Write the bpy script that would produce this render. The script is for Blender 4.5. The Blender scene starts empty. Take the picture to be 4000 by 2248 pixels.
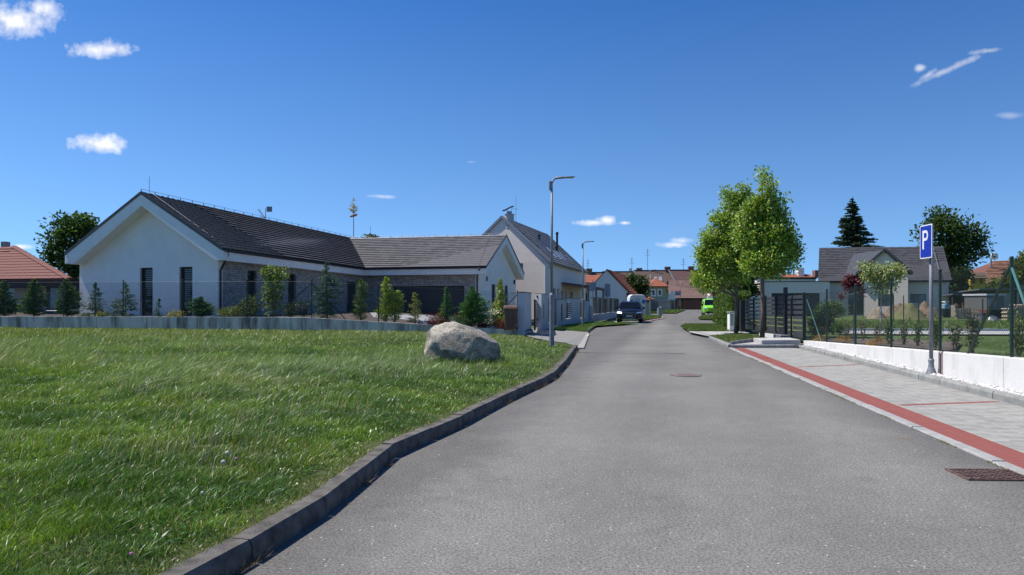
import bpy, bmesh, math, random
import numpy as np
from mathutils import Vector, Matrix
R = math.radians
random.seed(7)
rng = np.random.default_rng(7)
SC = bpy.context.scene
COL = SC.collection

# ---------------------------------------------------------------- camera
EYE, FL, CX, HZ = 1.6, 1800.0, 1288.0, 762.0      # eye height, focal length, centre column and horizon row on a 2576 wide frame
cam = bpy.data.cameras.new('camera')
cam.sensor_width = 36.0
cam.lens = 36.0 * FL / 2576.0
cam.shift_y = 38.0 / 2576.0
cam.clip_start, cam.clip_end = 0.05, 4000
camo = bpy.data.objects.new('camera', cam)
camo.location = (0, 0, EYE)
camo.rotation_euler = (R(90), 0, 0)
COL.objects.link(camo)
SC.camera = camo

# ---------------------------------------------------------------- sun, sky, exposure
SUNV = Vector((-3.3, 0.80, 5.5)).normalized()      # direction towards the sun, front left
sun = bpy.data.lights.new('sun', 'SUN')
sun.energy = 4.6
sun.angle = R(0.53)
sun.color = (1.0, 0.945, 0.86)
suno = bpy.data.objects.new('sun', sun)
suno.rotation_euler = SUNV.to_track_quat('Z', 'Y').to_euler()
suno.location = (-20, 0, 40)
COL.objects.link(suno)
SC.view_settings.view_transform = 'Standard'
SC.view_settings.look = 'None'
SC.view_settings.gamma = 1
SC.view_settings.use_curve_mapping = False
SC.view_settings.exposure = 0.42
SC.cycles.max_bounces = 6
SC.cycles.transparent_max_bounces = 8

world = bpy.data.worlds.new('World')
SC.world = world
world.use_nodes = True
wt = world.node_tree
wt.nodes.clear()
def wn(t, **kw):
    n = wt.nodes.new(t)
    for k, v in kw.items():
        setattr(n, k, v)
    return n
def wl(a, b):
    wt.links.new(a, b)
def wmath(op, a, b=None, c=None, clamp=False):
    n = wn('ShaderNodeMath', operation=op)
    n.use_clamp = clamp
    for i, x in enumerate((a, b, c)):
        if x is None:
            continue
        if isinstance(x, (int, float)):
            n.inputs[i].default_value = x
        else:
            wl(x, n.inputs[i])
    return n.outputs[0]
sky = wn('ShaderNodeTexSky', sky_type='NISHITA')
sky.sun_disc = False
sky.sun_elevation = math.asin(SUNV.z)
sky.sun_rotation = math.atan2(SUNV.x, SUNV.y)
sky.altitude = 1500
sky.air_density = 1.0
sky.dust_density = 0.0
sky.ozone_density = 5.0
tc = wn('ShaderNodeTexCoord')
lift = wn('ShaderNodeVectorMath', operation='ADD')          # keeps the low sky clear blue, without the murk of the last degrees
lift.inputs[1].default_value = (0, 0, 0.13)
nrmv = wn('ShaderNodeVectorMath', operation='NORMALIZE')
wl(tc.outputs['Generated'], lift.inputs[0]); wl(lift.outputs[0], nrmv.inputs[0]); wl(nrmv.outputs[0], sky.inputs['Vector'])
bg = wn('ShaderNodeBackground')
bg.inputs['Strength'].default_value = 0.132
wo = wn('ShaderNodeOutputWorld')
sp = wn('ShaderNodeSeparateXYZ')
wl(tc.outputs['Generated'], sp.inputs[0])
yy = wmath('MAXIMUM', sp.outputs['Y'], 0.001)
sx = wmath('DIVIDE', sp.outputs['X'], yy)
sz = wmath('DIVIDE', sp.outputs['Z'], yy)
cmb = wn('ShaderNodeCombineXYZ')
wl(sx, cmb.inputs[0])
wl(sz, cmb.inputs[2])
n1 = wn('ShaderNodeTexNoise')
n1.inputs['Scale'].default_value = 26
n1.inputs['Detail'].default_value = 7
n1.inputs['Roughness'].default_value = 0.62
wl(cmb.outputs[0], n1.inputs['Vector'])
n2 = wn('ShaderNodeTexNoise')
n2.inputs['Scale'].default_value = 75
n2.inputs['Detail'].default_value = 5
wl(cmb.outputs[0], n2.inputs['Vector'])
nz = wmath('ADD', wmath('MULTIPLY', wmath('SUBTRACT', n1.outputs['Fac'], 0.5), 4.6), wmath('MULTIPLY', wmath('SUBTRACT', n2.outputs['Fac'], 0.5), 3.0))
# fair-weather clouds: image column, image row, half width, half height, tilt, density
CLOUDS = [(38, 52, 96, 42, 0, 1.0), (105, 24, 50, 26, 12, 0.8), (248, 126, 84, 21, 0, 1.0), (275, 124, 42, 24, 0, 0.8), (253, 363, 76, 23, 3, 1.0), (228, 358, 44, 24, 0, 0.9),
          (52, 621, 38, 7, 3, 0.75), (960, 495, 36, 5, 3, 0.4), (1497, 561, 46, 8, 0, 0.9), (1523, 554, 24, 12, 0, 0.95), (1572, 561, 15, 5, 0, 0.8),
          (1698, 616, 52, 8, 0, 0.7), (1716, 607, 30, 9, 0, 0.6), (2385, 176, 92, 9, -24, 0.42), (2487, 128, 44, 8, -8, 0.46), (2317, 172, 16, 9, -12, 0.5), (2335, 190, 30, 8, -35, 0.4), (2540, 291, 34, 9, 0, 0.22), (1184, 408, 12, 3, 0, 0.25)]
cov = None
for (u, v, ru, rv, ti, de) in CLOUDS:
    a = wmath('SUBTRACT', sx, (u - CX) / FL)
    b = wmath('SUBTRACT', sz, (HZ - v) / FL)
    c_, s_ = math.cos(R(ti)), math.sin(R(ti))
    a2 = wmath('ADD', wmath('MULTIPLY', a, c_), wmath('MULTIPLY', b, -s_))
    b2 = wmath('ADD', wmath('MULTIPLY', a, s_), wmath('MULTIPLY', b, c_))
    a2 = wmath('DIVIDE', a2, ru / FL)
    b2 = wmath('DIVIDE', b2, rv / FL)
    d2 = wmath('SQRT', wmath('ADD', wmath('MULTIPLY', a2, a2), wmath('MULTIPLY', b2, b2)))
    m = wmath('ADD', wmath('MULTIPLY', wmath('SUBTRACT', 1.12, d2), 2.6), nz)
    m = wmath('MULTIPLY', wmath('MULTIPLY', m, 0.36, clamp=True), de)
    cov = m if cov is None else wmath('MAXIMUM', cov, m)
front = wmath('GREATER_THAN', sp.outputs['Y'], 0.05)
cov = wmath('MULTIPLY', cov, front)
mx = wn('ShaderNodeMix', data_type='RGBA')
wl(cov, mx.inputs['Factor'])
hs = wn('ShaderNodeHueSaturation')
hs.inputs['Saturation'].default_value = 1.08
wl(sky.outputs[0], hs.inputs['Color'])
el = wmath('POWER', wmath('MULTIPLY', wmath('SUBTRACT', sp.outputs['Z'], 0.08), 1 / 0.32, clamp=True), 1.25)     # deeper blue with height, constant from 24 degrees up
dk = wn('ShaderNodeMix', data_type='RGBA')
dk.inputs['A'].default_value = (0.93, 1.0, 0.99, 1); dk.inputs['B'].default_value = (0.38, 0.66, 0.90, 1)
wl(el, dk.inputs['Factor'])
dm = wn('ShaderNodeMix', data_type='RGBA', blend_type='MULTIPLY')
dm.inputs['Factor'].default_value = 1.0
wl(hs.outputs[0], dm.inputs['A']); wl(dk.outputs['Result'], dm.inputs['B'])
wl(dm.outputs['Result'], mx.inputs['A'])
shade = wmath('ADD', 5.1, wmath('MULTIPLY', n1.outputs['Fac'], 2.4))
cc = wn('ShaderNodeCombineColor')
wl(shade, cc.inputs[0]); wl(wmath('MULTIPLY', shade, 1.0), cc.inputs[1]); wl(wmath('MULTIPLY', shade, 1.01), cc.inputs[2])
wl(cc.outputs[0], mx.inputs['B'])
wl(mx.outputs['Result'], bg.inputs['Color'])
wl(bg.outputs[0], wo.inputs[0])

# ---------------------------------------------------------------- helpers
def W(u, v, Y):
    """Point at distance Y along the ray through image pixel (u, v)."""
    return Vector(((u - CX) / FL * Y, Y, EYE + (HZ - v) / FL * Y))
def G(u, v, z=0.0):
    """Point of the level z met by the ray through image pixel (u, v)."""
    Y = (EYE - z) * FL / (v - HZ)
    return Vector(((u - CX) / FL * Y, Y, z))
def XU(u, Y):
    return (u - CX) / FL * Y

class MB:
    def __init__(s):
        s.v = []; s.f = []
    def add(s, vs, fs):
        b = len(s.v)
        s.v += [tuple(x) for x in vs]
        s.f += [tuple(b + i for i in f) for f in fs]
        return s
    def hexa(s, c8):      # 8 corners: bottom 4 ccw, top 4 ccw
        return s.add(c8, [(3, 2, 1, 0), (4, 5, 6, 7), (0, 1, 5, 4), (1, 2, 6, 5), (2, 3, 7, 6), (3, 0, 4, 7)])
    def box(s, c, d, rz=0.0):
        hx, hy, hz = d[0] / 2, d[1] / 2, d[2] / 2
        ca, sa = math.cos(rz), math.sin(rz)
        pts = []
        for z in (-hz, hz):
            for x, y in ((-hx, -hy), (hx, -hy), (hx, hy), (-hx, hy)):
                pts.append((c[0] + x * ca - y * sa, c[1] + x * sa + y * ca, c[2] + z))
        return s.hexa(pts)
    def bx(s, x0, x1, y0, y1, z0, z1):
        return s.box(((x0 + x1) / 2, (y0 + y1) / 2, (z0 + z1) / 2), (x1 - x0, y1 - y0, z1 - z0))
    def beam(s, p0, p1, w, h, up=(0, 0, 1)):
        p0, p1 = Vector(p0), Vector(p1)
        d = (p1 - p0).normalized()
        side = d.cross(Vector(up))
        if side.length < 1e-4:
            side = d.cross(Vector((0, 1, 0)))
        side.normalize()
        u_ = side.cross(d).normalized()
        a, b = side * (w / 2), u_ * (h / 2)
        return s.hexa([p0 - a - b, p0 + a - b, p1 + a - b, p1 - a - b, p0 - a + b, p0 + a + b, p1 + a + b, p1 - a + b])
    def prism(s, poly, ext):
        n = len(poly); e = Vector(ext)
        vs = [Vector(p) for p in poly] + [Vector(p) + e for p in poly]
        fs = [tuple(range(n - 1, -1, -1)), tuple(range(n, 2 * n))]
        for i in range(n):
            j = (i + 1) % n
            fs.append((i, j, n + j, n + i))
        return s.add(vs, fs)
    def tube(s, pts, rad, n=8, cap=True):
        pts = [Vector(p) for p in pts]
        if not hasattr(rad, '__len__'):
            rad = [rad] * len(pts)
        b = len(s.v)
        prev = None
        for i, p in enumerate(pts):
            d = (pts[min(i + 1, len(pts) - 1)] - pts[max(i - 1, 0)]).normalized()
            if prev is None:
                a = d.cross(Vector((0, 0, 1)))
                if a.length < 0.05:
                    a = d.cross(Vector((1, 0, 0)))
            else:
                a = prev - d * prev.dot(d)
            a.normalize(); prev = a
            c = d.cross(a)
            for k in range(n):
                t = 2 * math.pi * k / n
                s.v.append(tuple(p + (a * math.cos(t) + c * math.sin(t)) * rad[i]))
        m = len(pts)
        for i in range(m - 1):
            for k in range(n):
                k2 = (k + 1) % n
                s.f.append((b + i * n + k, b + i * n + k2, b + (i + 1) * n + k2, b + (i + 1) * n + k))
        if cap:
            s.f.append(tuple(b + k for k in range(n - 1, -1, -1)))
            s.f.append(tuple(b + (m - 1) * n + k for k in range(n)))
        return s
    def lathe(s, c, prof, n=16, sx=1, sy=1):
        b = len(s.v)
        for r, z in prof:
            for k in range(n):
                t = 2 * math.pi * k / n
                s.v.append((c[0] + r * sx * math.cos(t), c[1] + r * sy * math.sin(t), c[2] + z))
        for i in range(len(prof) - 1):
            for k in range(n):
                k2 = (k + 1) % n
                s.f.append((b + i * n + k, b + i * n + k2, b + (i + 1) * n + k2, b + (i + 1) * n + k))
        s.f.append(tuple(b + k for k in range(n - 1, -1, -1)))
        s.f.append(tuple(b + (len(prof) - 1) * n + k for k in range(n)))
        return s
    def build(s, name, mat, parent=None, smooth=False, bevel=0.0, kind=None):
        off = root_loc(parent)
        me = bpy.data.meshes.new(name)
        vs = [(x - off.x, y - off.y, z - off.z) for x, y, z in s.v]
        me.from_pydata(vs, [], s.f)
        me.materials.append(mat)
        fix(me, bevel)
        if smooth:
            me.polygons.foreach_set('use_smooth', [True] * len(me.polygons))
        return link(name, me, parent, kind)

def fix(me, bevel=0.0):
    b = bmesh.new(); b.from_mesh(me)
    bmesh.ops.recalc_face_normals(b, faces=b.faces)
    if bevel:
        bmesh.ops.bevel(b, geom=[e for e in b.edges if len(e.link_faces) == 2 and e.calc_face_angle(0) > 0.5], offset=bevel, segments=1, affect='EDGES', clamp_overlap=True)
    b.to_mesh(me); b.free()

def link(name, me, parent=None, kind=None):
    o = bpy.data.objects.new(name, me)
    COL.objects.link(o)
    if parent is not None:
        o.parent = parent
    if kind:
        o['kind'] = kind
    return o
def root_loc(p):
    if p is None:
        return Vector((0, 0, 0))
    while p.parent is not None:
        p = p.parent
    return p.location.copy()
def tag(o, label, cat, group=None):
    o['label'] = label; o['category'] = cat
    if group:
        o['group'] = group
    return o
def thing(name, label, cat, loc=(0, 0, 0), group=None):
    o = bpy.data.objects.new(name, None)
    o.empty_display_size = 0.3
    o.location = loc
    COL.objects.link(o)
    return tag(o, label, cat, group)
def setting(name, loc=(0, 0, 0), label=None):
    o = bpy.data.objects.new(name, None)
    o.location = loc
    o['kind'] = 'structure'
    if label:
        o['label'] = label
    COL.objects.link(o)
    return o
def piece(name, me, M4, parent):
    o = bpy.data.objects.new(name, me)
    COL.objects.link(o)
    o.parent = parent
    o.matrix_local = Matrix.Translation(-root_loc(parent)) @ M4
    return o
def copy_tree(o, parent=None):
    c = o.copy()
    COL.objects.link(c)
    if parent is not None:
        c.parent = parent
    for ch in list(o.children):
        copy_tree(ch, c)
    return c

# ---------------------------------------------------------------- materials
_m = {}
def mat(name, c1, c2=None, rough=0.8, scale=6.0, detail=4, bump=0.0, bscale=60.0, metal=0.0, spec=0.35, stretch=(1, 1, 1), lo=0.35, hi=0.65, coat=0.0):
    if name in _m:
        return _m[name]
    m = bpy.data.materials.new(name); m.use_nodes = True
    t = m.node_tree; N = t.nodes; L = t.links
    p = N['Principled BSDF']
    p.inputs['Roughness'].default_value = rough
    p.inputs['Metallic'].default_value = metal
    p.inputs['Specular IOR Level'].default_value = spec
    if coat:
        p.inputs['Coat Weight'].default_value = coat
        p.inputs['Coat Roughness'].default_value = 0.04
    p.inputs['Base Color'].default_value = (*c1, 1)
    g = N.new('ShaderNodeNewGeometry')
    mp = N.new('ShaderNodeMapping'); mp.inputs['Scale'].default_value = stretch
    L.new(g.outputs['Position'], mp.inputs['Vector'])
    if c2 is not None:
        n = N.new('ShaderNodeTexNoise'); n.inputs['Scale'].default_value = scale; n.inputs['Detail'].default_value = detail; n.inputs['Roughness'].default_value = 0.6
        L.new(mp.outputs[0], n.inputs['Vector'])
        r = N.new('ShaderNodeValToRGB')
        r.color_ramp.elements[0].position = lo; r.color_ramp.elements[0].color = (*c1, 1)
        r.color_ramp.elements[1].position = hi; r.color_ramp.elements[1].color = (*c2, 1)
        L.new(n.outputs['Fac'], r.inputs[0]); L.new(r.outputs[0], p.inputs['Base Color'])
    if bump:
        n = N.new('ShaderNodeTexNoise'); n.inputs['Scale'].default_value = bscale; n.inputs['Detail'].default_value = 3
        L.new(mp.outputs[0], n.inputs['Vector'])
        b = N.new('ShaderNodeBump'); b.inputs['Strength'].default_value = bump; b.inputs['Distance'].default_value = 0.02
        L.new(n.outputs['Fac'], b.inputs['Height']); L.new(b.outputs[0], p.inputs['Normal'])
    _m[name] = m
    return m
def glass(name='window_glass', c=(0.02, 0.025, 0.03)):
    if name in _m: return _m[name]
    m = mat(name, c, rough=0.06, spec=0.9)
    return m
def leafmat(name, trans=0.35, rough=0.5, spec=0.3):
    """Foliage: every leaf or blade carries its own green in the attribute 'tint'."""
    if name in _m: return _m[name]
    m = bpy.data.materials.new(name); m.use_nodes = True
    t = m.node_tree; N = t.nodes; L = t.links
    p = N['Principled BSDF']; out = N['Material Output']
    a = N.new('ShaderNodeAttribute'); a.attribute_name = 'tint'
    L.new(a.outputs['Color'], p.inputs['Base Color'])
    p.inputs['Roughness'].default_value = rough
    p.inputs['Specular IOR Level'].default_value = spec
    tr = N.new('ShaderNodeBsdfTranslucent')
    h = N.new('ShaderNodeMix'); h.data_type = 'RGBA'; h.blend_type = 'MULTIPLY'; h.inputs['Factor'].default_value = 1
    h.inputs['B'].default_value = (1.25, 1.2, 0.45, 1)
    L.new(a.outputs['Color'], h.inputs['A']); L.new(h.outputs['Result'], tr.inputs['Color'])
    mx_ = N.new('ShaderNodeMixShader'); mx_.inputs[0].default_value = trans
    L.new(p.outputs[0], mx_.inputs[1]); L.new(tr.outputs[0], mx_.inputs[2]); L.new(mx_.outputs[0], out.inputs[0])
    _m[name] = m
    return m

M_white = mat('white_render', (0.77, 0.75, 0.70), (0.83, 0.81, 0.76), rough=0.9, scale=1.2, bump=0.15, bscale=120)
M_soffit = mat('soffit_render', (0.74, 0.73, 0.69), (0.80, 0.79, 0.75), rough=0.9, scale=2)
M_beige = mat('beige_render', (0.70, 0.61, 0.53), (0.75, 0.66, 0.57), rough=0.9, scale=1.5, bump=0.2, bscale=90)
M_greyblue = mat('grey_render', (0.44, 0.46, 0.49), (0.49, 0.51, 0.53), rough=0.9, scale=2, bump=0.2, bscale=100)
M_tile = mat('anthracite_tile', (0.075, 0.073, 0.077), (0.105, 0.10, 0.104), rough=0.8, scale=3, bump=0.2, bscale=80, spec=0.15)
M_tiled = mat('dark_slate_tile', (0.045, 0.047, 0.055), (0.065, 0.066, 0.075), rough=0.55, scale=3, spec=0.4)
M_ridge = mat('pale_ridge_tile', (0.42, 0.42, 0.42), (0.5, 0.5, 0.49), rough=0.5, scale=3)
M_black = mat('black_metal', (0.018, 0.018, 0.022), rough=0.45, spec=0.5)
M_anth = mat('anthracite_metal', (0.045, 0.047, 0.052), (0.055, 0.056, 0.06), rough=0.5, scale=1)
M_galv = mat('galvanised_steel', (0.17, 0.185, 0.205), (0.24, 0.255, 0.275), rough=0.55, scale=9, metal=0.25, spec=0.4)
M_conc = mat('kerb_concrete', (0.20, 0.20, 0.195), (0.30, 0.30, 0.29), rough=0.9, scale=5, bump=0.5, bscale=90)
M_concd = mat('weathered_kerb', (0.075, 0.070, 0.064), (0.17, 0.158, 0.142), rough=0.95, spec=0.1, scale=6, bump=0.6, bscale=80)
M_glass = glass()
M_leaf = leafmat('leaf')
M_needle = leafmat('needle', trans=0.12, rough=0.6, spec=0.2)
M_grass = leafmat('grass_blade', trans=0.3, rough=0.38, spec=0.5)
M_bark = mat('bark', (0.10, 0.075, 0.06), (0.19, 0.15, 0.12), rough=0.95, scale=14, bump=0.8, bscale=40, stretch=(1, 1, 0.35))
M_green_post = mat('green_fence_post', (0.008, 0.028, 0.022), rough=0.45, spec=0.5)
M_wire = mat('green_wire', (0.035, 0.055, 0.045), rough=0.5, spec=0.5)

# ---------------------------------------------------------------- numpy value noise
_perm = rng.random((64, 64))
def vnoise(x, y, s):
    x = np.asarray(x) * s; y = np.asarray(y) * s
    xi = np.floor(x).astype(int); yi = np.floor(y).astype(int)
    fx = x - xi; fy = y - yi
    fx = fx * fx * (3 - 2 * fx); fy = fy * fy * (3 - 2 * fy)
    a = _perm[xi % 64, yi % 64]; b = _perm[(xi + 1) % 64, yi % 64]
    c = _perm[xi % 64, (yi + 1) % 64]; d = _perm[(xi + 1) % 64, (yi + 1) % 64]
    return (a * (1 - fx) + b * fx) * (1 - fy) + (c * (1 - fx) + d * fx) * fy

def np_mesh(name, V, T, C, m):
    """Triangles T (n,3) on vertices V (k,3) with a colour per vertex C (k,3)."""
    me = bpy.data.meshes.new(name)
    me.vertices.add(len(V)); me.vertices.foreach_set('co', V.astype(np.float32).ravel())
    me.loops.add(len(T) * 3); me.loops.foreach_set('vertex_index', T.astype(np.int32).ravel())
    me.polygons.add(len(T))
    me.polygons.foreach_set('loop_start', np.arange(0, len(T) * 3, 3, dtype=np.int32))
    me.polygons.foreach_set('loop_total', np.full(len(T), 3, dtype=np.int32))
    me.update(calc_edges=True)
    at = me.color_attributes.new('tint', 'FLOAT_COLOR', 'POINT')
    c4 = np.ones((len(V), 4), np.float32); c4[:, :3] = C
    at.data.foreach_set('color', c4.ravel())
    me.materials.append(m)
    return me

def blades(name, P, H, Wd, lean, col, m, parent=None, curved=True):
    """Grass: P (n,3) roots, H heights, Wd widths, lean (n,2) sideways reach of the tip, col (n,3)."""
    n = len(P)
    ang = rng.random(n) * 2 * np.pi
    sx_, sy_ = np.cos(ang) * Wd / 2, np.sin(ang) * Wd / 2
    off = root_loc(parent)
    P = P - np.array([off.x, off.y, off.z])
    if curved:
        V = np.zeros((n, 5, 3)); C = np.zeros((n, 5, 3))
        V[:, 0] = P + np.stack([-sx_, -sy_, 0 * H], 1); V[:, 1] = P + np.stack([sx_, sy_, 0 * H], 1)
        mid = P + np.stack([lean[:, 0] * 0.3, lean[:, 1] * 0.3, H * 0.6], 1)
        V[:, 2] = mid + np.stack([sx_ * 0.8, sy_ * 0.8, 0 * H], 1); V[:, 3] = mid - np.stack([sx_ * 0.8, sy_ * 0.8, 0 * H], 1)
        V[:, 4] = P + np.stack([lean[:, 0], lean[:, 1], H], 1)
        C[:] = col[:, None, :]
        b = np.arange(n)[:, None] * 5
        T = np.concatenate([b + [0, 1, 2], b + [0, 2, 3], b + [3, 2, 4]], 0)
    else:
        V = np.zeros((n, 3, 3)); C = np.zeros((n, 3, 3))
        V[:, 0] = P + np.stack([-sx_, -sy_, 0 * H], 1); V[:, 1] = P + np.stack([sx_, sy_, 0 * H], 1)
        V[:, 2] = P + np.stack([lean[:, 0], lean[:, 1], H], 1)
        C[:] = col[:, None, :]
        T = np.arange(n)[:, None] * 3 + np.array([0, 1, 2])[None]
    me = np_mesh(name, V.reshape(-1, 3), T, C.reshape(-1, 3), m)
    return link(name, me, parent)

def leaves(name, P, size, cols, m, parent=None, up=0.35, narrow=0.6, dirs=None, droop=0.0):
    """Leaves as folded rhombi: P (n,3) centres, size (n,), cols (n,3)."""
    n = len(P)
    off = root_loc(parent)
    P = P - np.array([off.x, off.y, off.z])
    d = rng.normal(size=(n, 3)) if dirs is None else dirs + rng.normal(size=(n, 3)) * 0.35
    d[:, 2] -= droop
    d /= np.linalg.norm(d, axis=1)[:, None] + 1e-9
    nr = rng.normal(size=(n, 3)); nr[:, 2] += up * 3
    sd = np.cross(d, nr); sd /= np.linalg.norm(sd, axis=1)[:, None] + 1e-9
    s = size[:, None]
    V = np.stack([P - d * s * 0.5, P + sd * s * 0.5 * narrow, P + d * s * 0.5, P - sd * s * 0.5 * narrow], 1)
    C = np.repeat(cols[:, None, :], 4, 1)
    b = np.arange(n)[:, None] * 4
    T = np.concatenate([b + [0, 1, 2], b + [0, 2, 3]], 0)
    me = np_mesh(name, V.reshape(-1, 3), T, C.reshape(-1, 3), m)
    return link(name, me, parent)

def tint(n, base, spread=0.25, alt=None, p=0.3):
    c = np.tile(np.array(base), (n, 1))
    if alt is not None:
        k = rng.random(n)[:, None] ** 1.5
        sel = (rng.random(n) < p)[:, None]
        c = np.where(sel, c * (1 - k) + np.array(alt) * k, c)
    c = c * (1 + spread * (rng.random((n, 1)) * 2 - 1)) * (1 + 0.08 * rng.normal(size=(n, 3)))
    return np.clip(c, 0.002, 1)
# ================================================================ THE GROUND
def xk(Y):        # kerb line on the left of the road, bottom edge
    return np.interp(Y, [-6, 4.23, 5.53, 7.31, 9.26, 10.99, 14.7, 18.0, 24.8, 42.4], [-4.4, -1.63, -1.37, -1.23, -0.62, -0.19, 0.85, 1.36, 2.29, 4.69])
def zlawn(X, Y):
    d = np.maximum(xk(Y) - 0.15 - X, 0)
    z = 0.135 + 0.30 * (1 - np.exp(-d / 7.0))
    return z + 0.035 * (vnoise(X + 50, Y, 0.45) - 0.5) * np.minimum(d, 1)
WALLPTS = [(-60, 34.2), (XU(0, 33), 33.0), (XU(760, 31), 31.0), (XU(1303, 30), 30.0)]
WALLPTS[0] = (XU(-260, 33.8), 33.8)
def ywall(X):
    return np.interp(X, [p[0] for p in WALLPTS], [p[1] for p in WALLPTS])
def zplot(X):
    return np.interp(X, [-9.1, 0.2], [0.93, 0.42])

def sheet(name, poly, z, m, kind='structure', label=None):
    me = bpy.data.meshes.new(name)
    b = bmesh.new()
    vs = [b.verts.new((p[0], p[1], p[2] if len(p) > 2 and z is None else z)) for p in poly]
    f = b.faces.new(vs)
    bmesh.ops.triangulate(b, faces=[f])
    bmesh.ops.recalc_face_normals(b, faces=b.faces)
    for f in b.faces:
        if f.normal.z < 0:
            f.normal_flip()
    b.to_mesh(me); b.free()
    me.materials.append(m)
    o = link(name, me)
    if kind: o['kind'] = kind
    if label: o['label'] = label
    return o

def grid_mesh(name, X, Y, Z, m, kind='structure', label=None, parent=None):
    r, c = X.shape
    V = np.stack([X, Y, Z], -1).reshape(-1, 3)
    i = np.arange(r - 1)[:, None] * c + np.arange(c - 1)[None]
    q = np.stack([i, i + 1, i + c + 1, i + c], -1).reshape(-1, 4)
    me = bpy.data.meshes.new(name)
    me.from_pydata(V.tolist(), [], q.tolist())
    me.polygons.foreach_set('use_smooth', [True] * len(me.polygons))
    me.materials.append(m)
    o = link(name, me, parent)
    if kind: o['kind'] = kind
    if label: o['label'] = label
    return o

# asphalt with pale aggregate and darker seams along the edges
def asphalt():
    m = bpy.data.materials.new('asphalt'); m.use_nodes = True
    t = m.node_tree; N = t.nodes; L = t.links; p = N['Principled BSDF']
    g = N.new('ShaderNodeNewGeometry')
    def noise(s, d=4, r=0.6):
        n = N.new('ShaderNodeTexNoise'); n.inputs['Scale'].default_value = s; n.inputs['Detail'].default_value = d; n.inputs['Roughness'].default_value = r
        L.new(g.outputs['Position'], n.inputs['Vector']); return n.outputs['Fac']
    def ramp(x, a, ca, b, cb):
        r = N.new('ShaderNodeValToRGB'); e = r.color_ramp.elements
        e[0].position = a; e[0].color = (*ca, 1); e[1].position = b; e[1].color = (*cb, 1)
        L.new(x, r.inputs[0]); return r.outputs[0]
    def mix(a, b, f=1.0, mode='MULTIPLY'):
        n = N.new('ShaderNodeMix'); n.data_type = 'RGBA'; n.blend_type = mode
        if isinstance(f, float): n.inputs['Factor'].default_value = f
        else: L.new(f, n.inputs['Factor'])
        for k, x in (('A', a), ('B', b)):
            if isinstance(x, tuple): n.inputs[k].default_value = (*x, 1)
            else: L.new(x, n.inputs[k])
        return n.outputs['Result']
    base = ramp(noise(0.35, 5), 0.32, (0.166, 0.160, 0.149), 0.68, (0.212, 0.205, 0.192))
    fine = ramp(noise(48, 4, 0.8), 0.36, (0.50, 0.50, 0.50), 0.64, (1.46, 1.45, 1.42))
    mid = ramp(noise(5.5, 5), 0.3, (0.91, 0.91, 0.91), 0.7, (1.06, 1.06, 1.06))
    stain = ramp(noise(1.3, 6, 0.7), 0.28, (0.80, 0.80, 0.80), 0.42, (1, 1, 1))
    c = mix(mix(mix(base, fine), mid), stain)
    v = N.new('ShaderNodeTexVoronoi'); v.inputs['Scale'].default_value = 30
    L.new(g.outputs['Position'], v.inputs['Vector'])
    sc = N.new('ShaderNodeSeparateColor'); L.new(v.outputs['Color'], sc.inputs[0])
    near = N.new('ShaderNodeMath'); near.operation = 'LESS_THAN'; near.inputs[1].default_value = 0.20; L.new(v.outputs['Distance'], near.inputs[0])
    pick = N.new('ShaderNodeMath'); pick.operation = 'GREATER_THAN'; pick.inputs[1].default_value = 0.94; L.new(sc.outputs[0], pick.inputs[0])
    sp_ = N.new('ShaderNodeMath'); sp_.operation = 'MULTIPLY'; L.new(near.outputs[0], sp_.inputs[0]); L.new(pick.outputs[0], sp_.inputs[1])
    # oily dirt along the kerb and along the flush edge, paler wheel tracks between
    xyz = N.new('ShaderNodeSeparateXYZ'); L.new(g.outputs['Position'], xyz.inputs[0])
    def mth(op, a, b, clamp=False):
        n = N.new('ShaderNodeMath'); n.operation = op; n.use_clamp = clamp
        for k, x in enumerate((a, b)):
            if isinstance(x, (int, float)): n.inputs[k].default_value = x
            else: L.new(x, n.inputs[k])
        return n.outputs[0]
    wob = mth('MULTIPLY', mth('SUBTRACT', noise(1.1, 5, 0.7), 0.5), 1.6)
    dl = mth('ADD', mth('SUBTRACT', xyz.outputs[0], mth('SUBTRACT', mth('MULTIPLY', xyz.outputs[1], 0.237), 2.63)), wob)
    dr = mth('ADD', mth('SUBTRACT', mth('ADD', mth('MULTIPLY', xyz.outputs[1], 0.1565), 3.67), xyz.outputs[0]), wob)
    edge = mth('MULTIPLY', mth('MINIMUM', dl, dr), 1.1, True)
    c = mix(c, ramp(edge, 0.0, (0.74, 0.74, 0.75), 1.0, (1, 1, 1)))
    trk = mth('ABSOLUTE', mth('SINE', mth('MULTIPLY', mth('SUBTRACT', dl, 0.2), 1.75), 0), 0)
    c = mix(c, ramp(trk, 0.2, (0.95, 0.95, 0.95), 0.95, (1.05, 1.05, 1.04)))
    c2 = mix(c, (0.5, 0.49, 0.48), sp_.outputs[0], 'MIX')
    L.new(c2, p.inputs['Base Color'])
    p.inputs['Roughness'].default_value = 0.85
    p.inputs['Specular IOR Level'].default_value = 0.2
    b = N.new('ShaderNodeBump'); b.inputs['Strength'].default_value = 0.75; b.inputs['Distance'].default_value = 0.012
    L.new(noise(75, 2), b.inputs['Height']); L.new(b.outputs[0], p.inputs['Normal'])
    return m
M_asph = asphalt()
M_soil = mat('turf_soil', (0.035, 0.045, 0.014), (0.075, 0.085, 0.028), rough=1.0, scale=3.0, bump=0.6, bscale=30)
M_field = mat('far_turf', (0.05, 0.075, 0.018), (0.09, 0.12, 0.035), rough=1.0, scale=0.5)
M_mown = mat('mown_turf', (0.07, 0.11, 0.025), (0.11, 0.15, 0.04), rough=1.0, scale=4, bump=0.5, bscale=60)
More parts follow.
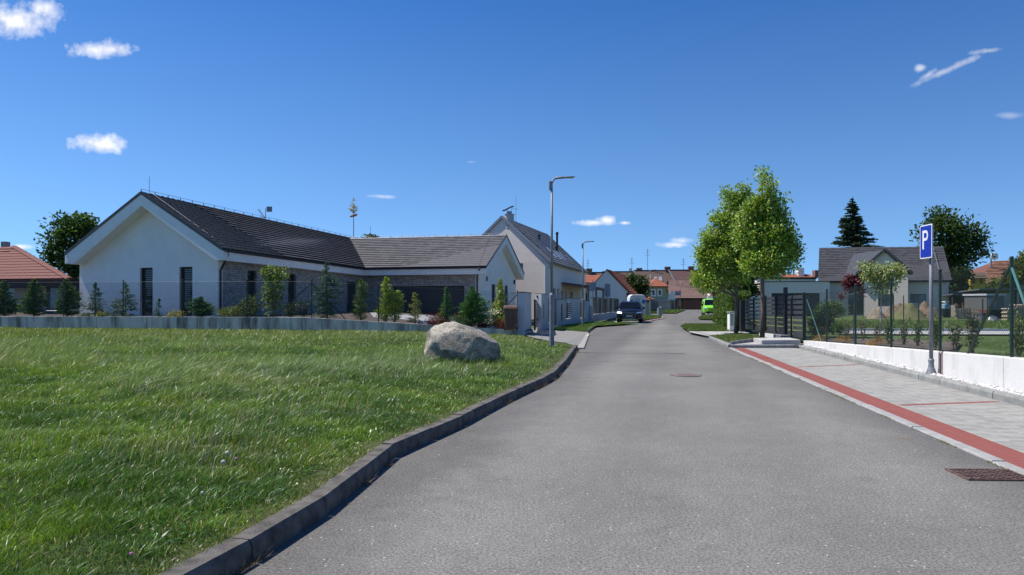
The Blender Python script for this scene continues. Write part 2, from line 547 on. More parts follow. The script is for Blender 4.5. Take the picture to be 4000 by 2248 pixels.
M_pave = mat('grey_paving', (0.34, 0.335, 0.325), (0.41, 0.40, 0.385), rough=0.9, scale=7, bump=0.3, bscale=90)
M_joint = mat('paving_joint_sand', (0.19, 0.185, 0.175), (0.25, 0.245, 0.23), rough=1.0, scale=20)

gr = sheet('ground', [(-900, -60), (900, -60), (900, 1500), (-900, 1500)], -0.04, M_field)
gr['label'] = 'flat grassy ground reaching to the horizon'
far_left = [G(1609, 814), G(1669, 802), G(1663, 794), G(1560, 789.5), G(1700, 789.5), G(1724, 781), G(1724, 779.6), G(1835, 779.6), G(1835, 803), G(1900, 803), G(1900, 818), G(1740, 819), G(1711, 822.6), G(1733, 836.5), G(1778.5, 850), G(1831, 876)]
road = [(-9, -6), (3, -6)]
rd = [(xk(y) - 0.05, y) for y in (-6, 4.23, 5.53, 7.31, 9.26, 10.99, 14.7, 18.0, 24.8, 42.4)]
rt = [(4.72 + 0.1565 * (y - 6.71), y) for y in (20, 12, 6, -6)]
poly = [(float(a), float(b)) for a, b in rd] + [(p.x, p.y) for p in [G(1497, 821)] + far_left] + rt
sheet('road', poly, 0.0, M_asph, label='grey asphalt road curving away between the houses')

# the lawn on the left
nr, nc = 90, 90
Yg = np.concatenate([np.linspace(-3, 12, 45), np.linspace(12.4, 34, 45)])[:, None] * np.ones((1, nc))
t = np.linspace(0, 1, nc)[None] ** 1.6
xr_ = xk(Yg) - 0.13
Xl = -0.76 * np.maximum(Yg, 2) - 9
Xg = xr_ + (Xl - xr_) * t
yw = ywall(Xg)
Yc = np.minimum(Yg, yw + 0.1)
Xg2 = np.where(Yg > 24.8, np.minimum(Xg, xk(24.8) - 0.13 - (Yg - 24.8) * 0.30), Xg)
Zg = zlawn(Xg2, Yc)
LW = grid_mesh('lawn', Xg2, Yc, Zg, M_soil, label='unmown lawn between the road and the low concrete wall')

# raised garden plot behind the concrete wall
Xs = np.linspace(-60, 0.9, 60)[None] * np.ones((2, 1))
Yp = np.stack([ywall(Xs[0]) + 0.05, np.full(60, 120.0)])
PL = grid_mesh('garden_plot', Xs, Yp, zplot(Xs), mat('bark_mulch', (0.05, 0.038, 0.03), (0.12, 0.095, 0.075), rough=1, scale=8, bump=0.6, bscale=40), label='mulched garden bed behind the low concrete wall')
gp = mat('grey_forecourt', (0.27, 0.27, 0.27), (0.34, 0.34, 0.34), rough=0.9, scale=6)
fc = [W(930, 790, 49), W(1205, 790, 47), W(1290, 790, 42), W(1190, 790, 34), W(940, 790, 37)]
sheet('forecourt', [(p.x, p.y, float(zplot(p.x)) + 0.02) for p in fc], None, gp, label='light grey paved forecourt before the garage')

# ---- kerbs: every stone its own piece
def kerb_mesh():
    mb = MB()
    # cross section (y across, z up), length along x from 0 to 1
    sec = [(0, 0), (0, 0.80), (0.12, 1.0), (1, 1.0), (1, 0)]
    mb.prism([(0, y, z) for y, z in sec], (1, 0, 0))
    me = bpy.data.meshes.new('kerbstone'); me.from_pydata(mb.v, [], mb.f); fix(me)
    return me
def kerb(name, pts, h, w, m, side=1, L=1.0, label=None, z0=-0.05, thingtag=None, zs=None):
    """A line of kerbstones along pts (road side, bottom edge); side=+1 puts the width to the left of travel."""
    root = setting(name, (pts[0][0], pts[0][1], 0), label)
    me = kerb_mesh(); me.materials.append(m)
    P = [Vector((p[0], p[1], 0)) for p in pts]
    # resample the polyline at stone length
    res = [P[0]]; cur = P[0]; k = 1; need = L
    while k < len(P):
        d = (P[k] - cur).length
        if d >= need:
            cur = cur + (P[k] - cur).normalized() * need; res.append(cur); need = L
        else:
            need -= d; cur = P[k]; k += 1
    if (res[-1] - P[-1]).length > 0.15: res.append(P[-1])
    for i in range(len(res) - 1):
        a, b = res[i], res[i + 1]
        d = (b - a); ln = d.length - 0.012; d.normalize()
        n = Vector((-d.y, d.x, 0)) * side
        hh = h if zs is None else zs(a.y)
        jit = random.uniform(-0.006, 0.006)
        M4 = Matrix(((d.x * ln, n.x * w, 0, a.x + n.x * jit), (d.y * ln, n.y * w, 0, a.y + n.y * jit), (0, 0, hh - z0 + random.uniform(-0.004, 0.004), z0), (0, 0, 0, 1)))
        piece('kerbstone', me, M4, root)
    return root
lp = [(float(xk(y)), y) for y in (1.5, 4.23, 5.53, 7.31, 9.26, 10.99, 12.9, 14.7, 16.4, 18.0, 21.4, 24.6)]
kerb('kerb', lp, 0.145, 0.15, M_concd, side=1, label='dark weathered kerb along the unmown lawn')
lp2 = [(float(xk(24.8)), 24.8), (float(xk(30)), 30), (float(xk(36)), 36), (float(xk(39.5)), 39.5)]
kerb('kerb', lp2, 0.05, 0.16, M_conc, side=1, label='sunken kerb where the driveway meets the road')
g1 = [(float(xk(39.6)), 39.6), (G(1487, 831).x, G(1487, 831).y), (G(1497, 821).x, G(1497, 821).y), (G(1540, 818).x, G(1540, 818).y), (G(1612, 813.5).x, G(1612, 813.5).y)]
kerb('kerb', g1, 0.13, 0.15, M_conc, side=1, label='kerb curving around the mown verge beyond the driveway')
g2 = [G(1612, 813.5), G(1669, 802), G(1668, 797)]
kerb('kerb', g2, 0.05, 0.25, M_conc, side=1, label='pale flush kerb behind the dark car')
g3 = [G(1699, 789), G(1712, 785), G(1724, 781)]
kerb('kerb', g3, 0.13, 0.3, M_conc, side=1, label='short kerb of the far grass mound')
g4 = [G(1831, 876), G(1778.5, 850), G(1733, 836.5), G(1713, 824), G(1716, 819.5)]
kerb('kerb', [(p.x, p.y) for p in g4], 0.12, 0.2, M_conc, side=-1, label='pale kerb of the verge under the trees')
g5 = [G(1755, 803), G(1800, 805), G(1860, 806)]
kerb('kerb', [(p.x, p.y) for p in g5], 0.12, 0.2, M_conc, side=1, label='kerb in front of the green van')

# ---- driveway on the left
dw = [G(1455, 876, 0.05), G(1478, 836, 0.06), G(1482, 832.5, 0.08), G(1383, 831.5, 0.16), (1.0, 38, 0.25), (0.35, 33, 0.3), (0.55, 29.6, 0.27), G(1340, 849, 0.26), G(1379, 857, 0.22), G(1424, 862, 0.15)]
dw = [tuple(p) for p in dw]
sheet('driveway', [(p[0], p[1], p[2] - 0.012) for p in dw], None, M_joint, label='paved driveway crossing the verge to the gate')
DW = bpy.data.objects['driveway']
def inpoly(x, y, poly):
    c = False; n = len(poly)
    for i in range(n):
        x0, y0 = poly[i][0], poly[i][1]; x1, y1 = poly[i - 1][0], poly[i - 1][1]
        if (y0 > y) != (y1 > y) and x < (x1 - x0) * (y - y0) / (y1 - y0) + x0: c = not c
    return c
def np_inpoly(x, y, poly):
    c = np.zeros(len(x), bool); n = len(poly)
    for i in range(n):
        x0, y0 = poly[i][0], poly[i][1]; x1, y1 = poly[i - 1][0], poly[i - 1][1]
        if y0 == y1: continue
        k = ((y0 > y) != (y1 > y)) & (x < (x1 - x0) * (y - y0) / (y1 - y0) + x0)
        c ^= k
    return c

def slab_mesh(name, m, bev=0.06):
    """unit paving slab, top at z=0, reaching down 1; chamfered rim"""
    mb = MB(); b = bev
    vs = [(0, 0, -1), (1, 0, -1), (1, 1, -1), (0, 1, -1), (0, 0, -b * 2), (1, 0, -b * 2), (1, 1, -b * 2), (0, 1, -b * 2), (b, b, 0), (1 - b, b, 0), (1 - b, 1 - b, 0), (b, 1 - b, 0)]
    fs = [(0, 1, 5, 4), (1, 2, 6, 5), (2, 3, 7, 6), (3, 0, 4, 7), (4, 5, 9, 8), (5, 6, 10, 9), (6, 7, 11, 10), (7, 4, 8, 11), (8, 9, 10, 11)]
    me = bpy.data.meshes.new(name); me.from_pydata(vs, [], fs); me.materials.append(m); fix(me)
    return me, vs, fs
def lay(name, cells, me, vs, fs, m, parent, limit=300, th=0.06):
    """cells: list of (origin, ex, ey) with full edge vectors; the nearest are pieces, the rest one mesh."""
    cells = sorted(cells, key=lambda c: c[0][1] + abs(c[0][0]) * 0.3)
    off = root_loc(parent)
    rest = MB()
    for k, (o, ex, ey, ez) in enumerate(cells):
        if k < limit:
            M4 = Matrix(((ex[0], ey[0], ez[0], o[0]), (ex[1], ey[1], ez[1], o[1]), (ex[2], ey[2], ez[2], o[2]), (0, 0, 0, 1)))
            piece(name, me, M4, parent)
        else:
            rest.add([(o[0] + ex[0] * x + ey[0] * y + ez[0] * z, o[1] + ex[1] * x + ey[1] * y + ez[1] * z, o[2] + ex[2] * x + ey[2] * y + ez[2] * z) for x, y, z in vs], fs)
    if rest.v:
        me2 = bpy.data.meshes.new(name + 's')
        me2.from_pydata([(x - off.x, y - off.y, z - off.z) for x, y, z in rest.v], [], rest.f)
        me2.materials.append(m)
        link(name + 's', me2, parent, 'stuff')
def varied(name, c1, c2, rough=0.85, bump=0.3, extra=None):
    """material whose colour differs from piece to piece and within each piece"""
    m = bpy.data.materials.new(name); m.use_nodes = True
    t = m.node_tree; N = t.nodes; L = t.links; p = N['Principled BSDF']
    g = N.new('ShaderNodeNewGeometry')
    w = N.new('ShaderNodeTexNoise'); w.inputs['Scale'].default_value = 9; w.inputs['Detail'].default_value = 5; w.inputs['Roughness'].default_value = 0.7
    L.new(g.outputs['Position'], w.inputs['Vector'])
    a = N.new('ShaderNodeMath'); a.operation = 'MULTIPLY_ADD'; a.inputs[1].default_value = 0.55; L.new(w.outputs['Fac'], a.inputs[0])
    b = N.new('ShaderNodeMath'); b.operation = 'MULTIPLY'; b.inputs[1].default_value = 0.45; L.new(g.outputs['Random Per Island'], b.inputs[0]); L.new(b.outputs[0], a.inputs[2])
    r = N.new('ShaderNodeValToRGB'); e = r.color_ramp.elements
    e[0].position = 0.2; e[0].color = (*c1, 1); e[1].position = 0.8; e[1].color = (*c2, 1)
    L.new(a.outputs[0], r.inputs[0]); L.new(r.outputs[0], p.inputs['Base Color'])
    p.inputs['Roughness'].default_value = rough; p.inputs['Specular IOR Level'].default_value = 0.18
    if bump:
        n = N.new('ShaderNodeTexNoise'); n.inputs['Scale'].default_value = 90
        L.new(g.outputs['Position'], n.inputs['Vector'])
        bb = N.new('ShaderNodeBump'); bb.inputs['Strength'].default_value = bump; bb.inputs['Distance'].default_value = 0.01
        L.new(n.outputs['Fac'], bb.inputs['Height']); L.new(bb.outputs[0], p.inputs['Normal'])
    return m
M_pgrey = varied('grey_pavers', (0.24, 0.235, 0.215), (0.36, 0.35, 0.325))
M_pred = varied('red_pavers', (0.19, 0.058, 0.048), (0.30, 0.105, 0.09))
M_psand = varied('sand_pavers', (0.40, 0.37, 0.29), (0.50, 0.46, 0.37))
sm, svs, sfs = slab_mesh('paver', M_pgrey, 0.04)
smr, _, _ = slab_mesh('red_paver', M_pred, 0.04)
sms, _, _ = slab_mesh('sand_paver', M_psand, 0.03)

# driveway pavers
dd = Vector((0.125, 1, 0)).normalized(); nn = Vector((dd.y, -dd.x, 0))
cells = []; cs = []
def zdrive(x, y):
    s = max(0.0, min(1.0, (float(xk(y)) - 0.3 - x) / 3.2))
    return 0.05 + 0.21 * s
for i in range(-30, 30):
    for j in range(0, 70):
        o = Vector((1.2, 24, 0)) + dd * (i * 0.4) * 1.0 + nn * (j * 0.4 - 8)
        c = o + dd * 0.2 + nn * 0.2
        if inpoly(c.x, c.y, dw):
            z = zdrive(o.x, o.y); z2 = zdrive(o.x + nn.x * 0.4, o.y)
            it = (Vector((o.x, o.y, z)), dd * 0.39, nn * 0.39 + Vector((0, 0, z2 - z)), Vector((0, 0, 0.05)))
            (cs if c.y > 33.5 and c.x > 2.2 else cells).append(it)
lay('paver', cells, sm, svs, sfs, M_pgrey, DW, 300)
lay('sand_paver', cs, sms, svs, sfs, M_psand, DW, 120)

# ---- mown verges
def verge(name, pts, z, label, hgt=0.05, dens=260, blade=0.012, base=(0.10, 0.17, 0.03), drop=0.02):
    pts = [(p[0], p[1]) for p in pts]
    s = sheet(name, pts, z - drop, M_mown, label=label)
    xs = [p[0] for p in pts]; ys = [p[1] for p in pts]
    area = (max(xs) - min(xs)) * (max(ys) - min(ys))
    n = int(min(area * dens, 120000))
    x = rng.uniform(min(xs), max(xs), n); y = rng.uniform(min(ys), max(ys), n)
    k = np_inpoly(x, y, pts); x, y = x[k], y[k]
    n = len(x)
    c = tint(n, base, 0.3, (0.16, 0.18, 0.06), 0.3)
    o = blades('grass', np.stack([x, y, np.full(n, z - drop - 0.005)], 1), hgt * (0.6 + 0.8 * rng.random(n)), np.full(n, blade) * (0.6 + 0.8 * rng.random(n)), rng.normal(size=(n, 2)) * hgt * 0.5, c, M_grass, curved=False)
    tag(o, label.replace('strip', 'grass strip'), 'grass'); o['kind'] = 'stuff'
    return s
v2 = [(G(1383, 831.5, .13).x, G(1383, 831.5, .13).y), (G(1482, 832, .13).x, G(1482, 832, .13).y), (G(1487, 830.5, .1).x - .1, G(1487, 830.5, .1).y), (G(1498, 821, .1).x, G(1498, 821, .1).y), (G(1540, 818, .1).x, G(1540, 818, .1).y), (G(1607, 813.5, .1).x, G(1607, 813.5, .1).y), (G(1560, 811.5, .13).x, G(1560, 811.5, .13).y), (6.0, 55), (3.7, 48), (1.7, 38.2)]
verge('verge', v2, 0.13, 'short mown strip beside the grey garden walls', 0.05, 900, 0.02, base=(0.10, 0.19, 0.03))
v3 = [G(1784, 845, .12), G(1838, 865, .12), G(1890, 858.5, .12), G(1896, 857, .12), (10.2, 27.2), (10.75, 30.5), G(1862, 838.5, .12)]
verge('verge', v3, 0.13, 'mown strip around the feet of the two street trees', 0.05, 1200, 0.018, base=(0.13, 0.18, 0.035))
v4 = [G(1714, 823, .12), G(1734, 834, .12), G(1848, 834.5, .12), G(1840, 818, .12), G(1722, 817.5, .12)]
verge('verge', v4, 0.13, 'rough strip in front of the clipped hedge', 0.12, 700, 0.03)
v5 = [G(1618, 806, .1), G(1664, 799, .1), G(1660, 794.6, .1), G(1560, 794, .1), G(1560, 806, .1)]
verge('verge', v5, 0.12, 'small strip behind the dark car with the waste bin', 0.1, 300, 0.05)
v6 = [G(1700, 788.5, .1), G(1724, 780.6, .1), G(1690, 779, .1), G(1620, 780.5, .1), G(1620, 788, .1)]
verge('verge', v6, 0.16, 'far strip in front of the grey picket fence', 0.12, 60, 0.09)
v7 = [G(1756, 803, .1), G(1860, 806, .1), G(1860, 797.5, .1), G(1768, 796, .1)]
verge('verge', v7, 0.12, 'strip in front of the green van', 0.15, 160, 0.06)

bay2 = sheet('parking_bay', [G(1540, 811.5)[:2], G(1606, 813)[:2], G(1668, 802.2)[:2], G(1620, 806)[:2], G(1556, 806)[:2]], 0.012, M_pave, label='paved bay on which the dark blue car stands')
for k in range(26):
    a = G(1610, 812.4).lerp(G(1666, 802.4), k / 26); b_ = G(1610, 812.4).lerp(G(1666, 802.4), (k + .95) / 26); a.z = b_.z = .03
    MB().beam(a, b_, .45, .03).build('red_paver', M_pred, bay2)
# ---- pavement on the right, step and landing
M_pv2 = mat('fine_paving', (0.33, 0.325, 0.315), (0.40, 0.395, 0.38), rough=0.9, scale=5, bump=0.3)
sheet('pavement', [(7.75, 25.38), (10.55, 25.8), (10.6, 27.1), (8.4, 27.1), G(1833, 868, .12)[:2]], 0.115, M_pv2, label='pale paving between the parking bays and the step')
sheet('pavement', [G(1733, 836, .12)[:2], G(1784, 846, .12)[:2], G(1864, 838.4, .12)[:2], (11.6, 34.6), (11.95, 37.2), G(1848, 834.3, .12)[:2], G(1734, 834, .12)[:2]], 0.117, M_pv2, label='pale paved crossing between the two grass strips')
st = MB()
a, b_, c, d = Vector((8.85, 25.35, 0)), Vector((10.33, 25.62, 0)), Vector((10.9, 29.6, 0)), Vector((9.0, 27.0, 0))
st.prism([a, b_, (10.55, 27.2, 0), (9.1, 27.0, 0)], (0, 0, 0.27))
so = st.build('paved_step', mat('step_concrete', (0.38, 0.375, 0.36), (0.46, 0.455, 0.44), rough=0.9, scale=4, bump=0.3), None, bevel=0.01)
tag(so, 'raised pale concrete step in front of the small black gate', 'step')
rk = MB(); p0, p1 = G(1838, 866.5, .12), Vector((9.05, 27.0, .12))
rk.beam(p0 + Vector((0, 0, 0.02)), p1 + Vector((0, 0, 0.05)), 0.06, 0.16)
tag(rk.build('edging_slab', M_conc), 'thin concrete edging running from kerb to step', 'edging')

# ---- parking bays
def xa(Y): return 4.72 + 0.1565 * (Y - 6.71)       # asphalt edge
def xb(Y): return 7.92 + 0.154 * (Y - 11.47)       # kerb face
def xw(Y): return 8.4 + 0.15 * (Y - 12.0)          # white wall face
def zw(Y): return 0.67 - 0.0316 * (Y - 12.0)       # white wall top
bay = sheet('parking_bay', [(xa(3), 3), (xb(3), 3), (xb(25.3), 25.3), (xa(25.3), 25.3)], 0.004, M_joint, label='paved parking bays with a red brick strip')
kerb('kerb', [(xa(3.2) , 3.2), (xa(25.2), 25.2)], 0.022, 0.13, mat('flush_kerb', (0.27, 0.27, 0.26), (0.36, 0.355, 0.34), rough=0.9, scale=6, bump=0.4), side=-1, label='flush pale kerb between asphalt and red strip')
kerb('kerb', [(xb(3.0), 3.0), (xb(24.9), 24.9)], 0.13, 0.16, mat('bay_kerb', (0.22, 0.225, 0.21), (0.32, 0.32, 0.30), rough=0.9, scale=3.5, bump=0.4), side=-1, label='grey kerb between parking bays and white gravel')
kerb('kerb', [(7.72, 25.22), (10.0, 25.22)], 0.12, 0.18, M_conc, side=1, L=0.78, label='raised kerb closing the far end of the parking bays')
ud = Vector((0.1565, 1, 0)).normalized(); un = Vector((ud.y, -ud.x, 0))
o0 = Vector((xa(4.0) + 0.145, 4.0, 0.016))
red, grey, rdiv = [], [], []
def near_div(c):
    for (a, b_) in (((6.0, 11.05), (7.95, 11.48)), ((7.0, 17.56), (8.95, 18.3))):
        t_ = (c.x - a[0]) / (b_[0] - a[0])
        if -0.1 < t_ < 1.1 and abs(c.y - (a[1] + (b_[1] - a[1]) * t_)) < 0.085: return True
    return False
Lb = 21.4
for i in range(int(Lb / 0.1)):
    for j in range(2):
        o = o0 + ud * (i * 0.1) + un * (j * 0.2 )
        red.append((o, ud * 0.095, un * 0.195, Vector((0, 0, 0.05))))
o1 = o0 + un * 0.402
jmax = 10
for i in range(int(Lb / 0.2)):
    for j in range(jmax):
        for h in range(2):
            o = o1 + ud * (i * 0.2 + (0.1 if j % 2 else 0)) + un * (j * 0.2)
            if h:
                o = o + ud * 0.1
            c = o + ud * 0.05 + un * 0.1
            if c.x > xb(c.y) - 0.09 or c.y > 25.15: continue
            if True:
                grey.append((o, ud * 0.095, un * 0.195, Vector((0, 0, 0.05))))
for (a, b_) in (((6.0, 11.05), (7.93, 11.48)), ((7.0, 17.56), (8.93, 18.3))):
    A = Vector((a[0], a[1], 0.021)); Bv = Vector((b_[0], b_[1], 0.021)); L_ = (Bv - A).length; d = (Bv - A) / L_; n_ = Vector((-d.y, d.x, 0))
    for k in range(int(L_ / 0.2)):
        rdiv.append((A + d * (k * 0.2) - n_ * 0.05, d * 0.194, n_ * 0.095, Vector((0, 0, 0.05))))
lay('red_paver', red, smr, svs, sfs, M_pred, bay, 300)
lay('divider_paver', rdiv, smr, svs, sfs, M_pred, bay, 100)
lay('grey_paver', grey, sm, svs, sfs, M_pgrey, bay, 300)

# gravel strip of white pebbles
sheet('gravel_bed', [(xb(3) + .15, 3), (xw(3) + .02, 3), (xw(25.6) + .02, 25.4), (xb(24.8) + .15, 25.4)], 0.09, mat('gravel_bed', (0.25, 0.245, 0.235), (0.4, 0.39, 0.38), rough=1, scale=30))
ico = bmesh.new(); bmesh.ops.create_icosphere(ico, subdivisions=1, radius=1)
iv = np.array([v.co[:] for v in ico.verts]); it_ = np.array([[v.index for v in f.verts] for f in ico.faces]); ico.free()
def pebbles(name, P, S, cols, m, parent=None):
    n = len(P)
    off = root_loc(parent)
    P = P - np.array([off.x, off.y, off.z])
    sc = S[:, None, None] * (0.6 + 0.8 * rng.random((n, 1, 3)))
    ja = 1 + 0.25 * rng.normal(size=(n, len(iv), 1))
    V = iv[None] * sc * ja + P[:, None]
    T = it_[None] + (np.arange(n) * len(iv))[:, None, None]
    me = np_mesh(name, V.reshape(-1, 3), T.reshape(-1, 3), np.repeat(cols, len(iv), 0), m)
    return link(name, me, parent)
n = 5200
y = 5 + 20 * rng.random(n) ** 1.15
x = xb(y) + 0.17 + (xw(y) - xb(y) - 0.19) * rng.random(n)
M_peb = mat('pebble', (0.5, 0.5, 0.5)); 
_t = M_peb.node_tree; _a = _t.nodes.new('ShaderNodeAttribute'); _a.attribute_name = 'tint'; _t.links.new(_a.outputs['Color'], _t.nodes['Principled BSDF'].inputs['Base Color'])
gv = pebbles('gravel', np.stack([x, y, 0.1 + 0.03 * rng.random(n)], 1), 0.012 + 0.016 * rng.random(n), tint(n, (0.62, 0.61, 0.60), 0.25, (0.3, 0.29, 0.28), 0.3), M_peb)
tag(gv, 'white gravel along the foot of the white wall', 'gravel'); gv['kind'] = 'stuff'

# white retaining wall: cast sections
rw = thing('retaining_wall', 'long white concrete wall holding up the fenced garden', 'wall', (xw(12), 12, 0))
M_wwall = mat('white_concrete', (0.55, 0.54, 0.515), (0.67, 0.66, 0.63), rough=0.85, scale=3.2, detail=9, bump=0.3, bscale=50, stretch=(1, 1, 0.4), lo=0.28, hi=0.52)
ys_ = [2.5, 5.0, 7.4, 9.8, 12.3, 14.75, 17.3, 19.8, 22.4, 25.65]
for a, b_ in zip(ys_[:-1], ys_[1:]):
    a2, b2 = a + 0.006, b_ - 0.006
    mb = MB()
    mb.hexa([(xw(a2), a2, -0.05), (xw(a2) + .3, a2, -0.05), (xw(b2) + .3, b2, -0.05), (xw(b2), b2, -0.05), (xw(a2), a2, zw(a2)), (xw(a2) + .3, a2, zw(a2)), (xw(b2) + .3, b2, zw(b2)), (xw(b2), b2, zw(b2))])
    mb.build('wall_section', M_wwall, rw, bevel=0.008)

# right-hand plot
M_plot = mat('garden_turf', (0.06, 0.095, 0.02), (0.095, 0.13, 0.032), rough=1, scale=2, bump=0.5, bscale=40)
def zplotr(Y): return np.interp(Y, [2.5, 25.6, 40], [0.93, 0.22, 0.25])
Yq = np.concatenate([np.linspace(2.5, 25.6, 12), np.array([26, 36, 37, 60, 110])])[:, None] * np.ones((1, 10))
xlq = np.interp(Yq[:, :1], [2.5, 25.6, 26, 36, 37, 60, 110], [xw(2.5) + .28, xw(25.6) + .28, 10.6, 12.0, 13.5, 19, 33])
Xq = xlq + (np.linspace(0, 1, 10)[None] ** 1.3) * 90
grid_mesh('garden_lawn', Xq, Yq, zplotr(Yq) - 0.02, M_plot, label='lawn garden behind the white retaining wall')
# paved lane crossing the garden
sheet('garden_path', [(XU(2110, 33.5), 33.5, .29), (XU(2110, 30.2), 30.2, .28), (30, 29.2, .28), (30, 32.6, .29)], None, M_pave, label='light grey paved path across the fenced garden')
mb = MB(); mb.beam((XU(2105, 33.6), 33.7, .30), (31, 32.8, .30), .12, .16); mb.build('path_edging', M_wwall, bpy.data.objects['garden_path'])
sheet('mulch_bed', [(xw(25.4) + .3, 25.4, .28), (xw(15) + .3, 15, .60), (xw(15) + 1.2, 16.2, .565), (13.5, 21.5, .41), (14.4, 26.0, .27), (11.6, 26.6, .27)], None, mat('mulch_bed', (0.06, 0.045, 0.035), (0.20, 0.16, 0.13), rough=1, scale=14, bump=1, bscale=40), label='bark mulch bed behind the green mesh fence')
bpy.data.objects['mulch_bed']['kind'] = 'structure'

# drain grate and manhole
dg = thing('drain_grate', 'rusty rectangular drain grate in the asphalt by the red strip', 'drain grate', (4.35, 6.45, 0))
M_rust = mat('rusty_iron', (0.10, 0.055, 0.045), (0.20, 0.13, 0.11), rough=0.8, scale=25, bump=0.4, metal=0.2)
M_hole = mat('drain_dark', (0.008, 0.007, 0.007), rough=1)
cx_, cy_ = 4.43, 6.62
lx = Vector((1.0, -0.05, 0)).normalized(); ly = Vector((0.10, 1.0, 0)).normalized()
def gp_(a, b, z): return Vector((cx_, cy_, z)) + lx * a + ly * b
mb = MB(); mb.prism([gp_(-.30, -.2, .003), gp_(.26, -.2, .003), gp_(.26, .2, .003), gp_(-.30, .2, .003)], (0, 0, .002)); mb.build('grate_pit', M_hole, dg)
mb = MB()
for (a0, b0, a1, b1) in ((-.31, -.205, .27, -.205), (-.31, .205, .27, .205), (-.305, -.2, -.305, .2), (.265, -.2, .265, .2)):
    mb.beam(gp_(a0, b0, .009), gp_(a1, b1, .009), .016, .016)
mb.build('grate_frame', M_rust, dg)
for k in range(7):
    b0 = -.17 + k * .057
    mb = MB(); pts = [gp_(-.3 + .56 * q / 14, b0 + (.006 if q % 2 else -.006), .013) for q in range(15)]
    for q in range(14): mb.beam(pts[q], pts[q + 1], .026, .014)
    mb.build('grate_bar', M_rust, dg)
mh = thing('manhole_cover', 'round rusty manhole cover set in the middle of the road', 'manhole cover', (3.82, 15.73, 0))
mb = MB(); mb.lathe((3.82, 15.73, 0.0), [(0.34, 0.0), (0.34, 0.012), (0.30, 0.014)], 28); mb.build('cover_rim', mat('cast_iron', (0.10, 0.095, 0.09), (0.16, 0.15, 0.14), rough=.8, scale=20), mh)
mb = MB(); mb.lathe((3.82, 15.73, 0.005), [(0.29, 0.0), (0.29, 0.013)], 28)
for k in range(-4, 5):
    for j in range(-4, 5):
        if k * k + j * j < 17: mb.box((3.82 + k * .06, 15.73 + j * .06, .02), (.032, .032, .008))
mb.build('cover_plate', mat('cover_rust', (0.19, 0.13, 0.115), (0.26, 0.20, 0.18), rough=.85, scale=15), mh)
tw = MB(); q0 = G(2258, 1102, 0.006); q1 = G(2292, 1104.5, 0.006)
tw.tube([q0, (q0 + q1) / 2 + Vector((0, .006, .004)), q1], [.004, .005, .003], 6)
tag(tw.build('twig', mat('dry_twig', (.42, .30, .17), rough=.9)), 'thin dry twig lying on the asphalt near the red strip', 'twig')
# dry grass and grit growing at the road edge
def edge_tufts(name, pts, n, label, base, h=.05, spread=.05):
    P = []
    seg = list(zip(pts[:-1], pts[1:]))
    for _ in range(n):
        a, b = random.choice(seg); t_ = random.random()
        P.append((a[0] + (b[0] - a[0]) * t_, a[1] + (b[1] - a[1]) * t_, 0.0))
    P = np.array(P); k = vnoise(P[:, 0] * 3, P[:, 1] * 3, 1.0) > .55
    P = P[k]; P[:, :2] += rng.normal(size=(len(P), 2)) * spread * .3; n = len(P)
    o = blades(name, P, h * (.4 + rng.random(n)), np.full(n, .006), rng.normal(size=(n, 2)) * h, tint(n, base, .35), M_grass, curved=False)
    tag(o, label, 'grass'); o['kind'] = 'stuff'
edge_tufts('dry_grass', [(xa(y) - .01, y) for y in np.linspace(5, 25, 15)], 5000, 'dry grass and moss along the flush kerb', (.22, .20, .09), .025)
edge_tufts('dry_grass', [(float(xk(y)) + .02, y) for y in np.linspace(4, 24, 40)], 5200, 'dry weeds at the foot of the dark kerb', (.26, .18, .10), .06, .05)
# ================================================================ BUILDING KIT
def V3(x, y, z): return Vector((x, y, z))
def wall_open(name, m, parent, p0, p1, z0, z1, th, ops=(), n_in=None):
    """Wall from p0 to p1 (plan points); thickness th towards n_in; openings (s0, s1, zb, zt) along it."""
    p0, p1 = Vector((p0[0], p0[1], 0)), Vector((p1[0], p1[1], 0))
    L = (p1 - p0).length; d = (p1 - p0) / L
    n = Vector((-d.y, d.x, 0)) if n_in is None else n_in
    mb = MB()
    def blk(a, b, c, e):
        if b - a < 1e-3 or e - c < 1e-3: return
        A, B = p0 + d * a, p0 + d * b
        q = [A, B, B + n * th, A + n * th]
        mb.hexa([(x.x, x.y, c) for x in q] + [(x.x, x.y, e) for x in q])
    s = 0.0
    for (a, b, zb, zt) in sorted(ops):
        blk(s, a, z0, z1); blk(a, b, z0, zb); blk(a, b, zt, z1); s = b
    blk(s, L, z0, z1)
    return mb.build(name, m, parent)
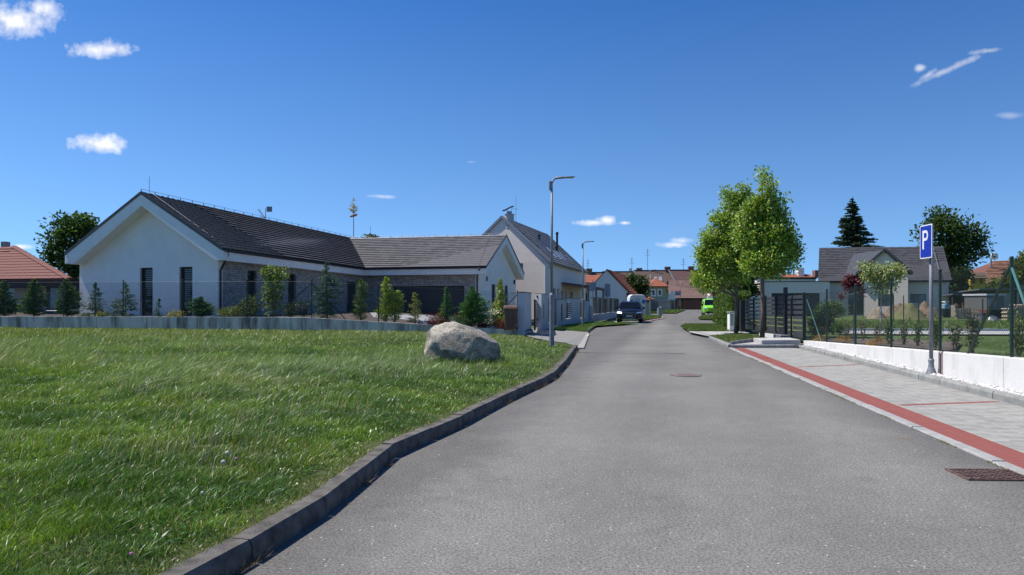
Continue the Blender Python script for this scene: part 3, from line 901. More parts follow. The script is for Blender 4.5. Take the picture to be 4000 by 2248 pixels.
def win(parent, p0, p1, s0, s1, zb, zt, depth=0.12, n_in=None, frame=None, name='window', blind=None, gm=None, fw=0.06, sill=False, mull=0, slatp=0.09, slat_mat=None):
    """Window set back in a wall opening: frame mesh > pane, blind, sill."""
    p0, p1 = Vector((p0[0], p0[1], 0)), Vector((p1[0], p1[1], 0))
    d = (p1 - p0).normalized(); n = Vector((-d.y, d.x, 0)) if n_in is None else n_in
    frame = frame or M_anth
    A, B = p0 + d * s0 + n * depth, p0 + d * s1 + n * depth
    mb = MB()
    def bar(a, b, c, e, t=0.05, o=0.0):
        P, Q = A + d * a + n * o, A + d * b + n * o
        q = [P, Q, Q + n * t, P + n * t]
        return [(x.x, x.y, c) for x in q] + [(x.x, x.y, e) for x in q]
    w = s1 - s0
    mb.hexa(bar(0, fw, zb, zt)); mb.hexa(bar(w - fw, w, zb, zt)); mb.hexa(bar(fw, w - fw, zb, zb + fw)); mb.hexa(bar(fw, w - fw, zt - fw, zt))
    for k in range(mull):
        c = w * (k + 1) / (mull + 1); mb.hexa(bar(c - fw * .5, c + fw * .5, zb + fw, zt - fw))
    o = mb.build(name, frame, parent)
    g = MB(); g.hexa(bar(fw, w - fw, zb + fw, zt - fw, 0.012, 0.02)); g.build('pane', gm or M_glass, o)
    if blind:
        b = MB(); z = zt - 0.03 - slatp * 0.5
        zend = zb + (zt - zb) * (1 - blind)
        while z > zend:
            P, Q = A + d * 0.02 - n * 0.075, A + d * (w - 0.02) - n * 0.075
            q = [P, Q, Q + n * 0.045, P + n * 0.045]
            b.hexa([(q[0].x, q[0].y, z - .028), (q[1].x, q[1].y, z - .028), (q[2].x, q[2].y, z + .010), (q[3].x, q[3].y, z + .010), (q[0].x, q[0].y, z - .022), (q[1].x, q[1].y, z - .022), (q[2].x, q[2].y, z + .016), (q[3].x, q[3].y, z + .016)])
            z -= slatp
        b.build('blind', slat_mat or M_black, o, kind='stuff')
    if sill:
        b = MB(); P, Q = p0 + d * (s0 - .03) - n * 0.04, p0 + d * (s1 + .03) - n * 0.04
        q = [P, Q, Q + n * (depth + .03), P + n * (depth + .03)]
        b.hexa([(x.x, x.y, zb - .035) for x in q] + [(x.x, x.y, zb - .002) for x in q]); b.build('sill', frame, o)
    return o
_tm = {}
def unit_box(name, m):
    k = (name, m.name)
    if k not in _tm:
        vs = [(0, 0, 0), (1, 0, 0), (1, 1, 0), (0, 1, 0), (0, 0, 1), (1, 0, 1), (1, 1, 1), (0, 1, 1)]
        fs = [(3, 2, 1, 0), (4, 5, 6, 7), (0, 1, 5, 4), (1, 2, 6, 5), (2, 3, 7, 6), (3, 0, 4, 7)]
        me = bpy.data.meshes.new(name); me.from_pydata(vs, [], fs); me.materials.append(m)
        _tm[k] = (me, vs, fs)
    return _tm[k]
def tiles(parent, BL, BR, TR, TL, rows, tw, m, name='roof_tile', limit=300, th=0.022, lift=0.03, clip=None, stagger=True, gap=0.006):
    """Flat roof tiles over the quad BL BR TR TL (bottom edge = eaves)."""
    BL, BR, TR, TL = map(Vector, (BL, BR, TR, TL))
    nrm = (BR - BL).cross(TL - BL)
    if nrm.z < 0: nrm = -nrm
    nrm.normalize()
    cells = []
    L0 = max((BR - BL).length, (TR - TL).length); nc_ = max(2, int(round(L0 / tw)))
    def P(s, t):
        a = BL.lerp(BR, s); b = TL.lerp(TR, s); return a.lerp(b, t)
    for r in range(rows):
        t0 = r / rows; t1 = min(1.0, (r + 1.12) / rows); tm = (t0 + t1) / 2
        A, B = P(0, tm), P(1, tm); L_ = (B - A).length
        if L_ < .05: continue
        d = (B - A) / L_; up_ = nrm.cross(d).normalized()
        if up_.z < 0: up_ = -up_
        hgt = abs(((TL - BL) * (t1 - t0)).dot(up_)) * .5 + abs(((TR - BR) * (t1 - t0)).dot(up_)) * .5
        y = up_ * hgt
        w = L_ / max(1, round(L_ / tw)); s = -w * (0.5 if (stagger and r % 2) else 0.0)
        while s < L_ - .02:
            a_, b_ = max(0, s), min(L_, s + w); s += w
            if b_ - a_ < .05: continue
            o = A + d * a_ - y * .5; x = d * (b_ - a_ - gap)
            if clip and clip(o + x / 2 + y / 2): continue
            o2 = o + nrm * (lift + random.uniform(-.002, .002))
            cells.append((o2, x, y - nrm * lift * 1.0, nrm * th))
    me, vs, fs = unit_box(name, m)
    lay(name, cells, me, vs, fs, m, parent, limit)
def gutter(parent, p0, p1, m, r=0.07):
    mb = MB(); p0, p1 = Vector(p0), Vector(p1); d = (p1 - p0).normalized(); sd = Vector((-d.y, d.x, 0))
    n = 8; prof = [(r * math.cos(math.pi + math.pi * k / n), r * math.sin(math.pi + math.pi * k / n)) for k in range(n + 1)]
    prof += [(x * .86, y * .86) for x, y in reversed(prof)]
    mb.prism([p0 + sd * a + Vector((0, 0, b)) for a, b in prof], p1 - p0)
    return mb.build('gutter', m, parent)
def pipe(parent, pts, m, r=0.045, name='downpipe'):
    return MB().tube(pts, r, 10).build(name, m, parent, smooth=True)
def ridge(parent, p0, p1, m, w=0.2, step=0.38, name='ridge_tile', h=.07):
    p0, p1 = Vector(p0), Vector(p1); L = (p1 - p0).length; d = (p1 - p0) / L; n = int(L / step)
    sd = d.cross(Vector((0, 0, 1))).normalized(); up = sd.cross(d)
    mb = MB()
    prof = [(-w / 2, -h * .7), (-w * .33, 0), (0, h * .35), (w * .33, 0), (w / 2, -h * .7)]
    mb.prism([(0, a, b) for a, b in prof], (1, 0, 0))
    me = bpy.data.meshes.new(name); me.from_pydata(mb.v, [], mb.f); me.materials.append(m); fix(me)
    for k in range(n):
        o = p0 + d * (k * L / n) + up * (0.03 + (0.008 if k % 2 else 0)); x = d * (L / n * 1.04)
        M4 = Matrix(((x.x, sd.x, up.x, o.x), (x.y, sd.y, up.y, o.y), (x.z, sd.z, up.z, o.z), (0, 0, 0, 1)))
        piece(name, me, M4, parent)
def raypt(u, Y): return Vector((XU(u, Y), Y, 0))

# ================================================================ THE WHITE BUNGALOW
BG = thing('bungalow', 'white L-shaped bungalow with anthracite tiled roof and garage wing', 'house', (-14, 35, 0.93))
E0 = W(560, 628, 33.5); zE = E0.z
E1 = W(915.5, 676.3, 52.4); E1.z = zE
R0 = W(355, 486, 34.94); zR = R0.z
T1 = W(874, 597.5, 58.9); T1.z = zR - .02
E3 = W(163.3, 641, 36.8); E3.z = zE
dirR = (T1 - R0); dirR.z = 0; dirR.normalize()
E4 = E3 + dirR * 30; R1 = R0 + dirR * 30.0; E1b = E1 + (E1 - E0).normalized() * 8
W0 = W(1222.7, 672.3, 49.8); W0.z = zE
W1 = W(1318.8, 690, 62.3); W1.z = zE
WR = W(1274, 593, 55.9)
WT = Vector((T1.x - .1, T1.y + .1, WR.z))
zF = 0.93
# roofs: slab under the tiles plus tiles
def slab(name, quad, th, m, parent):
    q = [Vector(p) for p in quad]
    mb = MB(); mb.prism([p - Vector((0, 0, th)) for p in q], (0, 0, th)); return mb.build(name, m, parent)
M_tilev = varied('bungalow_tiles', (0.085, 0.082, 0.084), (0.145, 0.138, 0.138), rough=0.6, bump=0.2)
roofR = slab('roof', [E0, E1, T1, R0], 0.05, M_tile, BG)
tiles(roofR, E0, E1, T1, R0, 18, 0.42, M_tilev, limit=220, lift=.085, th=.055, stagger=True)
slab('roof', [E3, R0, R1, E4], 0.05, M_tile, BG)
slab('roof', [T1, R1, E1b, E1 + (E1b - E1) * .05], 0.05, M_tile, BG)
roofW = slab('roof', [E1, W0, WR, WT], 0.05, M_tile, BG)
tiles(roofW, E1, W0, WR, WT, 17, 0.42, M_tilev, limit=80, lift=.06, th=.04)
slab('roof', [W1, WR, WT, W1 + (E1 - W0)], 0.05, M_tile, BG)
ridge(roofR, R0, R1, M_tile, .24)
ridge(roofW, WR, WT, M_ridge, .22)
# metal edge along the verges
for a, b, pr in ((R0, E0, BG), (R0, E3, BG), (WR, W0, BG), (WR, W1, BG)):
    mb = MB(); mb.beam(a + V3(0, 0, .01), b + V3(0, 0, .01), .07, .13); mb.build('verge_trim', M_anth, pr)
mb = MB(); mb.beam(E1 + V3(0, 0, .02), T1 + V3(0, 0, .03), .35, .02); mb.build('valley_flashing', mat('flashing', (.16, .16, .165), rough=.5, metal=.3), BG)
# boxed eaves and verge boards
S = 0.50
def boxed(parent, a, b, into, th, w, name='fascia', m=None):
    a, b, into = Vector(a), Vector(b), Vector(into)
    mb = MB(); q = [a, b, b + into * w, a + into * w]
    mb.hexa([p - V3(0, 0, th) for p in q] + [p - V3(0, 0, .06) for p in q]); return mb.build(name, m or M_white, parent)
ea = Vector((.954, -.301, 0)); eb = (E1 - E0).normalized()
nB = dirR.copy()                                   # into the building from the gable
sB = Vector((-ea.x, -ea.y, 0))                     # left along the gable
def rake(parent, top, low, depth, th, w, inn, m, name='fascia'):
    """overhanging verge box: from the ridge point to the eave point, w deep into the building"""
    mb = MB(); q = [top, low, low + inn * w, top + inn * w]
    mb.hexa([p - V3(0, 0, th) for p in q] + [p - V3(0, 0, depth) for p in q]); return mb.build(name, m, parent)
g_in = nB
mb = MB()
pr = [R0 - V3(0, 0, .06), E0 - V3(0, 0, .06), E0 - V3(0, 0, S), E0 - V3(0, 0, S) + sB * .42, R0 - V3(0, 0, .62), E3 - V3(0, 0, S) - sB * .62, E3 - V3(0, 0, S), E3 - V3(0, 0, .06)]
mb.prism(pr, g_in * .85); mb.build('fascia', M_soffit, BG)
boxed(BG, E0 + eb * .85, E1, sB, S, .5)
boxed(BG, E3 + g_in * .85, E4, -sB, S, .6)
# main body walls
GR = raypt(549, 34.3); GL = raypt(200, 37.35)
gd = (GR - GL).normalized(); gl = (GR - GL).length
ZT = zE - S + .02
def s_of(u, A, B):
    """distance along A-B where the image column u crosses it"""
    k = (u - CX) / FL; d = (B - A).normalized()
    return (k * A.y - A.x) / (d.x - k * d.y)
o1 = [(s_of(352, GL, GR), s_of(384, GL, GR)), (s_of(451, GL, GR), s_of(484, GL, GR))]
ops = [(a, b, zF + .02, zF + 2.42) for a, b in o1]
wall_open('wall', M_white, BG, GL, GR, .3, ZT, .35, ops, n_in=g_in)
mb = MB(); mb.prism([V3(GL.x, GL.y, ZT), V3(GR.x, GR.y, ZT), V3((GL.x + GR.x) / 2 + .0, (GL.y + GR.y) / 2, zR - .5)], g_in * .35); mb.build('gable', M_white, BG)
for k, (a, b) in enumerate(o1):
    win(BG, GL, GR, a, b, zF + .02, zF + 2.42, .16, g_in, M_black, blind=.95 if k else .7, mull=0)
# side wall with stone facing
M_stone = bpy.data.materials.new('stone_facing'); M_stone.use_nodes = True
def _stone():
    t = M_stone.node_tree; N = t.nodes; L = t.links; p = N['Principled BSDF']
    g = N.new('ShaderNodeNewGeometry'); sx_ = N.new('ShaderNodeSeparateXYZ'); L.new(g.outputs['Position'], sx_.inputs[0])
    ad = N.new('ShaderNodeMath'); ad.operation = 'ADD'; L.new(sx_.outputs[0], ad.inputs[0]); L.new(sx_.outputs[1], ad.inputs[1])
    c = N.new('ShaderNodeCombineXYZ'); L.new(ad.outputs[0], c.inputs[0]); L.new(sx_.outputs[2], c.inputs[1])
    b = N.new('ShaderNodeTexBrick'); b.inputs['Scale'].default_value = 1; b.inputs['Brick Width'].default_value = .42; b.inputs['Row Height'].default_value = .09; b.inputs['Mortar Size'].default_value = .008
    b.inputs['Color1'].default_value = (.25, .22, .185, 1); b.inputs['Color2'].default_value = (.40, .36, .305, 1); b.inputs['Mortar'].default_value = (.04, .04, .04, 1); b.inputs['Bias'].default_value = .1
    b.squash = .7; b.squash_frequency = 3; L.new(c.outputs[0], b.inputs['Vector'])
    n = N.new('ShaderNodeTexNoise'); n.inputs['Scale'].default_value = 5; n.inputs['Detail'].default_value = 6; L.new(g.outputs['Position'], n.inputs['Vector'])
    m = N.new('ShaderNodeMix'); m.data_type = 'RGBA'; m.blend_type = 'OVERLAY'; m.inputs['Factor'].default_value = .8
    L.new(b.outputs['Color'], m.inputs['A']); L.new(n.outputs['Color'], m.inputs['B'])
    hs_ = N.new('ShaderNodeHueSaturation'); hs_.inputs['Saturation'].default_value = .35; L.new(m.outputs['Result'], hs_.inputs['Color']); L.new(hs_.outputs[0], p.inputs['Base Color'])
    bp = N.new('ShaderNodeBump'); bp.inputs['Strength'].default_value = .5; bp.inputs['Distance'].default_value = .03; L.new(b.outputs['Fac'], bp.inputs['Height']); bp.invert = True
    L.new(bp.outputs[0], p.inputs['Normal']); p.inputs['Roughness'].default_value = .9; p.inputs['Specular IOR Level'].default_value = .1
_stone()
SA = GR + g_in * .36; SB = raypt(913, 53.4)
sl = (SB - SA).length; sin_ = Vector((-(SB - SA).normalized().y, (SB - SA).normalized().x, 0))
so_ = [(s_of(623, SA, SB), s_of(645, SA, SB), zF + .03, zF + 2.35), (s_of(725, SA, SB), s_of(745, SA, SB), zF + .03, zF + 2.35), (s_of(873, SA, SB), s_of(900, SA, SB), zF - .1, zF + 2.15)]
wall_open('stone_wall', M_stone, BG, SA, SB, .3, ZT, .3, so_, n_in=sin_)
mb = MB(); mb.box((GR.x + .0, GR.y + .18, (ZT + .3) / 2), (.0, 0, 0))
for (a, b, c, d) in so_[:2]: win(BG, SA, SB, a, b, c, d, .16, sin_, M_black, blind=.97)
dr = win(BG, SA, SB, so_[2][0], so_[2][1], so_[2][2], so_[2][3], .2, sin_, M_anth, name='door', gm=mat('dark_door', (.03, .032, .036), rough=.4))
mb = MB(); P_ = SA + (SB - SA).normalized() * (so_[2][0] + .35) + sin_ * .12; mb.tube([P_ + V3(0, 0, zF + .5), P_ + V3(0, 0, zF + 1.7)], .02, 8); mb.build('handle', M_galv, dr)
# garage front
WA = SB; WB = raypt(1196, 50.75)
wd = (WB - WA).normalized(); win_n = Vector((-wd.y, wd.x, 0))
zG = 0.6
go_ = [(s_of(986, WA, WB), s_of(1168, WA, WB), zG, zG + 2.22)]
wall_open('stone_wall', M_stone, BG, WA, WB, .3, ZT, .3, go_, n_in=win_n)
gdoor = MB(); a, b, c, d = go_[0]; A_ = WA + wd * a + win_n * .22; B_ = WA + wd * b + win_n * .22
q = [A_, B_, B_ + win_n * .05, A_ + win_n * .05]
gdoor.hexa([(p.x, p.y, c) for p in q] + [(p.x, p.y, d) for p in q])
GD = gdoor.build('garage_door', M_anth, BG)
for k in range(5):
    z0_, z1_ = c + (d - c) * k / 5 + .008, c + (d - c) * (k + 1) / 5 - .008
    q = [A_ - win_n * .02, B_ - win_n * .02, B_, A_]
    MB().hexa([(p.x, p.y, z0_) for p in q] + [(p.x, p.y, z1_) for p in q]).build('door_panel', M_anth, GD)
# pier and the right-hand gable of the wing
WC = raypt(1204, 50.6); WD = raypt(1298, 61.6)
sd_ = (WD - WC).normalized(); sn = Vector((-sd_.y, sd_.x, 0))
mb = MB(); q = [WB, WC, WC + win_n * .3, WB + win_n * .3]; mb.hexa([(p.x, p.y, .3) for p in q] + [(p.x, p.y, ZT) for p in q]); mb.build('corner_pier', M_white, BG)
WC2 = WC + win_n * .31
wo_ = [(s_of(1237, WC2, WD), s_of(1247, WC2, WD), .62, 3.0), (s_of(1270, WC2, WD), s_of(1278, WC2, WD), .62, 3.0)]
wall_open('wall', M_white, BG, WC2, WD, .3, ZT, .35, wo_, n_in=sn)
mid = (W0 + W1) / 2
mb = MB(); mb.prism([V3(WC2.x, WC2.y, ZT), V3(WD.x, WD.y, ZT), V3((WC.x + WD.x) / 2, (WC.y + WD.y) / 2, WR.z - .5)], sn * .35); mb.build('gable', M_white, BG)
for (a, b, c, d) in wo_: win(BG, WC2, WD, a, b, c, d, .12, sn, M_black, blind=.9)
wi = (WA - WB).normalized()
wdir = (W1 - W0).normalized()
mb = MB()
mb.prism([WR - V3(0, 0, .06), W0 - V3(0, 0, .06), W0 - V3(0, 0, S), W0 - V3(0, 0, S) + wdir * .45, WR - V3(0, 0, .62), W1 - V3(0, 0, S) - wdir * .45, W1 - V3(0, 0, S), W1 - V3(0, 0, .06)], wi * .85); mb.build('fascia', M_soffit, BG)
boxed(BG, E1 + (W0 - E1).normalized() * .0, W0 + wi * .85, wdir, S, .5)
boxed(BG, E1 - (W0 - E1).normalized() * .5, E1, eb, S, .5, 'fascia')
gutter(BG, E0 + V3(.06, .1, -.04), E1 + V3(.07, -.07, -.04), M_black)
gutter(BG, E1 + V3(.0, -.08, -.04), W0 + V3(0, -.08, -.04), M_black)
pc = GR + V3(.10, -.02, 0)
pipe(BG, [E0 + V3(.05, .45, -.12), E0 + V3(.05, .45, -.3), V3(pc.x + .12, pc.y - .02, zE - .75), V3(pc.x + .02, pc.y, zE - .95), V3(pc.x + .02, pc.y, .9)], M_black, .055)
pc2 = raypt(1200, 50.5)
pipe(BG, [W0 + V3(-.45, -.02, -.1), V3(pc2.x, pc2.y, zE - .6), V3(pc2.x, pc2.y, .5)], M_black, .055)
# wall lamps
for u in (1223, 1292):
    s = s_of(u, WC2, WD); p = WC2 + sd_ * s - sn * .06
    MB().box((p.x, p.y, 3.35), (.12, .14, .34), math.atan2(sd_.y, sd_.x)).build('wall_lamp', M_galv if u < 1250 else M_anth, BG, bevel=.01)
# snow guards
me, vs, fs = unit_box('snow_guard', M_black)
for row, t_ in ((0, .14), (1, .22)):
    for k in range(16):
        s = (k + .3 + row * .5) / 16
        a = E1.lerp(W0, s); b = WT.lerp(WR, s); p = a.lerp(b, t_)
        piece('snow_guard', me, Matrix.Translation(p + V3(0, 0, .03)) @ Matrix.Diagonal((.05, .12, .07, 1)), roofW)
    for k in range(22):
        s = (k + .3 + row * .5) / 22
        a = E0.lerp(E1, s); b = R0.lerp(T1, s); p = a.lerp(b, t_)
        piece('snow_guard', me, Matrix.Translation(p + V3(0, 0, .03)) @ Matrix.Diagonal((.12, .22, .035, 1)), roofR)
# lightning conductor: stand-offs along the ridge, wire and spikes
M_thin = mat('conductor_wire', (.22, .23, .25), rough=.5, metal=.4)
mb = MB()
for (a, b, n, off_) in ((R0, R1, 30, .16), (WR, WT, 14, .15)):
    for k in range(n + 1):
        p = a.lerp(b, k / n); mb.box((p.x, p.y, p.z + off_ * .6), (.03, .03, off_))
    mb.tube([a + V3(0, 0, off_ + .03), b + V3(0, 0, off_ + .03)], .01, 4)
mb.tube([R0.lerp(E0, .0) + V3(.3, .35, .08), R0.lerp(E0, 1) + V3(.1, .5, .06)], .012, 4)
mb.tube([WR.lerp(W0, 0) + V3(-1.3, .2, .08), W0 + V3(-.5, 0, .05)], .012, 4)
mb.tube([R0 + V3(.25, .3, 0), R0 + V3(.25, .3, .85)], .012, 4)
p = W(932, 600, 58.5); mb.tube([p, p + V3(0, 0, 1.0)], .015, 4)
mb.build('lightning_conductor', M_thin, BG)
# aerial on the ridge with a flat panel dish
p = R0.lerp(R1, (W(668, 552, 47) - R0).y / (R1 - R0).y); p = Vector((XU(668, p.y), p.y, zR))
mb = MB(); mb.tube([p, p + V3(0, 0, .85)], .022, 6); mb.box(p + V3(.25, 0, .78), (.34, .08, .34)); mb.beam(p + V3(-.5, .1, .78), p + V3(-.05, 0, .2), .05, .03)
for k in range(6):
    c = (p + V3(-.5, .1, .78)).lerp(p + V3(-.05, 0, .2), k / 5); mb.beam(c + V3(-.06, -.16, -.05), c + V3(.06, .16, .05), .015, .015)
mb.beam(p + V3(-.9, .1, .22), p + V3(0, 0, .22), .03, .03); mb.build('aerial', M_galv, BG)
rw_ = MB(); a = W(832, 601, 54.4); rw_.box((a.x, a.y, a.z), (.7, .9, .05)); 

# ================================================================ STEEP-ROOFED BEIGE HOUSE
H2 = thing('house', 'beige two-storey house with steep grey roof beside the street', 'house', (1, 66, .3))
A0 = W(1140, 660, 68.2); B0 = W(1384, 660, 62.5); A0.z = B0.z = W(1384, 660, 62.5).z; zA = B0.z
C0 = W(1262.6, 546, 65.4)
B1 = W(1477, 686.5, 84.5); B1.z = zA
C1 = W(1373, 593, 82.0); C1.z = C0.z
hd = (B0 - A0); hd.z = 0; hd.normalize(); hin = (B1 - B0).normalized(); hin.z = 0
wB0 = raypt(1381, 62.9); wA0 = A0 + hd * .2; wA0.z = 0
hn = Vector((-hd.y, hd.x, 0))
s1, s2 = s_of(1294, wA0, wB0), s_of(1316, wA0, wB0)
s3, s4 = s_of(1399, wA0, wB0), s_of(1400, wA0, wB0)
wall_open('wall', M_beige, H2, wA0, wB0, .1, zA, .35, [(s1, s2, W(0, 676, 63.4).z, W(0, 633, 63.4).z)], n_in=hn)
mb = MB(); mb.prism([V3(wA0.x, wA0.y, zA), V3(wB0.x, wB0.y, zA), V3(C0.x, C0.y + .1, C0.z - .12)], hn * .35); mb.build('gable', M_beige, H2)
M_glassb = mat('sky_glass', (.10, .16, .24), rough=.05, spec=1)
win(H2, wA0, wB0, s1, s2, W(0, 676, 63.4).z, W(0, 633, 63.4).z, .15, hn, mat('timber_frame', (.25, .15, .08), rough=.6), gm=M_glassb)
wB1 = raypt(1473, 84.5)
h2n = Vector((-(wB1 - wB0).normalized().y, (wB1 - wB0).normalized().x, 0))
def ys(u): return s_of(u, wB0, wB1)
ho = [(ys(1391), ys(1398.5), 1.9, 2.9), (ys(1402), ys(1407), 1.9, 2.9), (ys(1411.5), ys(1417), .4, 2.75), (ys(1422), ys(1425.5), .4, 2.75), (ys(1435), ys(1440.5), .4, 2.75)]
wall_open('wall', mat('cream_render', (.66, .63, .58), (.70, .67, .62), rough=.9), H2, wB0, wB1, .1, zA, .35, ho, n_in=h2n)
for (a, b, c, d) in ho: win(H2, wB0, wB1, a, b, c, d, .15, h2n, mat('grey_frame', (.22, .22, .22), rough=.5), gm=mat('curtained_glass', (.25, .25, .25), rough=.3) if a > ys(1400) else None, blind=None)
rf2 = slab('roof', [B0 + hd * .12, B1 + hd * .12, C1, C0], .06, M_tiled, H2)
M_tv2 = varied('steep_roof_tiles', (.12, .12, .125), (.20, .20, .20), rough=.6, bump=.2)
tiles(rf2, B0 + hd * .12, B1 + hd * .12, C1, C0, 15, .45, M_tv2, limit=60, lift=.05, th=.03)
slab('roof', [A0, C0, C1, A0 + (C1 - C0)], .06, M_tiled, H2)
ridge(rf2, C0, C1, M_tiled, .24)
for a, b in ((C0, B0 + hd * .12), (C0, A0), (C1, B1)):
    MB().beam(a - V3(0, .04, .0), b - V3(0, .04, .0), .12, .22).build('verge_trim', M_galv, H2)
gutter(H2, B0 + hd * .22 + V3(0, 0, -.05), B1 + hd * .22 + V3(0, 0, -.05), M_galv, .08)
pipe(H2, [B0 + hd * .22 + V3(0, .3, -.1), V3(wB0.x + .08, wB0.y + .3, zA - .6), V3(wB0.x + .08, wB0.y + .3, .3)], M_galv, .05)
ch = MB(); cc_ = W(1281.5, 540, 65.5)
ch.lathe((cc_.x, cc_.y, 8.4), [(.42, 0), (.42, 1.2), (.46, 1.22), (.46, 1.3), (.2, 1.32), (.2, 1.55)], 16); CH = ch.build('chimney', mat('chimney_render', (.45, .43, .41), rough=.9), H2)
mb = MB()
for k in range(8):
    t0, t1 = k / 8, (k + 1) / 8
    f_ = lambda t: (cc_.x - .62 + 1.0 * t, 10.0 + .32 * (t * t * (3 - 2 * t)) * 1.2)
    a, b = f_(t0), f_(t1); mb.hexa([(a[0], cc_.y - .4, a[1]), (b[0], cc_.y - .4, b[1]), (b[0], cc_.y + .4, b[1]), (a[0], cc_.y + .4, a[1]), (a[0], cc_.y - .4, a[1] + .04), (b[0], cc_.y - .4, b[1] + .04), (b[0], cc_.y + .4, b[1] + .04), (a[0], cc_.y + .4, a[1] + .04)])
for dx, dy in ((-.3, -.3), (.3, -.3), (-.3, .3), (.3, .3)): mb.tube([(cc_.x + dx * .7, cc_.y + dy, 9.7), (cc_.x + dx * .7, cc_.y + dy, 10.15)], .015, 4)
mb.build('chimney_cowl', M_black, CH)
mb = MB(); mb.tube([(cc_.x + .6, cc_.y, 8.8), (cc_.x + .6, cc_.y, 11.4)], .015, 4); mb.tube([(cc_.x + .2, cc_.y, 10.2), (cc_.x + .9, cc_.y, 10.15)], .012, 4); mb.build('lightning_conductor', M_thin, H2)
def onroof(s, t): return (B0.lerp(B1, s)).lerp(C0.lerp(C1, s), t)
p = onroof(.62, .42); MB().tube([p, p + V3(0, 0, 1.9)], .12, 10).lathe((p.x, p.y, p.z + 1.9), [(.16, 0), (.16, .2), (.1, .25)], 10).build('flue', M_black, H2)
for s, t_ in ((.38, .6), (.56, .38)):
    p = onroof(s, t_); MB().tube([p, p + V3(0, 0, .55)], .1, 8).lathe((p.x, p.y, p.z + .5), [(.17, 0), (.17, .14)], 8).build('roof_vent', M_black, H2)
for s in (.28, .40, .50, .60, .78):
    a, b = onroof(s, .16), onroof(s + .03, .40); MB().beam(a + V3(0, 0, .12), b + V3(0, 0, .12), .5, .08).build('roof_window', mat('roof_glass', (.30, .36, .42), rough=.15, spec=.9), H2)
# timber canopy over the terrace on the street side
ca = [W(1388.5, 711, 66), W(1432, 714, 66)]
cn = MB(); P0 = wB0.lerp(wB1, .28); P1 = wB0.lerp(wB1, .86); zc = 3.45
out = Vector((-h2n.x, -h2n.y, 0))
cn.hexa([(P0.x, P0.y, zc), (P0.x + out.x * 2.8, P0.y + out.y * 2.8, zc - .35), (P1.x + out.x * 2.8, P1.y + out.y * 2.8, zc - .35), (P1.x, P1.y, zc), (P0.x, P0.y, zc + .12), (P0.x + out.x * 2.8, P0.y + out.y * 2.8, zc - .23), (P1.x + out.x * 2.8, P1.y + out.y * 2.8, zc - .23), (P1.x, P1.y, zc + .12)])
CN = cn.build('canopy', M_anth, H2)
M_timber = mat('oiled_timber', (.28, .12, .06), (.36, .17, .09), rough=.7, scale=6)
for k in range(9):
    p = P0.lerp(P1, k / 8); MB().beam((p.x + out.x * .02, p.y + out.y * .02, zc - .1), (p.x + out.x * 2.75, p.y + out.y * 2.75, zc - .45), .1, .16).build('rafter', M_timber, CN)
for k in (0.05, .5, .97):
    p = P0.lerp(P1, k) + out * 2.5; MB().box((p.x, p.y, (zc - .5 + .2) / 2), (.16, .16, zc - .7)).build('canopy_post', M_timber, CN)
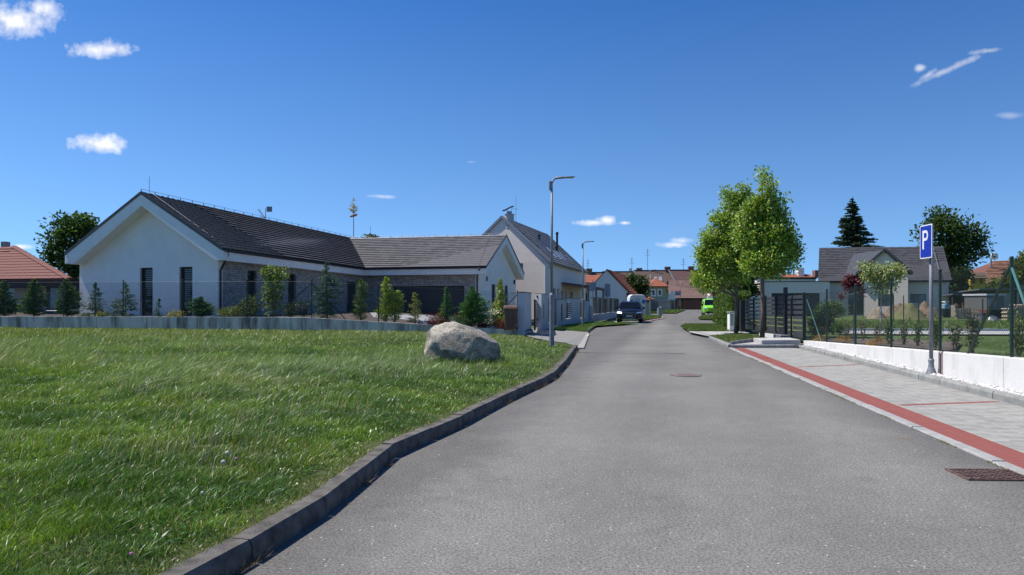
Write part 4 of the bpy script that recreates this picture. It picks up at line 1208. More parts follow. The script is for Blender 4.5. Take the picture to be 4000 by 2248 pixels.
# ================================================================ LAWN GRASS
def lawn_blades():
    bands = [(3.0, 6.0, 6500, 1.0), (6, 9, 4200, 1.15), (9, 14, 2300, 1.5), (14, 21, 1100, 2.0), (21, 34.3, 620, 2.9)]
    Ps, Hs, Ws, Ls, Cs = [], [], [], [], []
    for (y0, y1, dens, wmul) in bands:
        xmin = -0.74 * y1 - 1.0; xmax = float(xk(y1)) if y1 < 24.8 else 1.9
        n = int((y1 - y0) * (xmax - xmin) * dens)
        x = rng.uniform(xmin, xmax, n); y = rng.uniform(y0, y1, n)
        lim = xk(y) - 0.135
        lim = np.where(y > 24.4, np.minimum(lim, np.interp(y, [24.4, 25.3, 27.0, 29.8, 34], [1.95, 1.45, .95, .3, .2])), lim)
        k = (x < lim) & (x > -0.735 * y - 0.6) & (y < ywall(x) - 0.02)
        x, y = x[k], y[k]; n = len(x)
        d = xk(np.minimum(y, 24.8)) - x
        big = vnoise(x + 31, y, 0.35); sm_ = vnoise(x, y + 17, 1.7); tuft = vnoise(x + 5, y + 9, 4.5)
        tall = np.clip((y - 5.5) / 6, 0, 1) * np.clip((big - .25) * 2.2, 0, 1) * np.clip((d - .6) / 2.5, 0, 1)
        tall = np.where(y > 20, tall * np.interp(y, [20, 26, 34], [1, .5, .25]), tall)
        H = (0.035 + 0.05 * tuft + 0.12 * tall * (0.25 + tuft)) * (0.55 + 0.8 * rng.random(n))
        H *= np.clip(d / .5, .45, 1) * np.where(tuft > .45, 1, .8)
        Wd = (0.0042 + 0.0025 * rng.random(n)) * wmul
        lean = np.stack([H * (0.25 + 0.35 * tall) * (0.4 + 1.2 * rng.random(n)), H * 0.3 * rng.normal(size=n)], 1) + rng.normal(size=(n, 2)) * H[:, None] * 0.55
        g_hi = np.array([0.165, 0.275, 0.040]); g_dk = np.array([0.075, 0.160, 0.028]); g_bl = np.array([0.20, 0.285, 0.145]); straw = np.array([0.34, 0.29, 0.13]); olive = np.array([0.20, 0.24, 0.065])
        a = np.clip((sm_ - .3) * 2.2, 0, 1)[:, None]
        c = g_hi * a + g_dk * (1 - a)
        t_ = np.clip(tall, 0, 1)[:, None]; c = c * (1 - .6 * t_) + g_bl * .6 * t_
        dry = np.clip((vnoise(x + 70, y + 3, .9) - .66) * 4, 0, 1)[:, None] * .4
        c = c * (1 - dry) + olive * dry
        far = np.clip((y - 20) / 9, 0, 1)[:, None] * .5; c = c * (1 - far) + olive * far
        sel = rng.random(n) < (0.035 + 0.35 * np.exp(-((d - .16) / .07) ** 2) + .04 * t_[:, 0]); c[sel] = straw * (.6 + .7 * rng.random((sel.sum(), 1)))
        c *= np.exp(rng.normal(size=(n, 1)) * .38)
        Ps.append(np.stack([x, y, zlawn(x, y) - .006], 1)); Hs.append(H); Ws.append(Wd); Ls.append(lean); Cs.append(c)
    near = 3
    o = blades('lawn_grass', np.concatenate(Ps[:near]), np.concatenate(Hs[:near]), np.concatenate(Ws[:near]), np.concatenate(Ls[:near]), np.concatenate(Cs[:near]), M_grass, curved=True)
    tag(o, 'windblown unmown grass covering the lawn beside the kerb', 'grass'); o['kind'] = 'stuff'
    o = blades('lawn_grass', np.concatenate(Ps[near:]), np.concatenate(Hs[near:]), np.concatenate(Ws[near:]), np.concatenate(Ls[near:]), np.concatenate(Cs[near:]), M_grass, curved=False)
    tag(o, 'grass around the boulder and along the low concrete wall', 'grass'); o['kind'] = 'stuff'
lawn_blades()
# seed stalks, pale and thin
n = 2600
y = 6 + 22 * rng.random(n) ** 1.2; x = rng.uniform(-.73, .1, n) * y
k = (x < xk(y) - 1.0) & (vnoise(x + 31, y, .35) > .45) & (y < 28); x, y = x[k], y[k]; n = len(x)
H = .16 + .16 * rng.random(n)
o = blades('seed_stalks', np.stack([x, y, zlawn(x, y)], 1), H, np.full(n, .004) + y * .0004, np.stack([H * .45 + .05 * rng.normal(size=n), .05 * rng.normal(size=n)], 1), tint(n, (.36, .37, .27), .3), M_grass)
tag(o, 'pale seed stalks standing above the unmown lawn', 'grass'); o['kind'] = 'stuff'
# broad leaved weeds
def weeds(name, label, n, yr, size, base, alt, per=7, up=.9, narrow=.4):
    y = yr[0] + (yr[1] - yr[0]) * rng.random(n) ** 1.4; x = rng.uniform(-.72, .1, n) * y
    k = (x < xk(y) - .35) & (vnoise(x + 3, y + 40, .8) > .42); x, y = x[k], y[k]; n = len(x)
    X = np.repeat(x, per); Y = np.repeat(y, per); a = rng.random(len(X)) * 6.283; s = size * (.6 + .8 * rng.random(len(X)))
    dirs = np.stack([np.cos(a), np.sin(a), .5 + .5 * rng.random(len(X))], 1)
    P = np.stack([X, Y, zlawn(X, Y) + .01], 1) + dirs * s[:, None] * .55
    o = leaves(name, P, s, tint(len(X), base, .3, alt, .4), M_grass, up=up, narrow=narrow, dirs=dirs * 3)
    tag(o, label, 'weeds'); o['kind'] = 'stuff'
weeds('broadleaf_weeds', 'broad plantain and dock leaves growing in the unmown lawn', 420, (4, 15), .055, (.085, .19, .03), (.13, .23, .06), narrow=.28)
weeds('clover', 'low clover leaves in the nearest part of the lawn', 4200, (3.2, 8.5), .020, (.06, .17, .028), (.10, .22, .04), per=8, up=.8, narrow=.9)
# dandelion clocks and clover heads
def sph(name, c, r, m, parent, n=1):
    b = bmesh.new(); bmesh.ops.create_icosphere(b, subdivisions=n, radius=r); me = bpy.data.meshes.new(name); b.to_mesh(me); b.free()
    me.transform(Matrix.Translation(Vector(c) - root_loc(parent))); me.materials.append(m); return link(name, me, parent)
M_fluff = mat('dandelion_fluff', (.36, .35, .31), (.6, .58, .53), rough=1, scale=90); M_pink = mat('clover_pink', (.42, .14, .30), (.55, .25, .42), rough=.9, scale=60)
M_stem = mat('green_stem', (.09, .16, .04), rough=.7)
for (u, v, r, m_, cat, lab) in ((563, 1141, .019, M_fluff, 'dandelion', 'white dandelion clock, the upper of two in the lawn'), (552, 1170, .018, M_fluff, 'dandelion', 'white dandelion clock, the lower of two in the lawn'),
                         (585, 1149, .012, M_pink, 'clover flower', 'pink clover flower beside the dandelion clocks'), (316, 1381, .010, M_pink, 'clover flower', 'pink clover flower at the bottom of the lawn'), (498, 1236, .011, M_fluff, 'clover flower', 'whitish clover flower near the kerb')):
    p = G(u, v + 14, .28); p.z = float(zlawn(p.x, p.y))
    th_ = thing('dandelion' if cat == 'dandelion' else 'clover_flower', lab, cat, p)
    hz_ = .13 + random.random() * .04
    MB().tube([p, p + V3(.01, 0, hz_ * .6), p + V3(.03, 0, hz_)], .0025, 5).build('stem', M_stem, th_)
    sph('flower_head', p + V3(.03, 0, hz_ + r * .7), r, m_, th_, 2)

# ================================================================ LOW CONCRETE WALL AND ITS MESH FENCE
M_lw = bpy.data.materials.new('stained_concrete'); M_lw.use_nodes = True
def _lw():
    t = M_lw.node_tree; N = t.nodes; L = t.links; p = N['Principled BSDF']
    g = N.new('ShaderNodeNewGeometry')
    mp = N.new('ShaderNodeMapping'); mp.inputs['Scale'].default_value = (1.5, 1.5, .25); L.new(g.outputs['Position'], mp.inputs['Vector'])
    n = N.new('ShaderNodeTexNoise'); n.inputs['Scale'].default_value = 1.6; n.inputs['Detail'].default_value = 7; n.inputs['Roughness'].default_value = .65; L.new(mp.outputs[0], n.inputs['Vector'])
    r = N.new('ShaderNodeValToRGB'); e = r.color_ramp.elements; e[0].position = .36; e[0].color = (.17, .15, .12, 1); e[1].position = .58; e[1].color = (.64, .57, .45, 1)
    L.new(n.outputs['Fac'], r.inputs[0]); L.new(r.outputs[0], p.inputs['Base Color']); p.inputs['Roughness'].default_value = .92
_lw()
LWL = thing('concrete_wall', 'long low grey concrete wall streaked with dark stains', 'wall', (WALLPTS[2][0], WALLPTS[2][1], .3))
WL_ = [Vector((a, b, 0)) for a, b in WALLPTS]
def zwl(X): return float(np.interp(X, [-9.1, 0.25], [0.965, 0.45]))
for i in range(3):
    a, b = WL_[i], WL_[i + 1]; L_ = (b - a).length; d = (b - a) / L_; n_ = Vector((-d.y, d.x, 0)); k = max(1, round(L_ / 2.5))
    for q in range(k):
        A, B = a + d * (L_ * q / k + .008), a + d * (L_ * (q + 1) / k - .008)
        mb = MB(); mb.hexa([(A.x, A.y, -.1), (B.x, B.y, -.1), (B.x + n_.x * .25, B.y + n_.y * .25, -.1), (A.x + n_.x * .25, A.y + n_.y * .25, -.1),
                            (A.x, A.y, zwl(A.x)), (B.x, B.y, zwl(B.x)), (B.x + n_.x * .25, B.y + n_.y * .25, zwl(B.x)), (A.x + n_.x * .25, A.y + n_.y * .25, zwl(A.x))])
        mb.build('wall_section', M_lw, LWL, bevel=.012)
# coping catches the sun
def mesh_fence(root, posts, zbot, H, m_post, m_wire, r=.03, cell=.06, wire=.0022, tops=2.0):
    """posts: plan points; chain-link strung between them"""
    for (x, y) in posts:
        z = zbot(x, y); mb = MB(); mb.tube([(x, y, z - .05), (x, y, z + H)], r, 10); mb.lathe((x, y, z + H), [(r * 1.15, 0), (r * 1.15, .03), (r * .5, .05)], 10); mb.build('post', m_post, root, smooth=False)
    V, F = [], []
    def seg(a, b, w):
        mb_.beam(a, b, w, w, up=(0, 1, .001))
    mb_ = MB()
    for (a, b) in zip(posts[:-1], posts[1:]):
        A = Vector((a[0], a[1], 0)); B = Vector((b[0], b[1], 0)); L_ = (B - A).length
        za, zb_ = zbot(*a), zbot(*b); h = H - .08
        def P(s, t): 
            q = A.lerp(B, s); return Vector((q.x, q.y, (za + (zb_ - za) * s) + .03 + h * t))
        n = int(L_ / cell); k_ = h / L_
        for i in range(-int(h / cell) - 1, n + 1):
            for sg in (1, -1):
                s0 = i * cell / L_; t0 = 0.0; s1 = s0 + k_; t1 = 1.0
                if s0 < 0: t0 = -s0 / k_; s0 = 0
                if s1 > 1: t1 = (1 - (i * cell / L_)) / k_; s1 = 1
                if t0 >= t1: continue
                if sg < 0: p, q = P(1 - s0, t0), P(1 - s1, t1)
                else: p, q = P(s0, t0), P(s1, t1)
                mb_.beam(p, q, wire * 2, wire * 2, up=(0, 1, .001))
        for t in (0.0, .5, 1.0):
            mb_.tube([P(0, t), P(1, t)], wire * 1.6, 4, cap=False)
    off = root_loc(root); me = bpy.data.meshes.new('wire_mesh'); me.from_pydata([(x - off.x, y - off.y, z - off.z) for x, y, z in mb_.v], [], mb_.f); me.materials.append(m_wire)
    link('wire_mesh', me, root, 'stuff')
def onwall(u):
    for i in range(3):
        a, b = WL_[i], WL_[i + 1]; d = b - a; k = (u - CX) / FL
        t = (k * a.y - a.x) / (d.x - k * d.y)
        if -1e-6 <= t <= 1 + 1e-6:
            n_ = Vector((-d.y, d.x, 0)).normalized(); return a + d * t + n_ * .1
    return WL_[-1]
LF = thing('mesh_fence', 'thin dark wire mesh fence standing on the low concrete wall', 'fence', (WALLPTS[2][0], WALLPTS[2][1], 1))
lp_ = [(p.x, p.y) for p in (onwall(u) for u in (-140, 10, 156, 306, 456, 618, 782, 950, 1123.5, 1301))]
mesh_fence(LF, lp_, lambda x, y: zwl(x), 1.62, M_green_post, M_wire, r=.024, cell=.065, wire=.0013)
for (u, du) in ((782, -95), (782, 85), (1301, -80)):
    a = onwall(u); b = onwall(u + du); MB().tube([(a.x, a.y, zwl(a.x) + 1.5), (b.x, b.y, zwl(b.x) + .02)], .02, 8).build('brace', M_green_post, LF)
MB().tube([V3(onwall(1301).x - .25, onwall(1301).y, zwl(0) + 1.52), V3(onwall(1301).x, onwall(1301).y, zwl(0) + 1.55)], .012, 6).build('tensioner', M_black, LF)
# right-hand fence on the white wall
RF = thing('mesh_fence', 'dark green wire mesh fence standing on the white wall', 'fence', (xw(15), 15, .6))
rp = []
for u in (2762, 2545, 2365, 2242, 2152, 2080, 2026):
    k = (u - CX) / FL; Y = (8.4 + .15 - .15 * 12) / (k - .15); rp.append((xw(Y) + .15, Y))
mesh_fence(RF, rp, lambda x, y: float(zw(y)), 1.69, M_green_post, M_wire, r=.03, cell=.07, wire=.0010)
def rpost(i): return Vector((rp[i][0], rp[i][1], float(zw(rp[i][1]))))
for a, b, z in ((rpost(1), rpost(2).lerp(rpost(1), .42), 1.6), (rpost(1), rpost(1).lerp(rpost(0), .42), 1.55)):
    MB().tube([a + V3(0, 0, z), b + V3(.02, 0, .0)], .024, 8).build('brace', M_green_post if b.y > a.y else mat('brace_light', (.10, .25, .22), rough=.4, metal=.3), RF)
a = rpost(6); MB().tube([a + V3(0.05, 0, 1.5), Vector((xw(23.9) + .15, 23.9, float(zw(23.9))))], .016, 6).build('brace', mat('brace_light', (.10, .25, .22), rough=.4, metal=.3), RF)

# ================================================================ PLANTS
GREEN = (.055, .115, .02)
def foliage_cloud(parent, name, blobs, nl, size, base, alt, m=None, per=14, cr=.16, up=.35, narrow=.6, shell=.55, p=.35, droop=0.0, spread=.3):
    """Leaves gathered into sprays spread through ellipsoids (x, y, z, rx, ry, rz)."""
    vol = np.array([b[3] * b[4] * b[5] for b in blobs]) ** .8; vol /= vol.sum()
    nc = max(3, nl // per)
    idx = rng.choice(len(blobs), nc, p=vol); B = np.array(blobs)[idx]
    d = rng.normal(size=(nc, 3)); d /= np.linalg.norm(d, axis=1)[:, None]
    r = (shell + (1 - shell) * rng.random(nc)) * (.88 + .24 * rng.random(nc))
    C = B[:, :3] + d * r[:, None] * B[:, 3:6]
    dirs = np.repeat(d, per, 0)
    P = np.repeat(C, per, 0) + np.clip(rng.normal(size=(nc * per, 3)), -1.5, 1.5) * cr
    shade_ = np.repeat(.6 + .8 * rng.random(nc), per)[:, None]
    c = tint(nc * per, base, spread, alt, p) * shade_
    s = size * (.6 + .8 * rng.random(nc * per))
    return leaves(name, P, s, c * 1.25, m or M_leaf, parent, up=up, narrow=narrow, dirs=dirs * .9, droop=droop), C
def tree(name, label, cat, x, y, z0, blobs, nl, size, base, alt, tr=.09, th=None, group=None, per=14, cr=.16, limbs=14, m=None, lean=0.0, bark=None, stake=False, p=.35, shell=.45, spread=.3):
    T = thing(name, label, cat, (x, y, z0), group)
    o, C = foliage_cloud(T, 'crown', blobs, nl, size, base, alt, m, per, cr, p=p, shell=shell, spread=spread)
    zs = [b[2] for b in blobs]; top = max(b[2] + b[5] * .5 for b in blobs); bot = min(b[2] - b[5] for b in blobs)
    th = th or (bot - z0)
    mb = MB(); pts = []
    for k in range(7):
        t_ = k / 6; pts.append((x + lean * t_ + .05 * math.sin(k * 1.7) * tr * 6, y + .03 * math.cos(k), z0 - .05 + (top - z0) * t_))
    mb.tube(pts, [tr * 1.25, tr, tr * .92, tr * .75, tr * .55, tr * .35, tr * .15], 9)
    for q in range(limbs):
        c = C[rng.integers(len(C))]; f = max(0.08, min(.9, (c[2] - z0 - (0.35 + .3 * random.random()) * math.hypot(c[0] - x, c[1] - y)) / max(top - z0, .1)))
        f = max(f, (th / (top - z0)) * .9); f = min(f, .92)
        k = f * 6; i = int(k); a = Vector(pts[i]).lerp(Vector(pts[min(i + 1, 6)]), k - i); r0 = tr * (1 - f) * .55 + .006
        e = Vector(c); mdl = a.lerp(e, .5) + Vector((random.uniform(-.1, .1), random.uniform(-.1, .1), .0)) * (e - a).length
        mb.tube([a, mdl, e], [r0, r0 * .6, r0 * .2], 5, cap=False)
    mb.build('trunk', bark or M_bark, T, smooth=True)
    return T
def conifer(name, label, x, y, z0, h, r, base=(.035, .085, .018), alt=(.07, .15, .03), dens=1.0, droop=.25, power=.8, cat='conifer', size=.085, group=None, sparse=0.0, base_h=.02, narrow=.35, colw=None):
    T = thing(name, label, cat, (x, y, z0), group)
    nb = int(36 * dens * max(h, .7) ** .8 * 1.7)
    P, D, S_ = [], [], []; ph0 = random.random() * 6.28
    mb = MB(); mb.tube([(x, y, z0 - .05), (x, y, z0 + h * .5), (x, y, z0 + h * .98)], [max(.02, h * .022), max(.013, h * .014), .004], 6)
    for k in range(nb):
        t_ = base_h + (1 - base_h) * ((k + random.random()) / nb)
        if colw: rr = r * np.interp(t_, *colw)
        else: rr = r * (1 - t_) ** power
        rr *= random.uniform(.5, 1.15)
        if random.random() < sparse: continue
        a = random.random() * 6.283; zt = z0 + h * t_; rr *= 1 + .22 * math.sin(a + ph0 + 4 * t_)
        end = Vector((x + math.cos(a) * rr, y + math.sin(a) * rr, zt - rr * droop + (0.12 * rr)))
        st_ = Vector((x, y, zt)); nl = int(max(8, 30 * rr / .5) * (1 if dens < 1.6 else 1.3))
        q = np.random.rand(nl) ** .6
        pp = np.array(st_)[None] * (1 - q[:, None]) + np.array(end)[None] * q[:, None]
        pp += rng.normal(size=(nl, 3)) * np.array([.05, .05, .028]) * (.5 + rr)
        P.append(pp); dv = np.array(end - st_); dv = dv / (np.linalg.norm(dv) + 1e-6)
        D.append(np.repeat(dv[None], nl, 0)); S_.append(np.full(nl, size))
        if rr > .25: mb.tube([st_, end], [.008, .003], 4, cap=False)
    q = 30; pp = np.stack([np.full(q, x), np.full(q, y), z0 + h * (.82 + .2 * rng.random(q))], 1) + rng.normal(size=(q, 3)) * .018 * np.array([1, 1, .4]); P.append(pp); D.append(np.repeat(np.array([[0, 0, 1.]]), q, 0)); S_.append(np.full(q, size * .8))
    P = np.concatenate(P); D = np.concatenate(D); S_ = np.concatenate(S_) * (.6 + .8 * rng.random(len(P)))
    leaves('needles', P, S_, tint(len(P), base, .4, alt, .45) * 1.9, M_needle, T, up=.3, narrow=narrow, dirs=D * 1.2)
    mb.build('stem', M_bark, T)
    return T
def zp(x): return float(zplot(x))
def at(u, Y, z=None):
    x = XU(u, Y); return x, Y, (zp(x) if z is None else z)
def hh(v, Y, z): return EYE + (HZ - v) / FL * Y - z
# dense dark yew-like shrubs at the far left
for (u, v, w, Y, lab) in ((10, 708, 62, 34.6, 'dark bushy conifer cut off by the left edge of the picture'), (86, 703, 58, 34.4, 'dark bushy conifer in front of the silver car'), (168, 704, 60, 34.2, 'dark dense conifer touching the left corner of the white gable')):
    x, y, z = at(u, Y); h = hh(v, Y, z)
    conifer('bushy_conifer', lab, x, y, z, h, w / FL * Y * .55, (.028, .062, .012), (.075, .14, .02), 2.6, droop=-.1, power=.45, colw=([0, .15, .5, .8, 1], [.85, 1, .8, .45, .05]), group='garden conifers behind the low wall')
for (u, v, w, Y, sp_, lab) in ((240, 712, 52, 33.2, .1, 'narrow blue-green spruce in front of the left end of the white gable'), (316, 711, 80, 32.9, .2, 'wide loose spruce behind the fence post before the white gable')):
    x, y, z = at(u, Y); h = hh(v, Y, z)
    conifer('garden_spruce', lab, x, y, z, h, w / FL * Y * .6, (.035, .075, .035), (.08, .14, .06), 1.5, droop=.15, power=.75, sparse=sp_, group='garden conifers behind the low wall')
x, y, z = at(400, 32.6); conifer('small_spruce', 'small crooked spruce between the two gable windows', x, y, z, hh(752, 32.6, z), .3, (.03, .07, .03), (.07, .13, .05), 1.2, sparse=.3, group='garden conifers behind the low wall')
x, y, z = at(505, 32.6); conifer('dome_spruce', 'squat dark spruce below the right gable window', x, y, z, hh(748, 32.6, z), .62, (.02, .055, .018), (.05, .11, .03), 3.0, droop=-.1, colw=([0, .2, .6, .85, 1], [.95, 1, .75, .3, .05]), group='garden conifers behind the low wall')
def shrub(name, label, u, v, w, Y, base, alt, nl=900, size=.06, z=None, cat='shrub', group=None, m=None, per=9, narrow=.6, flat=1.0, up=.35):
    x, y, z = at(u, Y, z); h = hh(v, Y, z); r = w / FL * Y / 2
    T = thing(name, label, cat, (x, y, z), group)
    bl = [(x, y, z + h * .5, r * .8, r * .8, h * .5), (x - r * .45, y, z + h * .36, r * .5, r * .5, h * .38), (x + r * .45, y, z + h * .4, r * .5, r * .5, h * .36)]
    foliage_cloud(T, 'foliage', bl, nl, size, base, alt, m or M_leaf, per, min(.07, r * .2), narrow=narrow, up=up)
    mb = MB()
    for k in range(5): mb.tube([(x, y, z - .03), (x + random.uniform(-r, r) * .6, y + random.uniform(-.2, .2) * r, z + h * .7)], [.012, .005], 5, cap=False)
    mb.build('stem', M_bark, T)
    return T
shrub('low_shrub', 'low yellow-green creeping shrub left of the narrow window', 440, 782, 48, 32.3, (.20, .20, .03), (.30, .27, .04), 900, .05, group='low shrubs behind the low wall')
shrub('low_shrub', 'low yellowish shrub at the foot of the narrow spruce', 258, 784, 40, 32.6, (.16, .18, .03), (.26, .22, .05), 500, .05, group='low shrubs behind the low wall')
shrub('low_shrub', 'tiny green shrub on the wall edge left of the spruces', 212, 789, 26, 33.0, (.08, .12, .03), (.2, .16, .06), 250, .045, group='low shrubs behind the low wall')
shrub('spreading_pine', 'low spreading yellowish pine at the corner downpipe', 580, 772, 78, 32.4, (.12, .16, .03), (.22, .24, .06), 1400, .09, narrow=.3, m=M_needle, group='low shrubs behind the low wall')
shrub('spreading_pine', 'taller spreading pine under the first narrow side window', 626, 742, 66, 32.8, (.07, .11, .03), (.20, .22, .06), 1600, .10, narrow=.3, m=M_needle, group='low shrubs behind the low wall')
x, y, z = at(686, 32.2); h = hh(665, 32.2, z)
T = tree('upright_tree', 'tall narrow pale-leaved young tree between the two side windows', 'tree', x, y, z, [(x, y, z + h * .30, .36, .36, h * .28), (x + .05, y, z + h * .55, .50, .45, h * .25), (x - .28, y, z + h * .84, .26, .25, h * .14), (x + .02, y, z + h * .78, .35, .3, h * .16), (x + .40, y, z + h * .80, .30, .3, h * .15)], 2600, .10, (.11, .17, .04), (.30, .33, .16), tr=.035, th=.25, per=7, cr=.09, limbs=16)
x, y, z = at(735, 33.6)
shrub('dark_shrub', 'dark upright shrub at the foot of the second side window', 765, 752, 34, 33.4, (.025, .04, .02), (.05, .06, .03), 900, .06, group='low shrubs behind the low wall')
shrub('dark_shrub', 'dark rounded shrub beside the tall pale young tree', 732, 757, 44, 33.4, (.03, .05, .015), (.05, .08, .03), 900, .06, group='low shrubs behind the low wall')
x, y, z = at(822, 32.0); conifer('blue_spruce', 'tall blue-green spruce beside the braced fence post', x, y, z, hh(659, 32, z), .78, (.028, .065, .035), (.07, .13, .075), 1.7, droop=.1, power=.55, sparse=.25, colw=([0, .1, .5, .8, 1], [.7, .75, .95, .45, .05]), group='garden conifers behind the low wall')
x, y, z = at(908, 31.6); conifer('columnar_conifer', 'slim dark columnar conifer beside the house door', x, y, z, hh(705, 31.6, z), .36, (.05, .085, .02), (.10, .14, .03), 1.9, droop=-.3, colw=([0, .15, .5, .85, 1], [.9, 1, .85, .6, .1]), size=.07, group='garden conifers behind the low wall')
x, y, z = at(971, 31.4); conifer('golden_conifer', 'golden-tipped upright conifer in front of the garage door', x, y, z, hh(700, 31.4, z), .42, (.12, .17, .02), (.34, .36, .06), 1.9, droop=-.5, colw=([0, .15, .5, .85, 1], [.9, 1, .75, .5, .1]), size=.085, group='garden conifers behind the low wall')
x, y, z = at(993, 31.4); conifer('golden_conifer', 'lower golden conifer leaning right of the taller golden one', x, y, z, hh(737, 31.4, z), .42, (.10, .15, .02), (.30, .32, .05), 1.6, droop=-.5, colw=([0, .3, .7, 1], [.6, 1, .9, .4]), size=.085, group='garden conifers behind the low wall')
x, y, z = at(1044, 31.2); conifer('golden_conifer', 'small thin yellow conifer in the middle of the garage door', x, y, z, hh(738, 31.2, z), .34, (.11, .13, .025), (.28, .26, .06), 1.3, droop=-.2, sparse=.1, colw=([0, .2, .6, 1], [.9, 1, .7, .25]), size=.075, group='garden conifers behind the low wall')
x, y, z = at(1122, 31.0); conifer('cone_conifer', 'small tidy cone-shaped conifer behind a fence post', x, y, z, hh(724, 31, z), .40, (.04, .10, .015), (.10, .19, .03), 2.6, droop=-.2, colw=([0, .15, .5, .8, 1], [.9, 1, .7, .35, .03]), size=.06, group='garden conifers behind the low wall')
x, y, z = at(1187, 30.7); conifer('broad_conifer', 'big broad green conifer behind the boulder', x, y, z, hh(722, 30.7, z), .80, (.035, .10, .018), (.09, .18, .04), 3.4, droop=-.15, colw=([0, .2, .5, .8, 1], [.95, .95, .75, .36, .04]), size=.075, group='garden conifers behind the low wall')
x, y, z = at(1259, 32.4, .42); h = hh(702, 32.4, z)
conifer('weeping_conifer', 'yellow-green weeping conifer before the right wing window', x, y, z, h, .42, (.13, .17, .025), (.28, .30, .06), 2.0, droop=1.0, colw=([0, .18, .4, .75, 1], [.45, .5, 1, .75, .1]), size=.09, group='garden conifers behind the low wall')
for (u, v, w, Y, lab) in ((1096, 789, 54, 30.6, 'dark red barberry left of the boulder top'), (1112, 783, 40, 31.2, 'dark red barberry behind the cone-shaped conifer'), (1152, 786, 34, 31.3, 'small red barberry left of the big broad conifer'), (1212, 812, 26, 30.4, 'tiny red barberry at the foot of the big broad conifer'), (1257, 804, 48, 30.4, 'red barberry between the big conifer and the brown bin')):
    x_, _, _ = at(u, Y); shrub('barberry', lab, u, v, w, Y, (.10, .012, .016), (.24, .05, .05), 1100, .05, z=zp(x_) - .05, group='red barberries behind the low wall')
shrub('low_shrub', 'low light green groundcover left of the brown bin', 1262, 796, 60, 31.3, (.10, .17, .025), (.2, .26, .04), 1200, .06, z=.42, group='low shrubs behind the low wall')
shrub('flowering_shrub', 'dark shrub topped with white flowers behind the big conifer', 1237, 786, 52, 31.6, (.03, .07, .02), (.06, .11, .03), 900, .07, z=.42, group='low shrubs behind the low wall')
x, y, z = at(1236, 31.4, .4); zt = z + hh(784, 31.4, z)
o = leaves('blossom', np.array([x, y - .15, zt]) + rng.normal(size=(90, 3)) * np.array([.26, .1, .07]), np.full(90, .09), tint(90, (.7, .7, .66), .1), M_leaf, bpy.data.objects['flowering_shrub'], up=1, narrow=.9)
# pale boulders and stones in the bed
M_stone2 = mat('bed_stone', (.30, .30, .29), (.48, .47, .45), rough=.95, scale=6, bump=.5, bscale=20)
def rock(name, label, c, r, m, seed=0, sub=2, cat='rock', kindn=None):
    b = bmesh.new(); bmesh.ops.create_icosphere(b, subdivisions=sub, radius=1); rs = random.Random(seed)
    ph = [(rs.uniform(-1, 1), rs.uniform(-1, 1), rs.uniform(-1, 1), rs.uniform(1.5, 3.5)) for _ in range(6)]
    for v in b.verts:
        s = 1 + sum(.06 * math.sin(p_[3] * (v.co.x * p_[0] + v.co.y * p_[1] + v.co.z * p_[2]) * 2 + p_[0] * 5) for p_ in ph)
        v.co = Vector((v.co.x * r[0] * s, v.co.y * r[1] * s, max(v.co.z, -.45) * r[2] * s))
    me = bpy.data.meshes.new(name); b.to_mesh(me); b.free(); me.materials.append(m)
    o = link(name, me); o.location = c; return tag(o, label, cat)
for k, (u, Y, r, lab) in enumerate(((1072, 31.2, (.34, .25, .16), 'pale flat stone left of the red barberries'), (1240, 30.4, (.2, .16, .12), 'small pale stone between conifer and barberry'), (1137, 31.3, (.3, .2, .1), 'flat grey stone behind the boulder'), (1205, 31.0, (.3, .2, .1), 'low grey stone hidden behind the big broad conifer'))):
    if k == 3: continue
    x, y, z = at(u, Y); rock('garden_stone', lab, (x, y, z + .02), r, M_stone2, k)

